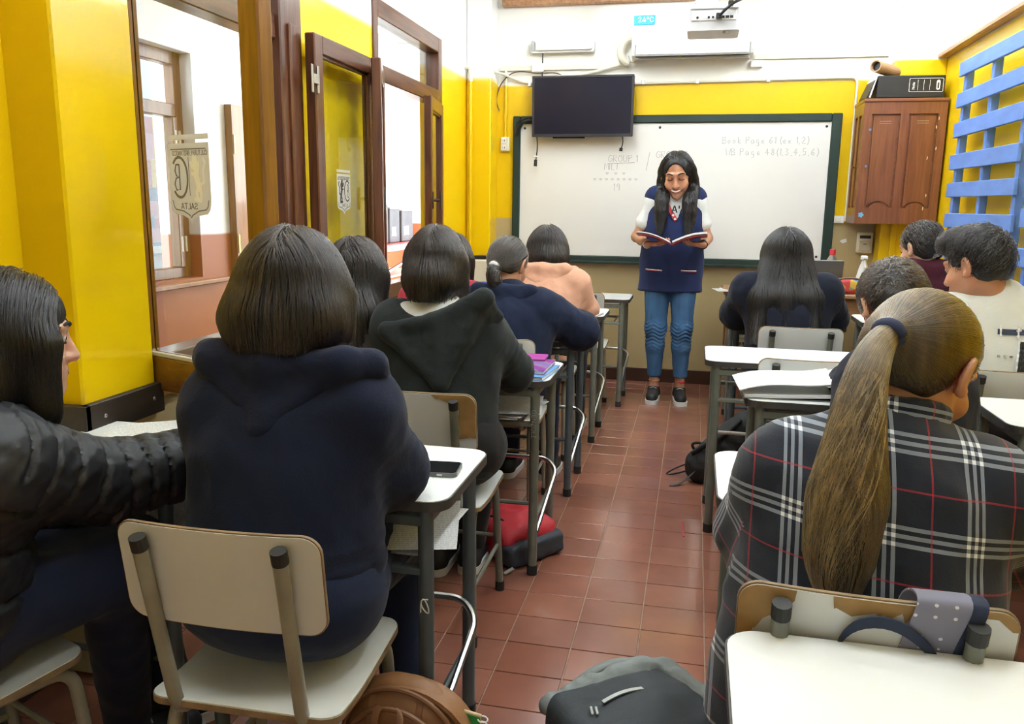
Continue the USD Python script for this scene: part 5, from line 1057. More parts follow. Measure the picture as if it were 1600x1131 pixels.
def sleeves(f, p, g=0.0, upto=1.0, which=(0, 1), r=(0.050, 0.044, 0.036)):
    for k in which:
        e, w = p.el[k], p.el[k] + (p.wr[k] - p.el[k]) * min(1, upto)
        f.cone(p.sh[k], e, r[0] + g, r[1] + g, k=0.035, tag=1 + k)
        if upto > 0.05: f.cone(e, w, r[1] + g, r[2] + g, k=0.02, tag=3 + k)
def trousers(f, p, g=0.010):
    f.cone(p.hip[0], p.hip[1], 0.105 + g, 0.105 + g, k=0.04); f.ell(p.pel - p.bk * 0.025 + V(0, 0, 0.01), (0.185, 0.145, 0.122), frame(p.fwd)[:, [0, 2, 1]], k=0.05)
    for k in (0, 1):
        f.cone(p.hip[k], p.kn[k], 0.083 + g, 0.060 + g, k=0.05, tag=1 + k); f.cone(p.kn[k], p.an[k] + unit(p.kn[k] - p.an[k]) * 0.02, 0.056 + g, 0.040 + g, k=0.03, tag=3 + k)
def body_mesh(p, female=True, smile=False, arms_from=0.0, h=0.0065, hh=0.0042, legs=True):
    """One skin surface: trunk, limbs, head with its face, and hands with five fingers."""
    c = SDF(0.03); torso(c, p, -0.022, hip=0.115, long=0.0)
    for k in (0, 1):
        c.cone(p.sh[k], p.el[k], 0.038, 0.032, k=0.03); c.cone(p.el[k], p.wr[k], 0.033, 0.023, k=0.02)
        c.cone(p.hip[k], p.kn[k], 0.070, 0.048, k=0.04); c.cone(p.kn[k], p.an[k], 0.046, 0.030, k=0.03); c.cone(p.an[k], p.an[k] - V(0, 0, 0.03) + p.fwd * 0.02, 0.030, 0.028, k=0.02)
    c.cone(p.nk - p.up * 0.05, p.nk, 0.05, 0.05, k=0.03)
    parts = [c.mesh(0.012)]
    f = SDF(0.02); p.head.build(f, p.nk - p.up * 0.03, female, smile); parts.append(f.mesh(hh))
    for k in (0, 1):
        H = dict(p.hands[k]); a = SDF(0.012); w = p.wr[k]; d = unit(V(*H.get('d', w - p.el[k])))
        if arms_from: a.cone(p.sh[k] + (p.el[k] - p.sh[k]) * arms_from, p.el[k], 0.037, 0.032, k=0.02)
        e0 = p.el[k] if arms_from else w + (p.el[k] - w) * 0.35
        m = p.el[k] + (w - p.el[k]) * 0.45
        if arms_from: a.cone(e0, m, 0.033, 0.030, k=0.02); a.cone(m, w, 0.030, 0.0215, k=0.02)
        else: a.cone(e0, w, 0.025, 0.0215, k=0.02)
        a.cone(w, w + d * 0.025, 0.0215, 0.019, k=0.015, flat=(H.get('up', (0, 0, 1)), 0.8))
        hand(a, w, d, H.get('up', (0, 0, 1)), H.get('side', 1 if k == 0 else -1), H.get('size', 0.165), H.get('curl', (0.35, 0.5, 0.35)), H.get('spread', 0.05), H.get('thumb', 0.5)); parts.append(a.mesh(0.0038))
    return join(*parts)
def shoe(t, an, fwd, m, sole, name='shoe', lift=0.0):
    """A trainer: upper, sole, laces."""
    f = V(*fwd); f[2] = 0; f = unit(f); s = V(f[1], -f[0], 0); z = V(0, 0, 1); g = V(an[0], an[1], lift)
    u = SDF(0.02); u.cone(g - f * 0.035 + z * 0.05, g + z * 0.075, 0.036, 0.036, k=0.03); u.cone(g - f * 0.03 + z * 0.04, g + f * 0.13 + z * 0.037, 0.036, 0.036, k=0.03); u.cone(g + z * 0.07, g + f * 0.10 + z * 0.045, 0.034, 0.034, k=0.02)
    v, fc = u.mesh(0.008, zmin=g[2] + 0.018); sh = t.part(name, (v, fc), m, smooth=True)
    o = unary_union([Point(*(g - f * 0.035)[:2]).buffer(0.041), Point(*(g + f * 0.13)[:2]).buffer(0.043)]).convex_hull
    sh.part('sole', prism(o, g[2], g[2] + 0.028), sole); b = MB()
    for k in range(4):
        c = g + f * (0.045 + 0.020 * k) + z * (0.092 - 0.010 * k); b.add(tube(spline([c - s * 0.022 - z * .006, c + z * 0.003, c + s * 0.022 - z * .006], 7), 0.003, 5))
    sh.part('laces', b, mat('white_lace', (0.75, 0.75, 0.74), 0.7))
    return sh
def face_parts(t, hd, lip=(0.30, 0.09, 0.075), brow=(0.012, 0.009, 0.008), closed=False, smile=False):
    for x in (-1, 1):
        if not closed: e = t.part('eye', moved(trimesh.creation.icosphere(2, 0.0118 * hd.s), None, hd(x * 0.031, 0.0752, 0.004)), mat('eye_white', (0.75, 0.73, 0.70), 0.2), smooth=True); e.part('iris', moved(trimesh.creation.icosphere(2, 0.0062 * hd.s), None, hd(x * 0.031, 0.0822, 0.003)), mat('iris_dark', (0.02, 0.012, 0.008), 0.15), smooth=True)
        t.part('eyebrow', tube(hd.many(spline([(x * 0.014, 0.0945, 0.026), (x * 0.031, 0.090, 0.0325), (x * 0.050, 0.076, 0.026)], 9)), np.array([.0030, .0036, .0038, .0038, .0036, .0032, .0027, .0022, .0014]) * hd.s, 6), mat('eyebrow_hair', brow, 0.7))
        t.part('eyelash', tube(hd.many(spline([(x * 0.017, 0.0835, 0.000), (x * 0.031, 0.0870, -0.0055), (x * 0.046, 0.0780, -0.0015)], 9)), 0.0018 * hd.s, 5), mat('eyelash_hair', (0.008, 0.006, 0.006), 0.6))
    lm = mat('lips_%d' % int(lip[0] * 100), lip, 0.35)
    if smile:
        t.part('teeth', tube(hd.many(spline([(-0.025, 0.083, -0.0565), (-0.013, 0.0915, -0.0625), (0, 0.0945, -0.0645), (0.013, 0.0915, -0.0625), (0.025, 0.083, -0.0565)], 13)), np.interp(np.linspace(-1, 1, 13), [-1, -.6, 0, .6, 1], [.0015, .0052, .0064, .0052, .0015]) * hd.s, 8), mat('teeth', (0.85, 0.83, 0.79), 0.2), smooth=True)
        t.part('upper_lip', tube(hd.many(spline([(-0.0305, 0.077, -0.0515), (-0.013, 0.0935, -0.0560), (0, 0.0970, -0.0565), (0.013, 0.0935, -0.0560), (0.0305, 0.077, -0.0515)], 13)), np.interp(np.linspace(-1, 1, 13), [-1, 0, 1], [.0012, .0032, .0012]) * hd.s, 6), lm, smooth=True)
        t.part('lower_lip', tube(hd.many(spline([(-0.0300, 0.077, -0.0530), (-0.015, 0.0905, -0.0700), (0, 0.0950, -0.0745), (0.015, 0.0905, -0.0700), (0.0300, 0.077, -0.0530)], 13)), np.interp(np.linspace(-1, 1, 13), [-1, 0, 1], [.0012, .0040, .0012]) * hd.s, 6), lm, smooth=True)
    else:
        for z, r in ((-0.0605, 0.0032), (-0.068, 0.0038)): t.part('lip', tube(hd.many(spline([(-0.020, 0.084, -0.0645), (0, 0.0965, z), (0.020, 0.084, -0.0645)], 9)), np.interp(np.linspace(-1, 1, 9), [-1, 0, 1], [.001, r, .001]) * hd.s, 6), lm, smooth=True)
def fabric(name, c, bump=0.45, scale=240, sheen=0.08, rough=0.88): return mat(name, c, rough, bump=bump, bscale=scale, var=0.10, vscale=5, sheen=sheen, spec=0.2, dist=0.0015)
def hood(f, p, w, drop, back=0.10, r=0.022, lift=0.0, skew=0.0):
    """A hood lying on the back: a rolled edge round the neck and a pouch hanging to a soft point."""
    n = p.nk + p.up * (0.012 + lift); B = -p.bk; s, u = p.side, p.up
    L, R = n - s * w * 0.5 + B * 0.015 - u * 0.02, n + s * w * 0.5 + B * 0.015 - u * 0.02
    bl, br, bm = n - s * w * 0.38 + B * back * .75 - u * 0.02, n + s * w * 0.38 + B * back * .75 - u * 0.02, n + B * back - u * 0.025
    tip = n + B * (back + 0.015) - u * drop + s * skew
    f.path([L + p.bk * 0.05 - u * .03, L, bl, bm, br, R, R + p.bk * 0.05 - u * .03], [r * .8, r, r * 1.15, r * 1.2, r * 1.15, r, r * .8], k=0.02)
    f.tri(bl, bm, tip, r * 0.8, k=0.025); f.tri(bm, br, tip, r * 0.8, k=0.025); f.tri(L, bl, tip, r * 0.6, k=0.03); f.tri(R, br, tip, r * 0.6, k=0.03)
def hair_long(p, t, colour, length, n=1500, width=0.105, seed=0, back=0.0, part=0.0, h=0.007, face_open=0.45, taper=0.8, side_y=None, wave=0.10, r=0.00085, steps=24, puff=1.0, spread=0.0):
    """Loose hair: a cap over the skull and a curtain to z = length, then strands combed over it."""
    hd = p.head; S = hd.s; f = SDF(0.03); rng = np.random.default_rng(seed)
    hd.ell(f, (0, -0.016, 0.034), (0.083 * puff, 0.101 * puff, 0.090), k=0.02)
    top = hd(0, -0.07, 0.0); bot = V(top[0], top[1], length) - p.fwd * (0.03 + back) + p.side * spread
    side = hd.R @ V(1, 0, 0); side[2] = 0; side = unit(side); fw = unit(np.cross(V(0, 0, 1), side))
    for x in (-1, 0, 1):
        a = hd(x * 0.045, -0.045 + (0.02 if x else 0), 0.0); b = bot + side * x * width * taper * 0.5; m = (a + b) / 2 + side * x * width * 0.12 - fw * (0.012 if x == 0 else 0.0)
        f.cone(a, m, 0.055 * S * puff, 0.046 * S * puff, k=0.05); f.cone(m, b, 0.046 * S * puff, 0.026 * S, k=0.05)
    if face_open < 0.9:
        for x in (-1, 1):
            a = hd(x * 0.072, (0.005 + (0.5 - face_open) * 0.06) if side_y is None else side_y, -0.01); b = V(*(a - V(0, 0, max(a[2] - length, 0.02) * 0.75))) + side * x * 0.012
            f.cone(a, b, 0.026 * S, 0.020 * S, k=0.045)
    hd.ell(f, (0, 0.105, -0.045), (0.052, 0.06, 0.085), k=0.012, sub=True)
    fld = f.grid(h, zmin=length - 0.005); v, fc = nets(fld[0], fld[2], fld[3])
    q = v.copy(); nz = meshkit.noise(np.stack([q[:, 0] * 130, q[:, 1] * 130, q[:, 2] * 9], -1), seed); nn = vnormals(v, fc)
    hm = t.part('hair', (v + nn * ((nz - 0.6) * 0.005)[:, None], fc), HM[colour][0], smooth=True)
    loc = (v - hd.c) @ hd.R / S; ok = np.where((loc[:, 2] > 0.025) & (loc[:, 1] < 0.085))[0]
    ok = np.r_[ok, np.where((loc[:, 2] > 0.085))[0]]
    roots = v[rng.choice(ok, n)] + rng.normal(0, 0.003, (n, 3))
    cz = hd(0, 0, 0)
    def flow(x):
        l = (x - hd.c) @ hd.R / S; out = hd.R @ V(1, 0, 0); sgn = np.tanh((l[:, 0] - part) * 60); w = np.clip((l[:, 2] - 0.02) / 0.09, 0, 1)
        d = np.tile(V(0, 0, -1.0), (len(x), 1)) + out * (sgn * w * 1.1)[:, None] - fw * (w * 0.55)[:, None]; return d
    ends = length + rng.uniform(-0.012, 0.05, n) * 1.0
    L = max(hd.c[2] + 0.14 - length, 0.12) * 1.35
    st = groom(fld, roots, steps, L / steps, flow, rng, wave=wave, stop=lambda x: x[:, 2] < ends)
    curves(hm, 'hair_strands', st[off_face(st, hd)], r * 1.0, r * 0.45, HM[colour][1]); return hm
def off_face(st, hd, zt=0.062, y0=0.055):
    l = (st - hd.c) @ hd.R / hd.s; bad = (l[..., 1] > y0) & (l[..., 2] < zt) & (np.abs(l[..., 0]) < 0.062) & (l[..., 2] > -0.13); return ~bad.any(1)
def hair_short(p, t, colour, n=1400, seed=0, nape=-0.055, top=1.0, h=0.006, ln=0.055, r=0.0008, sweep=(0.2, 0.6, -0.3), quiff=0.0):
    """Cropped hair: cap to the nape, short tufts combed along SWEEP (head axes)."""
    hd = p.head; S = hd.s; f = SDF(0.02); rng = np.random.default_rng(seed)
    hd.ell(f, (0, -0.012, 0.036), (0.080, 0.098, 0.086 * top), k=0.02); hd.ell(f, (0, -0.050, -0.012), (0.068, 0.056, 0.062), k=0.04)
    if quiff: hd.ell(f, (0, 0.055, 0.085), (0.062, 0.055, 0.036 + quiff), k=0.03)
    hd.ell(f, (0, 0.095, -0.025), (0.085, 0.062, 0.082), k=0.012, sub=True)
    for x in (-1, 1): hd.ell(f, (x * 0.085, -0.002, -0.010), (0.022, 0.026, 0.036), k=0.01, sub=True)
    hd.ell(f, (0, -0.05, -0.13), (0.12, 0.10, 0.068), k=0.01, sub=True)
    fld = f.grid(h); v, fc = nets(fld[0], fld[2], fld[3]); nn = vnormals(v, fc); loc = (v - hd.c) @ hd.R / S
    nz = meshkit.noise(loc * V(90, 30, 60), seed); hm = t.part('hair', (v + nn * ((nz - 0.5) * 0.006)[:, None], fc), HM[colour][0], smooth=True)
    ok = np.where((loc[:, 2] > -0.05))[0]; roots = v[rng.choice(ok, n)]; sw = hd.R @ V(*sweep)
    def flow(x): return np.tile(sw, (len(x), 1)) + rng.normal(0, 0.25, (len(x), 3)) + V(0, 0, -0.35)
    st = groom(fld, roots, 8, ln / 8, flow, rng, off=(0.001, 0.010)); l = (st - hd.c) @ hd.R / S; st = st[off_face(st, hd, 0.05, 0.06) & ~((l[..., 2] < -0.045) | ((l[..., 1] > 0.0) & (l[..., 2] < 0.0) & (np.abs(l[..., 0]) < 0.2) & (l[..., 1] > 0.03))).any(1)]; curves(hm, 'hair_strands', st, r, r * 0.3, HM[colour][1]); return hm
def hair_tied(p, t, colour, tie, tail, tail_r, n=1500, seed=0, h=0.006, tie_m=None, r=0.0008, low=False, tie_r=0.022, label=None):
    """Hair drawn back into a tail: strands run over the skull to the tie, then down the tail."""
    hd = p.head; S = hd.s; f = SDF(0.02); rng = np.random.default_rng(seed); tie = V(*tie)
    hd.ell(f, (0, -0.012, 0.030), (0.0775, 0.096, 0.085), k=0.02); hd.ell(f, (0, -0.052, -0.018), (0.063, 0.052, 0.066), k=0.04); f.cone(hd(0, -0.06, 0.01), tie, 0.05 * S, 0.020, k=0.04)
    hd.ell(f, (0, 0.098, -0.03), (0.085, 0.062, 0.088), k=0.012, sub=True)
    for x in (-1, 1): hd.ell(f, (x * 0.088, 0.006, -0.030), (0.032, 0.034, 0.052), k=0.01, sub=True)
    hd.ell(f, (0, -0.04, -0.135), (0.12, 0.11, 0.076), k=0.01, sub=True)
    fld = f.grid(h); v, fc = nets(fld[0], fld[2], fld[3]); nn = vnormals(v, fc); loc = (v - hd.c) @ hd.R / S
    hm = t.part('hair', (v, fc), HM[colour][0], smooth=True)
    roots = v[rng.choice(len(v), n)]
    def flow(x): return tie - x
    st = groom(fld, roots, 16, 0.012, flow, rng, off=(0.0, 0.003), stop=lambda x: np.linalg.norm(x - tie, axis=1) < tie_r); curves(hm, 'hair_strands', st, r, r * .8, HM[colour][1])
    path = spline([tie] + [V(*q) for q in tail], 30); rad = np.interp(np.linspace(0, 1, 30), np.linspace(0, 1, len(tail_r)), tail_r)
    tl = SDF(0.015).path(list(path[::2]), rad[::2] * 0.80); tv, tf = tl.mesh(0.006); nz = meshkit.noise(np.stack([tv[:, 0] * 140, tv[:, 1] * 140, tv[:, 2] * 10], -1), seed)
    tm = t.part('ponytail', (tv + vnormals(tv, tf) * ((nz - .5) * 0.006)[:, None], tf), HM[colour][0], smooth=True)
    k = n; a, q = rng.uniform(0, 6.283, k), np.sqrt(rng.uniform(0.35, 1, k)); e = rng.uniform(0.62, 1.0, k); T = np.gradient(path, axis=0); T /= np.linalg.norm(T, axis=1)[:, None]
    A = np.cross(T, (0, 1, 0)); A /= np.linalg.norm(A, axis=1)[:, None]; B = np.cross(T, A); tt = np.linspace(0, 1, 20); grp = rng.integers(0, 26, k); ga = rng.uniform(0, 6.28, 26); gq = rng.uniform(.3, 1.15, 26)
    pts = np.zeros((k, 20, 3))
    for i, u in enumerate(tt):
        x = np.clip(u * e * 29, 0, 28.99); j = x.astype(int); fr = (x - j)[:, None]; lerp = lambda M: M[j] * (1 - fr) + M[j + 1] * fr; rr = np.interp(x, np.arange(30), rad)
        c = np.clip((u - .25) * 1.2, 0, .8); aa = a + c * np.angle(np.exp(1j * (ga[grp] - a))); qq = q * (1 - c) + gq[grp] * c
        pts[:, i] = lerp(path) + (lerp(A) * np.cos(aa)[:, None] + lerp(B) * np.sin(aa)[:, None]) * (rr * qq * 1.08)[:, None]
    
    tone = grp % 3
    for q_ in range(3): curves(tm, 'tail_strands', pts[tone == q_], r, r * .4, HM[colour if q_ or colour != 'blonde' else 'honey'][1])
    d = unit(path[2] - path[0]); ring = [tie + d * 0.004 + (frame(d)[:, 0] * math.cos(x) + frame(d)[:, 1] * math.sin(x)) * tie_r * 0.62 for x in np.linspace(0, 6.283, 20)]
    t.part('hair_tie', tube(ring, tie_r * 0.62, 10), tie_m, smooth=True, label=label); return hm
def person(label, p, base_z=0.0): return thing('person', label, 'person', (p.pel[0], p.pel[1], base_z))

# ================================================================== PEOPLE
navy = fabric('navy_fleece', (0.0085, 0.0125, 0.033), 0.5); navy2 = fabric('blue_navy_fleece', (0.010, 0.016, 0.042), 0.5); charcoal = fabric('charcoal_fleece', (0.019, 0.024, 0.025), 0.5)
peach = fabric('peach_fleece', (0.66, 0.36, 0.24)); maroon = fabric('maroon_fleece', (0.070, 0.013, 0.024)); offwhite = fabric('off_white_fleece', (0.64, 0.66, 0.63)); black_cloth = fabric('black_cloth', (0.010, 0.010, 0.012))
umber = fabric('umber_jacket', (0.040, 0.033, 0.029)); white_tee = fabric('white_cotton', (0.72, 0.73, 0.72), 0.2); navy_trouser = fabric('navy_trousers', (0.010, 0.014, 0.035), 0.3); dark_trouser = fabric('dark_trousers', (0.016, 0.014, 0.014), 0.3)
red_cloth = fabric('red_cloth', (0.50, 0.045, 0.075)); blue_cloth = fabric('blue_cloth', (0.035, 0.085, 0.33)); puffer = mat('puffer_nylon', (0.012, 0.0125, 0.016), 0.55, var=0.2, vscale=5, bump=0.15, bscale=90)
shoe_black = mat('shoe_black', (0.014, 0.014, 0.015), 0.6); sole_white = mat('sole_white', (0.70, 0.69, 0.66), 0.5); shirt_white = white_tee
DOWN = {'d': (0.5, 0.8, -0.05), 'up': (0, 0, 1)}
def legs(t, p, m, shoes=True, sole=sole_white):
    f = SDF(0.03); trousers(f, p); t.part('trousers', f.mesh(0.010, fold=0.006, fscale=11, seed=3), m, smooth=True)
    if shoes:
        for k in (0, 1): shoe(t, p.an[k], (p.fwd[0], p.fwd[1], 0), shoe_black, sole)
def creased(f, p, h, fold, fscale, seed, hem):
    """Garment mesh with drape folds on the trunk and tight creases round elbows, armpits and the seat."""
    v, fc, tg = f.mesh(h, fold=fold, fscale=fscale, seed=seed, zmin=hem, tags=True, stretch=(1, 1, 0.75)); n = vnormals(v, fc); a = np.zeros(len(v))
    for k in (0, 1):
        for (s0, e0, c, wd) in ((p.sh[k], p.el[k], p.el[k], 0.10), (p.el[k], p.wr[k], p.el[k] + (p.wr[k] - p.el[k]) * .5, 0.13), (p.el[k], p.sh[k], p.sh[k] - p.up * .07, 0.08)):
            ax = unit(e0 - s0); d = v - c; u = d @ ax; q = (d - u[:, None] * ax) * 9 + ax * (u * 46)[:, None]
            r = 1 - np.abs(2 * meshkit.noise(q + seed, seed + k) - 1); a += 0.0085 * (r - 0.55) * np.exp(-(np.linalg.norm(d, axis=1) / wd) ** 2)
    low = np.exp(-((v[:, 2] - hem - 0.07) / 0.09) ** 2); r = 1 - np.abs(2 * meshkit.noise(v * V(7, 7, 34) + 5, seed + 4) - 1); a += 0.008 * (r - .55) * low
    return v + n * a[:, None], fc
def top_garment(t, p, name, m, g=0.028, hem=0.52, fold=0.008, fscale=11, seed=1, extra=None, h=0.0075, upto=0.97, wide=0.0, long=0.06, chest=0.128, r=(0.050, 0.044, 0.036), cuff=None, label=None):
    f = SDF(0.03); torso(f, p, g, waist=0.125 + wide, chest=chest, hip=0.145 + wide, long=long); sleeves(f, p, g * 0.75, upto, r=r); f.cone(p.nk - p.up * .04, p.nk + p.up * 0.012, 0.062, 0.058, k=0.03)
    if extra: extra(f)
    o = t.part(name, creased(f, p, h, fold, fscale, seed, hem), m, smooth=True, label=label)
    if cuff:
        for k in (0, 1):
            d = unit(p.wr[k] - p.el[k]); a = p.el[k] + (p.wr[k] - p.el[k]) * upto; o.part('cuff', tube([a - d * .035, a - d * .018, a], [r[2] + g * .5, r[2] + g * .62, r[2] + g * .4], 14), cuff, smooth=True)
    return o

# --- the teacher, standing by the whiteboard and reading
hd = Head((-0.130, 5.405, 1.482), math.pi - 0.06, 0.36, 0.05, 1.15)
p = Pose((-0.140, 5.49, 0.90), (-0.132, 5.475, 1.18), (-0.132, 5.465, 1.385), 0.128, math.pi, [(0.078, 5.46, 1.085), (-0.372, 5.46, 1.085)], [(0.052, 5.265, 1.052), (-0.290, 5.265, 1.048)], [(-0.052, 5.455, 0.47), (-0.222, 5.455, 0.47)], [(-0.048, 5.48, 0.09), (-0.217, 5.48, 0.09)], hd,
         [{'d': (-0.75, -0.55, 0.05), 'up': (0.1, -0.1, -1), 'side': 1, 'curl': (0.25, 0.35, 0.3), 'size': 0.17}, {'d': (0.80, -0.45, 0.05), 'up': (-0.1, -0.1, -1), 'side': -1, 'curl': (0.25, 0.35, 0.3), 'size': 0.17}])
t = person('person standing at the whiteboard in a navy tunic and jeans, reading from an open book', p)
t.part('body', body_mesh(p, True, True, arms_from=0.30, hh=0.003), skin_tan, smooth=True)
face_parts(t, hd, lip=(0.40, 0.10, 0.09), closed=True, smile=True)
f = SDF(0.03); torso(f, p, 0.012); 
for k in (0, 1): f.cone(p.sh[k] + (p.el[k] - p.sh[k]) * 0.10, p.sh[k] + (p.el[k] - p.sh[k]) * 0.62, 0.046, 0.053, k=0.03)
f.cone(p.nk - p.up * .05, p.nk - p.up * 0.01, 0.062, 0.060, k=0.03)
tee = t.part('t_shirt', f.mesh(0.007, fold=0.004, fscale=16, seed=4, zmin=0.95), white_tee, smooth=True)
yv = 5.345
tunic_m = fabric('tunic_navy', (0.020, 0.031, 0.100), 0.2); red_trim = mat('red_trim', (0.55, 0.02, 0.035), 0.5)
f = SDF(0.03); a = p.pel - p.up * 0.19
f.cone(a, p.pel + V(0, 0, 0.05), 0.212, 0.190, k=0.03, flat=(p.bk, 0.62)); f.cone(p.pel + V(0, 0, 0.05), p.pel + V(0, 0, 0.16), 0.188, 0.165, k=0.05, flat=(p.bk, 0.66)); f.cone(p.pel + V(0, 0, 0.16), p.ch, 0.165, 0.168, k=0.05, flat=(p.bk, 0.74)); f.cone(p.ch, p.nk - p.up * 0.085, 0.168, 0.135, k=0.05, flat=(p.bk, 0.74))
for k in (0, 1): f.cone(p.nk - p.up * 0.03 + (p.sh[k] - p.nk) * .45, p.sh[k] + (p.nk - p.sh[k]) * 0.04 + p.up * 0.008, 0.060, 0.060, k=0.04); f.cone(p.sh[k] + (p.nk - p.sh[k]) * 0.03, p.ch + (p.sh[k] - p.nk) * .72 - p.up * .03, 0.064, 0.082, k=0.05)
for dy in (0.0, -0.05, -0.10, 0.05): f.p.append(('t', V(-0.070, yv - .01 + dy, 1.42), V(-0.190, yv - .01 + dy, 1.42), V(-0.130, yv - .01 + dy, 1.225), 0.030, 0.006, None, True, 0))
tu = t.part('tunic', f.mesh(0.007, fold=0.005, fscale=9, seed=12, zmin=0.735, stretch=(1, 1, .6)), tunic_m, smooth=True)
def front_y(x, z, q=f):
    ys = np.linspace(5.20, 5.46, 260); P = np.stack([np.full(260, x), ys, np.full(260, z)], -1); d = np.min([SDF._d(w, P) for w in q.p if not w[7]], 0); i = np.argmax(d < 0); return ys[i] - 0.012 if (d < 0).any() else 5.36
vl = [(-0.207 + 0.077 * u, 0, 1.335 - 0.125 * u) for u in np.linspace(0, 1.12, 8)]
tu.part('red_collar_trim', sheet(np.stack([np.array([(x - .010, front_y(x, z) - .004, z - .006) for x, _, z in vl]), np.array([(x + .010, front_y(x, z) - .004, z + .006) for x, _, z in vl])], 1), 0.004), red_trim, label='red collar trim with white buttons')
for u in (0.86, 1.04):
    x, z = -0.207 + 0.077 * u, 1.335 - 0.125 * u; tu.part('button', moved(lathe([(0, .004), (.007, .003), (.008, 0)], 12), rotx(math.pi / 2), (x, front_y(x, z) - .008, z)), white_plastic)
for x0, x1 in ((-0.300, -0.195), (-0.075, 0.02)):
    xs = np.linspace(x0, x1, 8)
    for dz, mm in ((0.0, white_plastic), (-0.006, red_trim)): tu.part('pocket_trim', tube([(x, front_y(x, .885) - 0.002, 0.882 + dz - 0.004 * (x - x0) / (x1 - x0)) for x in xs], 0.0032, 6), mm)
tm = meshkit.text_mesh("A'", 0.042, 0.002, bold=True); tee.part('printed_letters', moved(tm, np.stack([V(1, 0, 0), V(0, 0, 1), V(0, -1, 0)], 1), (-0.155, yv - 0.012, 1.245)), black_plastic)
jeans = mat('blue_denim', (0.050, 0.140, 0.285), 0.75, var=0.30, vscale=9, stretch=(1, 1, .5), bump=0.4, bscale=300, dist=0.001)
f = SDF(0.03); f.cone(p.hip[0], p.hip[1], 0.095, 0.095, k=0.04)
for k in (0, 1): f.cone(p.hip[k], p.kn[k] + V(0, 0, .03), 0.092, 0.067, k=0.03); f.cone(p.kn[k] + V(0, 0, .03), p.kn[k] - V(0, -.01, .10), 0.067, 0.061, k=0.03); f.cone(p.kn[k] - V(0, -.01, .10), p.an[k] + V(0, 0, .09), 0.061, 0.046, k=0.02)
def knee_creases(v, fc):
    n = vnormals(v, fc); k = np.exp(-((v[:, 2] - 0.45) / 0.07) ** 2); return v + n * (0.0042 * k * np.sin(v[:, 2] * 260 + 3 * np.sin(v[:, 0] * 60)))[:, None]
jv, jf = f.mesh(0.0065, fold=0.004, fscale=14, seed=8, zmin=0.162); t.part('jeans', (knee_creases(jv, jf), jf), jeans, smooth=True)
for k in (0, 1):
    shoe(t, p.an[k], (0.12 if k == 0 else -0.06, -1, 0), shoe_black, sole_white); c = p.an[k] + V(0, 0, 0.045)
    t.part('anklet', tube([c + V(0.034 * math.cos(q), 0.034 * math.sin(q), 0.004 * math.sin(2 * q)) for q in np.linspace(0, 6.283, 18)], 0.004, 6), red_trim if k == 0 else mat('beaded_anklet', (0.45, 0.28, 0.14), 0.5))
    w = p.wr[k] + V(0, 0, 0.0); fr = frame(unit(p.wr[k] - p.el[k])); t.part('bracelet', tube([w + (fr[:, 0] * math.cos(q) + fr[:, 1] * math.sin(q)) * 0.026 for q in np.linspace(0, 6.283, 18)], 0.004, 6), white_plastic if k else black_plastic)
# hair: parted in the middle, falling in front of both shoulders
f = SDF(0.025); hd.ell(f, (0, -0.014, 0.034), (0.081, 0.099, 0.088), k=0.02); hd.ell(f, (0, 0.098, -0.012), (0.060, 0.082, 0.098), k=0.010, sub=True)
locks = []
for x in (-1, 1):
    xx = -x
    L = spline([hd(x * 0.062, 0.0, 0.055), hd(x * 0.079, -0.012, -0.01), hd(x * 0.082, -0.006, -0.085), V(-0.128 + xx * 0.082, 5.35, 1.33), V(-0.128 + xx * 0.085, 5.325, 1.22), V(-0.130 + xx * 0.082, 5.325, 1.115)], 20); locks.append(L)
    f.path(list(L[::2]) + [L[-1]], list(np.interp(np.linspace(0, 1, 10), [0, .15, .5, .8, 1], [.020, .022, .036, .038, .020])) + [.014], k=0.03)
hd.ell(f, (0, 0, 0.125), (0.0022, 0.12, 0.036), k=0.004, sub=True)
fld = f.grid(0.0055); v, fc = nets(fld[0], fld[2], fld[3]); nn = vnormals(v, fc); nz = meshkit.noise(v * V(120, 120, 14), 5)
hm = t.part('hair', (v + nn * ((nz - .55) * 0.007)[:, None], fc), HM['black'][0], smooth=True); rng = np.random.default_rng(21)
loc = (v - hd.c) @ hd.R; ok = np.where(loc[:, 2] > 0.03)[0]; roots = v[rng.choice(ok, 1300)]
def flow(x):
    l = (x - hd.c) @ hd.R; w = np.clip((l[:, 2] - .0) / .1, 0, 1); return np.tile(V(0, 0, -1.0), (len(x), 1)) + (hd.R @ V(1, 0, 0)) * (np.tanh(l[:, 0] * 80) * w * 1.3)[:, None] - (hd.R @ V(0, 1, 0)) * (w * .3)[:, None]
ends = 1.10 + rng.uniform(0, .12, 1300); st = groom(fld, roots, 26, 0.019, flow, rng, wave=0.22, stop=lambda x: x[:, 2] < ends); curves(hm, 'hair_strands', st[off_face(st, hd, 0.066, 0.030)], .0012, .0005, HM['black'][1])
t.part('earring', tube([hd(0.083, -0.004, -0.045) + V(0.0, .009 * math.cos(q), .011 * math.sin(q)) for q in np.linspace(0, 6.283, 14)], 0.0016, 5), steel)
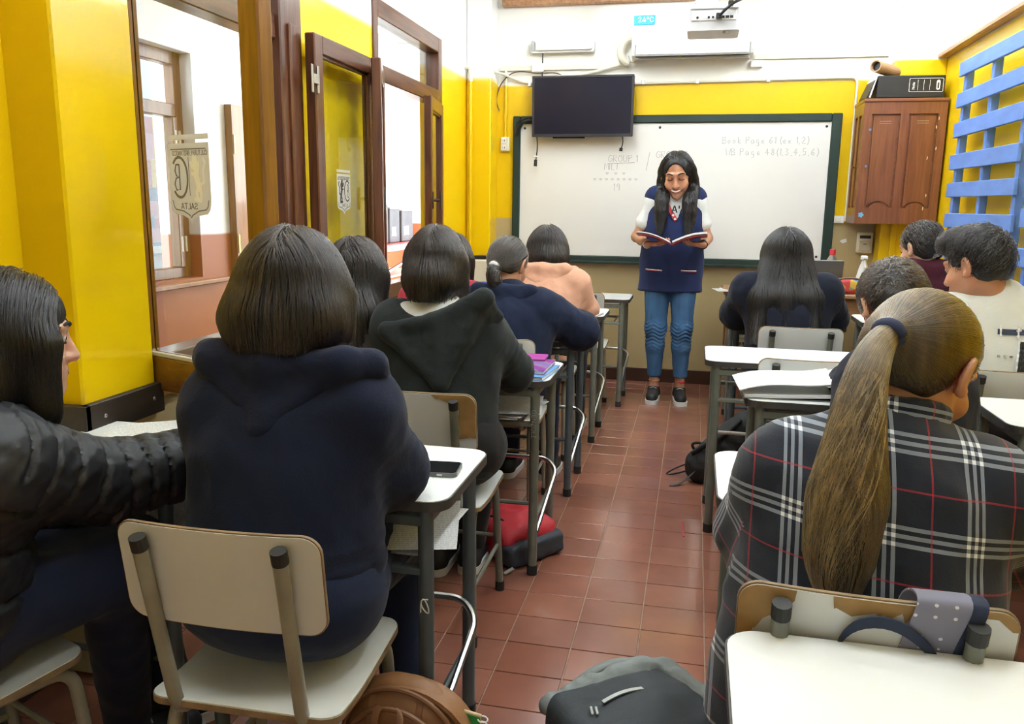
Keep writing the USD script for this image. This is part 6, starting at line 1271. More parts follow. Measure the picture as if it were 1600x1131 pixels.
# the book she holds
t = thing('open_book', 'open book with a red cover held by the person at the whiteboard', 'book', (-0.135, 5.20, 1.07))
def leafs(sx, n=12, lift=0.0):
    s = np.linspace(0, 1, n); X = sx * (0.004 + 0.205 * s); Z = 0.040 * np.sin(s * 1.9) * (1 - .25 * s) + 0.03 * s + lift
    return np.stack([np.stack([np.full(n, -0.138) + X, np.full(n, y) - 0.0 * s, 1.060 + Z + (y - 5.2) * -0.10], -1) for y in np.linspace(5.085, 5.30, 6)], 1)
for sx in (-1, 1):
    P = leafs(sx, lift=0.006 if sx > 0 else 0.002); P = P if sx > 0 else P[::-1]; t.part('pages', sheet(P, 0.012 if sx > 0 else 0.007), white_plastic, smooth=50)
    P = leafs(sx, lift=-0.012 if sx > 0 else -0.009); P[..., 0] += sx * 0.004 * np.linspace(0, 1, 12)[:, None]; P = P if sx > 0 else P[::-1]; t.part('cover', sheet(P, 0.003), mat('book_red', (0.38, 0.03, 0.05), 0.4), smooth=50)

# --- student in the big navy hoodie, foreground left of the aisle
hd = Head((-0.735, 1.430, 1.106), 0.05, 0.30, 0.0, 1.0)
p = Pose((-0.740, 1.345, 0.55), (-0.738, 1.375, 0.80), (-0.733, 1.405, 0.980), 0.128, 0.0, [(-0.885, 1.475, 0.775), (-0.580, 1.48, 0.760)], [(-0.87, 1.66, 0.742), (-0.70, 1.66, 0.742)], [(-0.82, 1.72, 0.50), (-0.65, 1.72, 0.50)], [(-0.83, 1.68, 0.09), (-0.63, 1.70, 0.09)], hd, [{'d': (0.3, 1, -.1)}, {'d': (-0.5, 1, -.1)}], drop=0.025)
t = person('student in a big navy hoodie with shoulder-length dark hair, back to the camera', p)
t.part('body', body_mesh(p), skin_tan, smooth=True); legs(t, p, fabric('blue_navy_trousers', (0.012, 0.019, 0.048), 0.3), sole=sole_white)
o = top_garment(t, p, 'hoodie', navy, g=0.036, hem=0.535, fold=0.011, fscale=9, seed=21, long=0.02, r=(0.054, 0.052, 0.040), cuff=navy)
f = SDF(0.02); hood(f, p, 0.33, 0.135, back=0.085, r=0.026, lift=0.012); f.mesh
o.part('hood', f.mesh(0.0065, fold=0.007, fscale=13, seed=5), navy, smooth=True)
o.part('hem_band', SDF(0.02).cone(p.pel - p.up * .02, p.pel + p.up * .015, 0.176, 0.172, flat=(p.bk, .80)).mesh(0.008, zmin=0.535, zmax=0.575, fold=0.003, fscale=30), navy, smooth=True)
face_parts(t, hd); hair_long(p, t, 'brownblack', 1.015, n=3000, width=0.12, seed=2, taper=0.70, puff=1.03, steps=20, r=0.0009, face_open=0.30)

# --- student in the charcoal hoodie slipped off one shoulder
hd = Head((-0.776, 2.44, 1.098), -0.05, 0.25, 0.04, 0.92)
p = Pose((-0.735, 2.345, 0.55), (-0.740, 2.375, 0.79), (-0.765, 2.405, 0.965), 0.130, 0.0, [(-0.925, 2.45, 0.78), (-0.545, 2.52, 0.755)], [(-0.90, 2.70, 0.742), (-0.66, 2.70, 0.742)], [(-0.83, 2.71, 0.50), (-0.70, 2.71, 0.50)], [(-0.83, 2.62, 0.09), (-0.72, 2.66, 0.09)], hd)
t = person('student in a charcoal zip hoodie slipping off one shoulder, white collar and layered hair', p)
t.part('body', body_mesh(p), skin_fair, smooth=True); legs(t, p, dark_trouser)
f = SDF(0.03); torso(f, p, 0.014); f.cone(p.nk - p.up * .05, p.nk + p.up * 0.012, 0.085, 0.062, k=0.03); t.part('white_shirt', f.mesh(0.008, fold=0.006, fscale=16, seed=6, zmin=0.72), white_tee, smooth=True)
f = SDF(0.03); torso(f, p, 0.030); sleeves(f, p, 0.02, 0.97); hd.ell
f.ell(p.nk + V(-0.005, -0.02, 0.045), (0.115, 0.12, 0.075), k=0.02, sub=True)
o = t.part('hoodie', creased(f, p, 0.0075, 0.011, 10, 31, 0.475), charcoal, smooth=True)
f = SDF(0.02); A, B_, T_ = V(-0.885, 2.290, 0.905), V(-0.590, 2.300, 1.012), V(-0.702, 2.235, 0.770)
M_ = V(-0.725, 2.262, 0.945); f.tri(A, M_, T_, 0.016, k=0.03); f.tri(M_, B_, T_, 0.018, k=0.03); f.path([V(-0.915, 2.39, 0.90), A, M_, B_, V(-0.61, 2.41, 0.955)], [.020, .020, .017, .022, .022], k=0.02); f.tri(B_, V(-0.56, 2.37, 0.95), T_, 0.014, k=0.03); f.tri(A, V(-0.87, 2.32, 0.86), T_, 0.014, k=0.03)
o.part('hood', f.mesh(0.0065, fold=0.007, fscale=13, seed=9), charcoal, smooth=True)
f = SDF(0.02).cone(p.sh[0] - p.side * .004, p.sh[0] + (p.el[0] - p.sh[0]) * .45, 0.070, 0.066).cone(p.sh[0], p.nk - p.up * .06, .064, .055); o.part('shoulder_lining', f.mesh(0.008, fold=0.005), black_cloth, smooth=True, label='black lining showing on the bare shoulder')
face_parts(t, hd); hair_long(p, t, 'brownblack', 0.995, n=2000, width=0.06, seed=7, taper=0.40, puff=0.93, steps=20, r=0.00095, face_open=0.35)

# --- student with a white hair tie
hd = Head((-0.780, 3.47, 1.030), -0.25, 0.45, 0.05, 1.0)
p = Pose((-0.755, 3.315, 0.55), (-0.755, 3.36, 0.76), (-0.770, 3.42, 0.905), 0.145, -0.06, [(-0.905, 3.46, 0.74), (-0.462, 3.48, 0.750)], [(-0.87, 3.68, 0.738), (-0.64, 3.68, 0.738)], [(-0.82, 3.72, 0.50), (-0.65, 3.72, 0.50)], [(-0.82, 3.70, 0.09), (-0.63, 3.72, 0.09)], hd, [{'d': (0.5, 0.8, -.05)}, {'d': (-0.6, 0.8, -.05), 'curl': (.6, .7, .5)}])
t = person('student in a navy hoodie with a low ponytail in a white hair tie, writing', p)
t.part('body', body_mesh(p), skin_tan, smooth=True); legs(t, p, navy_trouser)
o = top_garment(t, p, 'hoodie', navy2, g=0.033, hem=0.50, fold=0.010, fscale=10, seed=41, long=0.04, r=(0.058, 0.056, 0.040), cuff=navy2)
f = SDF(0.02); hood(f, p, 0.30, 0.105, back=0.085, r=0.024, lift=0.005); o.part('hood', f.mesh(0.0075, fold=0.007, fscale=14, seed=15), navy2, smooth=True)
face_parts(t, hd); hair_tied(p, t, 'ash', (-0.812, 3.368, 1.028), [(-0.815, 3.345, 0.995), (-0.806, 3.338, 0.96), (-0.795, 3.340, 0.92)], [0.020, 0.030, 0.028, 0.012], n=900, seed=3, tie_m=mat('white_scrunchie', (0.75, 0.75, 0.74), 0.7), tie_r=0.024, label='white hair tie', r=0.0011)
solo('pen', rod((-0.455, 3.86, 0.757), (-0.400, 3.83, 0.785), 0.0045, 8), white_plastic, 'white pen held up beside the peach sleeve', 'pen')

# --- student in the peach hoodie
hd = Head((-0.766, 4.37, 1.046), -0.1, 0.55, 0.0, 1.0)
p = Pose((-0.75, 4.205, 0.55), (-0.755, 4.25, 0.77), (-0.762, 4.31, 0.930), 0.150, -0.05, [(-0.98, 4.36, 0.74), (-0.562, 4.35, 0.735)], [(-0.87, 4.55, 0.738), (-0.68, 4.55, 0.738)], [(-0.81, 4.60, 0.50), (-0.63, 4.60, 0.50)], [(-0.81, 4.58, 0.09), (-0.62, 4.60, 0.09)], hd, [{'d': (0.5, 0.8, -.05)}, {'d': (-0.6, 0.8, -.05)}])
t = person('student in a peach hoodie with loose dark hair, bent over the desk', p)
t.part('body', body_mesh(p), skin_tan, smooth=True); legs(t, p, dark_trouser)
o = top_garment(t, p, 'hoodie', peach, g=0.033, hem=0.50, fold=0.010, fscale=10, seed=51, long=0.04, r=(0.056, 0.052, 0.040), cuff=peach)
f = SDF(0.02); hood(f, p, 0.30, 0.13, back=0.085, r=0.026, lift=0.012); o.part('hood', f.mesh(0.0075, fold=0.008, fscale=14, seed=17), peach, smooth=True)
face_parts(t, hd); hair_long(p, t, 'brownblack', 0.935, n=900, width=0.08, seed=9, taper=0.8, puff=1.03, steps=16, r=0.0014, face_open=0.4, spread=0.03)

# --- student with long straight black hair
hd = Head((0.430, 4.13, 1.062), 0.0, 0.30, 0.0, 1.0)
p = Pose((0.452, 4.00, 0.55), (0.447, 4.04, 0.77), (0.436, 4.09, 0.955), 0.165, 0.0, [(0.225, 4.20, 0.765), (0.665, 4.20, 0.760)], [(0.34, 4.44, 0.738), (0.55, 4.44, 0.738)], [(0.37, 4.40, 0.50), (0.54, 4.40, 0.50)], [(0.36, 4.38, 0.09), (0.56, 4.40, 0.09)], hd)
t = person('student with long straight black hair down her back, black top, behind the long desk', p)
t.part('body', body_mesh(p), skin_tan, smooth=True); legs(t, p, navy_trouser)
top_garment(t, p, 'sweater', fabric('blue_black_fleece', (0.0095, 0.012, 0.024), 0.4), g=0.032, hem=0.50, fold=0.009, fscale=11, seed=61, long=0.04, r=(0.058, 0.056, 0.042))
face_parts(t, hd); hair_long(p, t, 'black', 0.655, n=1800, width=0.19, seed=11, taper=1.35, puff=1.10, back=0.135, steps=26, r=0.0014, face_open=0.30)

# --- student in the maroon hoodie
hd = Head((1.045, 4.22, 1.105), 0.55, 0.25, 0.0, 1.0)
p = Pose((1.13, 4.22, 0.55), (1.12, 4.24, 0.79), (1.085, 4.25, 0.985), 0.17, 0.25, [(0.93, 4.40, 0.76), (1.33, 4.42, 0.76)], [(0.98, 4.62, 0.738), (1.22, 4.62, 0.738)], [(1.00, 4.62, 0.50), (1.18, 4.64, 0.50)], [(1.0, 4.60, 0.09), (1.19, 4.60, 0.09)], hd)
t = person('seated person in a maroon hoodie under the wall cabinet, short dark hair', p)
t.part('body', body_mesh(p, False), skin_fair, smooth=True); legs(t, p, dark_trouser)
o = top_garment(t, p, 'hoodie', maroon, g=0.032, hem=0.50, fold=0.009, fscale=11, seed=71, long=0.04, cuff=maroon)
f = SDF(0.02); hood(f, p, 0.24, 0.11, back=0.085, r=0.036, lift=0.030); o.part('hood', f.mesh(0.0075, fold=0.007, fscale=14, seed=19), maroon, smooth=True)
face_parts(t, hd); hair_short(p, t, 'brownblack', n=900, seed=5, r=0.0012, sweep=(0.1, -0.5, -0.6))

# --- student in the white number-five sweatshirt
hd = Head((0.950, 3.10, 1.095), 0.75, 0.30, 0.05, 1.06)
p = Pose((1.07, 3.06, 0.55), (1.075, 3.085, 0.78), (1.035, 3.10, 0.975), 0.180, 0.10, [(0.86, 3.26, 0.74), (1.31, 3.26, 0.76)], [(0.98, 3.50, 0.738), (1.20, 3.52, 0.738)], [(0.98, 3.48, 0.50), (1.16, 3.48, 0.50)], [(0.98, 3.46, 0.09), (1.16, 3.46, 0.09)], hd)
t = person('seated person in a white sweatshirt numbered 5, thick swept black hair', p)
t.part('body', body_mesh(p, False), skin_tan, smooth=True); legs(t, p, dark_trouser)
f0 = SDF(0.03); torso(f0, p, 0.034, waist=0.125, hip=0.145, long=0.04); sleeves(f0, p, 0.026, 0.97); f0.cone(p.nk - p.up * .04, p.nk + p.up * 0.015, 0.072, 0.066, k=0.03)
o = t.part('sweatshirt', creased(f0, p, 0.0075, 0.008, 10, 81, 0.48), offwhite, smooth=True)
o.part('collar_rib', tube([p.nk + p.up * 0.012 + (p.side * math.cos(q) * 0.066 + p.bk * math.sin(q) * 0.060) for q in np.linspace(0, 6.283, 22)], 0.013, 8), offwhite, smooth=True)
D0 = f0.grid(0.008)
def on_back(field, pts, off=0.004):
    """Pushes points (x, z) onto the rear face of a garment."""
    D, _, lo, h = field; out = []
    ys = np.linspace(lo[1], lo[1] + h * (D.shape[1] - 1), 160)
    for x, z in pts:
        P = np.stack([np.full(160, x), ys, np.full(160, z)], -1); d = map_coordinates(D, ((P - lo) / h).T, order=1, mode='nearest'); i = int(np.argmax(d < 0)); out.append((x, ys[i] - off if (d < 0).any() else np.nan, z))
    return np.array(out)
def print_back(part, name, poly, field, m, off=0.004, thick=0.0035, label=None):
    b = MB()
    for g in getattr(poly, 'geoms', [poly]):
        mm = trimesh.creation.extrude_polygon(g, 0.001, engine='earcut').subdivide_to_size(0.012); v = mm.vertices.copy(); q = on_back(field, v[:, :2], off); y = q[:, 1]; y = np.where(np.isnan(y), np.nanmax(y) if np.isfinite(y).any() else 3.0, y)
        b.add((np.stack([v[:, 0], y - (v[:, 2] > .0005) * thick, v[:, 1]], 1), mm.faces))
    return part.part(name, b, m, label=label)
five = LineString([(1.155, 0.838), (1.085, 0.838), (1.078, 0.755), (1.12, 0.768), (1.155, 0.745), (1.16, 0.70), (1.135, 0.66), (1.08, 0.655), (1.06, 0.68)])
print_back(o, 'number_outline', five.buffer(0.026, cap_style=2, join_style=2), D0, white_plastic, off=0.003)
print_back(o, 'number_five', five.buffer(0.020, cap_style=2, join_style=2), D0, mat('print_black', (0.02, 0.022, 0.028), 0.6), off=0.006, label='black number 5 printed on the back')
print_back(o, 'navy_stripe', sbox(1.00, 0.878, 1.20, 0.896), D0, mat('print_navy', (0.05, 0.065, 0.12), 0.6), off=0.003)
def script_line(txt_pts, w=0.004): return unary_union([LineString(q).buffer(w) for q in txt_pts])
sx, sz = 1.005, 0.876; s_ = 0.030
scr = []
for k, ch in enumerate('l for 2'):
    for st in G.get(ch, []) if ch != 'f' else [[(.35, .95), (.2, .9), (.12, .3), (.1, -.35), (.0, -.2)], [(0, .4), (.35, .45)]]: scr.append([(sx + .026 * k + a * s_, sz + b * s_ + 0.004 * math.sin(k)) for a, b in (st if len(st) > 1 else st * 2)])
    if ch == 'r': scr.append([(sx + .026 * k, sz + .016), (sx + .026 * k + .003, sz), (sx + .026 * k + .007, sz + .014), (sx + .026 * k + .016, sz + .016)])
print_back(o, 'script_lettering', script_line(scr, 0.0026), D0, white_plastic, off=0.006, label='white script lettering on the navy stripe')
print_back(o, 'small_print', unary_union([sbox(1.0 + .018 * k, .585 + .22, 1.008 + .018 * k, .592 + .22) for k in range(3)]), D0, mat('print_grey', (0.3, 0.31, 0.3), 0.6), off=0.003)
face_parts(t, hd); hair_short(p, t, 'black', n=1300, seed=6, top=1.08, quiff=0.012, r=0.0011, ln=0.07, sweep=(-0.5, 0.3, -0.2), nape=-0.07)

# --- student bent over the curled notebook
hd = Head((0.555, 2.48, 1.012), 0.15, 0.75, 0.0, 1.04)
p = Pose((0.555, 2.335, 0.55), (0.590, 2.385, 0.74), (0.605, 2.445, 0.865), 0.092, 0.0, [(0.520, 2.53, 0.735), (0.73, 2.54, 0.735)], [(0.50, 2.72, 0.735), (0.64, 2.72, 0.735)], [(0.41, 2.72, 0.50), (0.59, 2.72, 0.50)], [(0.40, 2.70, 0.09), (0.60, 2.70, 0.09)], hd)
t = person('short-haired student in dark navy bent low over the curled notebook', p)
t.part('body', body_mesh(p, False), skin_fair, smooth=True); legs(t, p, dark_trouser)
top_garment(t, p, 'jacket', fabric('ink_navy_fleece', (0.012, 0.014, 0.026), 0.4), g=0.030, hem=0.50, fold=0.009, fscale=11, seed=91, long=0.04, r=(0.056, 0.052, 0.040))
face_parts(t, hd); hair_short(p, t, 'ash', n=2000, seed=8, r=0.0010, ln=0.065, sweep=(0.5, 0.7, 0.0), top=1.03)

# --- student leaning on one hand by the window
hd = Head((-1.080, 2.52, 1.045), 0.1, 0.25, 0.10, 1.0)
p = Pose((-1.12, 2.385, 0.55), (-1.11, 2.42, 0.76), (-1.092, 2.46, 0.925), 0.165, 0.0, [(-1.32, 2.60, 0.755), (-1.000, 2.57, 0.76)], [(-1.20, 2.76, 0.742), (-1.020, 2.46, 0.925)], [(-1.20, 2.74, 0.50), (-1.04, 2.74, 0.50)], [(-1.2, 2.72, 0.09), (-1.03, 2.72, 0.09)], hd, [{'d': (0.5, .8, 0)}, {'d': (-0.8, 0.15, 0.45), 'up': (0.2, -0.9, 0.5), 'curl': (.5, .6, .4), 'side': -1}])
t = person('student with long dark hair in an umber jacket, head propped on one hand', p)
t.part('body', body_mesh(p, arms_from=0.5), skin_fair, smooth=True); legs(t, p, dark_trouser)
top_garment(t, p, 'jacket', umber, g=0.034, hem=0.50, fold=0.010, fscale=12, seed=101, long=0.04, upto=0.86, r=(0.056, 0.056, 0.046), cuff=umber)
face_parts(t, hd); hair_long(p, t, 'brownblack', 0.80, n=1300, width=0.10, seed=13, back=0.10, taper=1.0, puff=1.02, steps=22, r=0.0011, face_open=0.35, part=-0.02)

# --- child in the red and blue jacket, mostly hidden
hd = Head((-1.061, 3.55, 1.030), -0.3, 0.2, 0.0, 1.0)
p = Pose((-1.04, 3.44, 0.55), (-1.045, 3.47, 0.76), (-1.05, 3.50, 0.915), 0.150, 0.0, [(-1.22, 3.58, 0.755), (-0.945, 3.58, 0.77)], [(-1.10, 3.72, 0.742), (-0.92, 3.72, 0.742)], [(-1.10, 3.78, 0.50), (-0.94, 3.78, 0.50)], [(-1.1, 3.76, 0.09), (-0.93, 3.76, 0.09)], hd)
t = person('student in a red and blue jacket half hidden behind the layered-hair student', p)
t.part('body', body_mesh(p), skin_tan, smooth=True); legs(t, p, dark_trouser)
o = top_garment(t, p, 'jacket', red_cloth, g=0.034, hem=0.50, fold=0.008, fscale=11, seed=111, long=0.04)
f = SDF(0.03)
for k in (0, 1): i = p.nk - p.up * 0.035; f.cone(i, p.sh[k], 0.070, 0.072, k=0.04); f.cone(p.sh[k], p.el[k], 0.080, 0.074, k=0.03)
o.part('blue_yoke', f.mesh(0.009, fold=0.008, fscale=13, seed=4), blue_cloth, smooth=True, label='blue shoulders and upper sleeves')
face_parts(t, hd); hair_long(p, t, 'brownblack', 0.93, n=600, width=0.06, seed=14, taper=0.8, puff=1.02, steps=14, r=0.0013, face_open=0.4)

# --- student in the black puffer jacket, far left, turned towards the neighbour
hd = Head((-1.200, 1.235, 1.035), -0.72, 0.12, 0.0, 0.98)
p = Pose((-1.300, 1.09, 0.55), (-1.285, 1.145, 0.76), (-1.245, 1.195, 0.900), 0.150, -0.62, [(-1.43, 1.28, 0.70), (-1.110, 1.325, 0.735)], [(-1.24, 1.40, 0.63), (-1.000, 1.490, 0.738)], [(-1.14, 1.44, 0.545), (-1.115, 1.335, 0.540)], [(-1.20, 1.60, 0.09), (-1.215, 1.47, 0.09)], hd, [{'d': (.8, .5, 0)}, {'d': (0.4, 0.9, -.05)}])
t = person('student in a black quilted puffer jacket at the left edge, face turned in profile', p)
t.part('body', body_mesh(p), skin_fair, smooth=True); legs(t, p, navy_trouser)
f = SDF(0.035); torso(f, p, 0.055, long=0.02); sleeves(f, p, 0.028, 0.98, r=(0.060, 0.054, 0.044)); f.cone(p.nk - p.up * .05, p.nk + p.up * 0.02, 0.08, 0.075, k=0.03)
v, fc, tg = f.mesh(0.0070, zmin=0.53, tags=True); nn = vnormals(v, fc); amt = np.zeros(len(v))
for tgv, a, b, per in ((0, p.pel, p.nk, 0.085), (1, p.sh[0], p.el[0], 0.062), (3, p.el[0], p.wr[0], 0.040), (2, p.sh[1], p.el[1], 0.066), (4, p.el[1], p.wr[1], 0.038)):
    m = tg == tgv; u = (v[m] - a) @ unit(b - a); w = meshkit.noise(v[m] * 9, 3) * 0.5; x = np.abs(((u / per + w * 0.6) % 1.0) - 0.5) * 2; amt[m] = -0.011 * np.exp(-((1 - x) / 0.13) ** 2)
v = v + nn * (amt + 0.012 * (meshkit.fbm(v * V(26, 26, 26), 3, 4) - .5) + 0.005 * (meshkit.noise(v * 60, 6) - .5))[:, None]
o = t.part('puffer_jacket', (v, fc), puffer, smooth=True)
tr = V(-1.235, 0.965, 0.53); t.part('zip_pull', join(rod((-1.262, 1.02, 0.575), (-1.260, 1.015, 0.545), 0.004, 8), prism(rrect(0.011, 0.026, 0.005), 0, 0.003, WY, (-1.259, 1.012, 0.53))), mat('zip_white', (0.7, 0.7, 0.68), 0.4))
face_parts(t, hd); hair_long(p, t, 'black', 0.86, n=2600, width=0.11, seed=15, taper=1.0, puff=1.05, steps=24, r=0.0009, side_y=0.040, back=0.02)

# --- student in the plaid shirt with a blonde ponytail, foreground right
hd = Head((0.390, 1.505, 1.016), -0.72, 0.52, 0.0, 1.10)
p = Pose((0.300, 1.365, 0.55), (0.312, 1.40, 0.77), (0.345, 1.455, 0.900), 0.150, -0.06, [(0.150, 1.49, 0.700), (0.560, 1.52, 0.715)], [(0.25, 1.72, 0.742), (0.46, 1.74, 0.742)], [(0.22, 1.74, 0.50), (0.40, 1.74, 0.50)], [(0.22, 1.72, 0.09), (0.40, 1.72, 0.09)], hd, [{'d': (.5, .8, 0)}, {'d': (-.4, .8, 0)}], drop=0.022)
t = person('student with a blonde ponytail in a navy plaid shirt, nearest on the right', p)
t.part('body', body_mesh(p), skin_tan, smooth=True); legs(t, p, dark_trouser)
f = SDF(0.035); torso(f, p, 0.040, waist=0.135, hip=0.160, long=0.04); sleeves(f, p, 0.030, 0.97, r=(0.056, 0.054, 0.042)); f.cone(p.pel + V(0, 0, .05), p.pel - V(0, 0.02, 0.12), 0.195, 0.235, k=0.05, flat=(p.bk, 0.78)); f.cone(p.nk - p.up * .04, p.nk + p.up * 0.02, 0.066, 0.062, k=0.03)
v, fc, tg = f.mesh(0.0068, fold=0.010, fscale=8, seed=121, zmin=0.42, tags=True)
tg = np.where(np.isin(tg, (1, 3)), 1, np.where(np.isin(tg, (2, 4)), 2, 0))
for k in (1, 2): tg = np.where((tg == k) & (((v - p.sh[k - 1]) @ unit(p.el[k - 1] - p.sh[k - 1])) < 0.045), 0, tg)
def plaid_uv(v, k):
    if k == 0: d = v - p.ch; x = d @ p.side; y = d @ p.bk; return np.stack([np.where(y < .02, x + 0.16 * np.sign(x) * np.clip(np.abs(x) - .13, 0, 1), x + .05), d @ p.up + 0.12 * np.clip(-y - .09, -.1, .1)], -1)
    e, s0 = p.el[k - 1], p.sh[k - 1]; w = p.wr[k - 1]; a = unit(e - s0); fr = frame(a, p.bk); d = v - s0; u = d @ a; low = (v - e) @ unit(w - e); u = np.where(low > 0, np.linalg.norm(e - s0) + low, u)
    return np.stack([np.arctan2(d @ fr[:, 1], d @ fr[:, 0]) * 0.085 + 0.03, -u + 0.08], -1)
ft = np.array([np.bincount(r, minlength=3).argmax() for r in tg[fc]]) if False else np.sort(tg[fc], 1)[:, 1]
VV, FF, UU, n0 = [], [], [], 0
for k in (0, 1, 2):
    fk = fc[ft == k]; idx, inv = np.unique(fk, return_inverse=True); VV.append(v[idx]); UU.append(plaid_uv(v[idx], k)); FF.append(inv.reshape(-1, 3) + n0); n0 += len(idx)
def stripe(ax, per, offs, width, soft=0.0012):
    pass
def plaid_material():
    n = {'uv': ('uvmap', {'attribute': 'st'}), 'x': ('separate_xyz', {}), 'p': ('principled_bsdf', {'roughness': 0.8, 'sheen_weight': 0.2, 'specular_ior_level': 0.25})}; l = [('uv.UV', 'x.vector')]
    def lines(ax, per, offs, width, tag):
        """Sum of stripes of a given width at offsets within a period."""
        n[tag + 'd'] = ('math', {'math_type': 'divide', 'value2': per}); l.append((f'x.{ax}', tag + 'd.value1')); prev = None
        for i, o in enumerate(offs):
            q = f'{tag}{i}'
            n[q + 'a'] = ('math', {'math_type': 'add', 'value2': 50.5 - o / per}); n[q + 'f'] = ('math', {'math_type': 'fraction'}); n[q + 's'] = ('math', {'math_type': 'subtract', 'value2': 0.5}); n[q + 'b'] = ('math', {'math_type': 'absolute'}); n[q + 'l'] = ('math', {'math_type': 'less_than', 'value2': width / per / 2})
            l.extend([(tag + 'd.value', q + 'a.value1'), (q + 'a.value', q + 'f.value1'), (q + 'f.value', q + 's.value1'), (q + 's.value', q + 'b.value1'), (q + 'b.value', q + 'l.value1')])
            if prev: n[q + 'm'] = ('math', {'math_type': 'maximum'}); l.extend([(prev, q + 'm.value1'), (q + 'l.value', q + 'm.value2')]); prev = q + 'm.value'
            else: prev = q + 'l.value'
        return prev
    P = 0.135; wx_ = lines('x', P, (-0.0125, 0, 0.0125), 0.0062, 'wx'); wy_ = lines('y', P, (-0.0125, 0, 0.0125), 0.0062, 'wy'); rx_ = lines('x', P, (P / 2,), 0.0030, 'rx'); ry_ = lines('y', P, (P / 2,), 0.0030, 'ry')
    n['add'] = ('math', {'math_type': 'add'}); n['half'] = ('math', {'math_type': 'multiply', 'value2': 0.5}); l += [(wx_, 'add.value1'), (wy_, 'add.value2'), ('add.value', 'half.value1')]
    n['r1'] = ('math', {'math_type': 'add'}); n['r2'] = ('math', {'math_type': 'multiply', 'value2': 0.5}); l += [(rx_, 'r1.value1'), (ry_, 'r1.value2'), ('r1.value', 'r2.value1')]
    n['c1'] = ('rgb_ramp', {'ramp': [(0, (0.009, 0.012, 0.022)), (0.5, (0.20, 0.225, 0.265)), (1, (0.78, 0.79, 0.80))]}); n['m1'] = ('mix_color', {'b': (0.42, 0.022, 0.035)}); l += [('half.value', 'c1.fac'), ('c1.color', 'm1.a'), ('r2.value', 'm1.fac'), ('m1.result', 'p.base_color')]
    n['tc'] = ('texture_coordinate', {}); n['nb'] = ('noise_texture', {'scale': 320.0}); n['b'] = ('bump', {'strength': 0.3, 'distance': 0.001}); l += [('tc.object', 'nb.vector'), ('nb.fac', 'b.height'), ('b.normal', 'p.normal')]
    return raw('navy_plaid', n, l, 'p.BSDF')
pm = plaid_material()
o = t.part('plaid_shirt', (np.vstack(VV), np.vstack(FF)), pm, smooth=True, uv=np.vstack(UU))
f = SDF(0.015); nk = p.nk + p.up * 0.040 - p.bk * 0.004
ring = [nk + (p.side * math.cos(q) * 0.072 + p.bk * math.sin(q) * 0.062) - p.up * (0.014 * math.sin(q)) for q in np.linspace(-0.6, math.pi + 0.6, 14) + math.pi]
for a, b in zip(ring, ring[1:]): f.cone(a, b, 0.012, 0.012, k=0.01); f.cone(a - p.up * .022, b - p.up * .022, 0.011, 0.011, k=0.012)
cv, cf = f.mesh(0.006); d = cv - nk; o.part('collar', (cv, cf), pm, smooth=True, uv=np.stack([np.arctan2(d @ p.bk, d @ p.side) * 0.07, (d @ p.up) + 0.0], -1))
face_parts(t, hd); hair_tied(p, t, 'blonde', (0.316, 1.412, 1.083), [(0.290, 1.372, 1.062), (0.263, 1.320, 0.985), (0.250, 1.270, 0.87), (0.240, 1.245, 0.77), (0.250, 1.228, 0.655)], [0.018, 0.030, 0.041, 0.054, 0.046, 0.012], n=3400, seed=4, tie_m=mat('navy_scrunchie', (0.012, 0.020, 0.060), 0.8), tie_r=0.024, label='navy hair tie', r=0.0010, h=0.0055)

# ================================================================== BAGS ON THE FLOOR
tan_cloth = mat('tan_faux_leather', (0.27, 0.125, 0.048), 0.5, var=0.10, vscale=8, bump=0.2, bscale=180); tan_pipe = mat('tan_piping', (0.22, 0.098, 0.038), 0.5)
t = thing('backpack', 'tan backpack standing half open on the floor in front of the camera', 'backpack', (-0.515, 1.36, 0), -0.06)
def arch(w, h, n=40): return Polygon([(-w, 0)] + [(w * math.cos(a), h - w + w * math.sin(a)) for a in np.linspace(math.pi, 0, n)] + [(w, 0)])
R = np.array([[1.0, 0, 0], [0, 0, -1], [0, 1, 0]])
f = SDF(0.02); f.box((0, 0.035, 0.115), (0.125, 0.060, 0.115), 0.03); f.cone((0, 0.035, 0.235), (0, 0.036, 0.245), 0.122, 0.122, flat=((0, 1, 0), 0.48), k=0.02)
t.part('front_pocket', f.mesh(0.006, fold=0.006, fscale=12, seed=3), tan_cloth, local=True, smooth=True)
f = SDF(0.02); ap = [V(0.012 + 0.127 * math.cos(a), 0.066 - 0.012 * math.sin(a), 0.226 + 0.118 * math.sin(a)) for a in np.linspace(math.pi, 0.35, 14)]
t.part('gusset', sheet(np.stack([np.array(ap), np.array(ap) + V(0, -0.050, 0.006)], 1), 0.008), tan_cloth, local=True, smooth=60)
t.part('back_panel', moved(prism(arch(0.132, 0.335), 0, 0.016), R, (0.012, 0.085, 0)), tan_cloth, local=True, smooth=40)
for w, h, y in ((0.122, 0.352, -0.026), (0.104, 0.325, -0.028)): t.part('piping', tube([(w * math.cos(a), y + (0.030 if w > .11 else 0.006), h - w + w * math.sin(a)) for a in np.linspace(math.pi, 0, 30)], 0.0055, 8), tan_pipe, local=True, smooth=40)
for x in (-0.045, 0.038): t.part('webbing', sheet(np.array([[(x - 0.014, -0.029 + 0.03 * (z / .33) ** 6, z), (x + 0.014, -0.029 + 0.03 * (z / .33) ** 6, z)] for z in np.linspace(0.06, 0.335, 10)]), 0.003), tan_pipe, local=True, smooth=40)
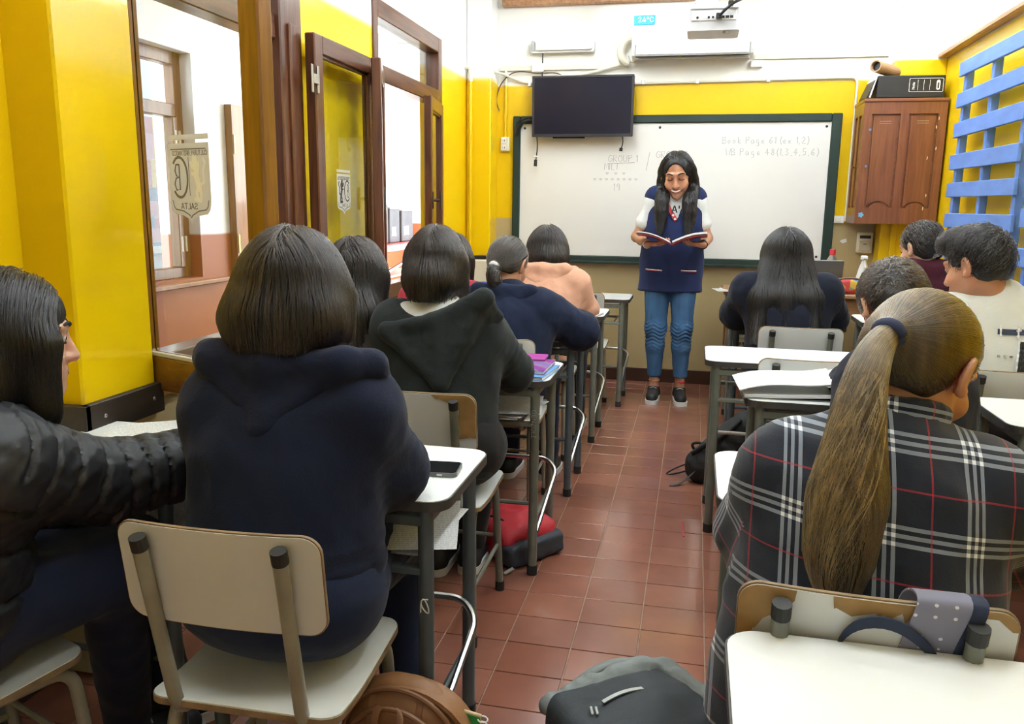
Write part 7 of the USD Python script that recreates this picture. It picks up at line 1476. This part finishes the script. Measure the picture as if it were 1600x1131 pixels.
lp = spline([(-0.022, -0.030, 0.335), (-0.028, -0.050, 0.30), (-0.004, -0.062, 0.268), (0.020, -0.052, 0.298), (0.012, -0.030, 0.335)], 22); t.part('hanging_loop', sheet(np.stack([lp + V(-0.006, 0, 0.002), lp + V(0.007, -0.003, -0.002)], 1), 0.003), tan_pipe, local=True, smooth=50)
nb = thing('spiral_notebook', 'green-cornered spiral notebook sticking up inside the tan backpack', 'notebook', (-0.425, 1.405, 0.03), -0.06)
nb.part('cover', moved(bx(-0.06, 0.035, -0.004, 0.004, 0, 0.275, 0.002), roty(0.12), (0, 0, 0)), mat('manila_card', (0.50, 0.38, 0.20), 0.6), local=True); nb.part('green_corner', moved(prism(Polygon([(-0.02, 0.20), (0.034, 0.20), (0.034, 0.27), (-0.01, 0.27)]), 0.0041, 0.0048, WY), roty(0.12)), mat('cover_green', (0.03, 0.30, 0.06), 0.5), local=True)
for k in range(9): nb.part('coil', moved(tube([(0.038 + 0.010 * math.cos(a), 0.010 * math.sin(a), 0.17 + k * 0.012) for a in np.linspace(0, 6.283, 12)], 0.0016, 5), roty(0.12)), white_plastic, local=True)

grey_cloth = mat('dark_grey_nylon', (0.035, 0.040, 0.045), 0.7, var=0.12, vscale=6, bump=0.35, bscale=300); light_cloth = mat('light_grey_canvas', (0.21, 0.225, 0.215), 0.8, var=0.12, vscale=8, bump=0.3, bscale=240)
ang = math.atan2(0.62, 0.78); t = thing('backpack', 'dark grey backpack with light grey sides lying on the floor tiles', 'backpack', (-0.070, 1.655, 0), ang)
f = SDF(0.02); f.box((0, 0, 0.105), (0.165, 0.135, 0.095), 0.035); f.ell((0.02, -0.01, 0.165), (0.13, 0.11, 0.05), k=0.04)
t.part('body', f.mesh(0.0065, fold=0.010, fscale=9, seed=13, zmin=0.004), grey_cloth, local=True, smooth=True)
f = SDF(0.015); f.path([V(-0.15, 0.125, 0.165), V(-0.03, 0.138, 0.178), V(0.10, 0.135, 0.182), V(0.158, 0.10, 0.178), V(0.172, 0.0, 0.172), V(0.168, -0.12, 0.160)], [0.018, 0.024, 0.028, 0.030, 0.028, 0.026]); f.box((0.150, -0.01, 0.085), (0.028, 0.13, 0.075), 0.02, k=0.02); f.box((0.0, 0.118, 0.085), (0.15, 0.024, 0.075), 0.02, k=0.02)
t.part('side_band', f.mesh(0.0065, fold=0.014, fscale=20, seed=14, zmin=0.004), light_cloth, local=True, smooth=True)
st = [(-0.075 + 0.105 * u, 0.022 + 0.006 * math.sin(u * 3), 0.214 + 0.006 * math.sin(u * 2.2)) for u in np.linspace(0, 1, 9)]
t.part('reflective_strip', sheet(np.array([[V(*q) + V(0, -0.005, 0), V(*q) + V(0, 0.005, 0)] for q in st])[:, ::-1], 0.003), mat('reflective_grey', (0.42, 0.43, 0.40), 0.4), local=True)
t.part('maker_mark', join(beam((-0.113, 0.002, 0.209), (-0.103, 0.026, 0.211), 0.006, 0.003), beam((-0.104, -0.004, 0.210), (-0.094, 0.020, 0.212), 0.006, 0.003)), mat('reflective_grey', None), local=True)
t.part('shoulder_strap', tube(spline([(-0.08, 0.15, 0.17), (0.02, 0.165, 0.20), (0.10, 0.155, 0.195), (0.16, 0.12, 0.17), (0.20, 0.02, 0.12)], 18), 0.014, 8, flat=((0, 0, 1), 0.5)), light_cloth, local=True, smooth=True)

red_n = mat('red_nylon', (0.56, 0.030, 0.045), 0.6, var=0.08, vscale=6, bump=0.25, bscale=250)
ang = math.atan2(0.80, 0.60); t = thing('backpack', 'red and slate backpack lying on the floor under the notebook desk', 'backpack', (-0.565, 2.81, 0), ang)
f = SDF(0.03); f.box((0, 0.09, 0.066), (0.128, 0.150, 0.064), 0.035); f.ell((0, 0.08, 0.105), (0.118, 0.14, 0.062), k=0.04); f.cone((-.03, 0.20, 0.07), (0.03, 0.22, 0.06), 0.06, 0.05, k=0.05)
t.part('body', f.mesh(0.007, fold=0.014, fscale=9, seed=23, zmin=0.003), red_n, local=True, smooth=True)
f = SDF(0.02); f.box((0, -0.048, 0.044), (0.135, 0.040, 0.042), 0.022)
t.part('slate_base', f.mesh(0.007, fold=0.012, fscale=12, seed=24, zmin=0.003), mat('slate_nylon', (0.040, 0.047, 0.062), 0.65, bump=0.3, bscale=250), local=True, smooth=True)
t.part('zip', tube(spline([(-0.10, 0.10, 0.145), (-0.02, 0.13, 0.158), (0.08, 0.10, 0.150)], 16), 0.004, 6), black_plastic, local=True); t.part('zip_puller', tube(spline([(-0.10, 0.09, 0.150), (-0.085, 0.05, 0.150), (-0.075, 0.02, 0.142)], 8), 0.006, 6), black_plastic, local=True)
t.part('reflective_tab', moved(bx(-0.012, 0.012, -0.025, 0.025, 0, 0.004, 0.001), rotz(0.7), (0.045, 0.015, 0.135)), mat('reflective_grey', None), local=True); t.part('strap_end', beam((-0.13, -0.10, 0.02), (-0.165, -0.09, 0.006), 0.018, 0.004), mat('reflective_grey', None), local=True)

t = thing('backpack', 'black backpack slumped against the leg of the long desk', 'backpack', (0.16, 3.84, 0), 0.0)
bn = mat('black_nylon', (0.010, 0.010, 0.011), 0.7, var=0.3, vscale=7, bump=0.3, bscale=200)
f = SDF(0.04); f.cone((-0.07, 0, 0.075), (0.06, 0.02, 0.20), 0.072, 0.085, k=0.04); f.cone((0.06, 0.02, 0.20), (0.12, 0.03, 0.29), 0.085, 0.055, k=0.04); f.cone((-0.06, 0, 0.07), (0.15, 0.02, 0.09), 0.07, 0.09, k=0.04)
t.part('body', f.mesh(0.007, fold=0.016, fscale=11, seed=33, zmin=0.003), bn, local=True, smooth=True)
t.part('flap', tube(spline([(-0.115, -0.03, 0.14), (-0.05, -0.06, 0.20), (0.03, -0.06, 0.26), (0.09, -0.03, 0.32)], 16), 0.012, 8), bn, local=True, smooth=True)
t.part('strap', sheet(np.array([[V(x, y - .011, z), V(x, y + .011, z)] for x, y, z in spline([(-0.10, -0.06, 0.07), (-0.14, -0.08, 0.03), (-0.18, -0.10, 0.008), (-0.215, -0.115, 0.005)], 12)])[:, ::-1], 0.003), mat('grey_webbing', (0.07, 0.072, 0.07), 0.8), local=True)
t.part('drawstring', tube(spline([(-0.12, 0.05, 0.07), (-0.17, 0.06, 0.045), (-0.23, 0.06, 0.006), (-0.14, 0.04, 0.03)], 16), 0.004, 6), bn, local=True); t.part('handle', tube(spline([(-0.10, 0.02, 0.14), (-0.115, 0.02, 0.175), (-0.085, 0.02, 0.18), (-0.06, 0.02, 0.17)], 10), 0.007, 6), bn, local=True)
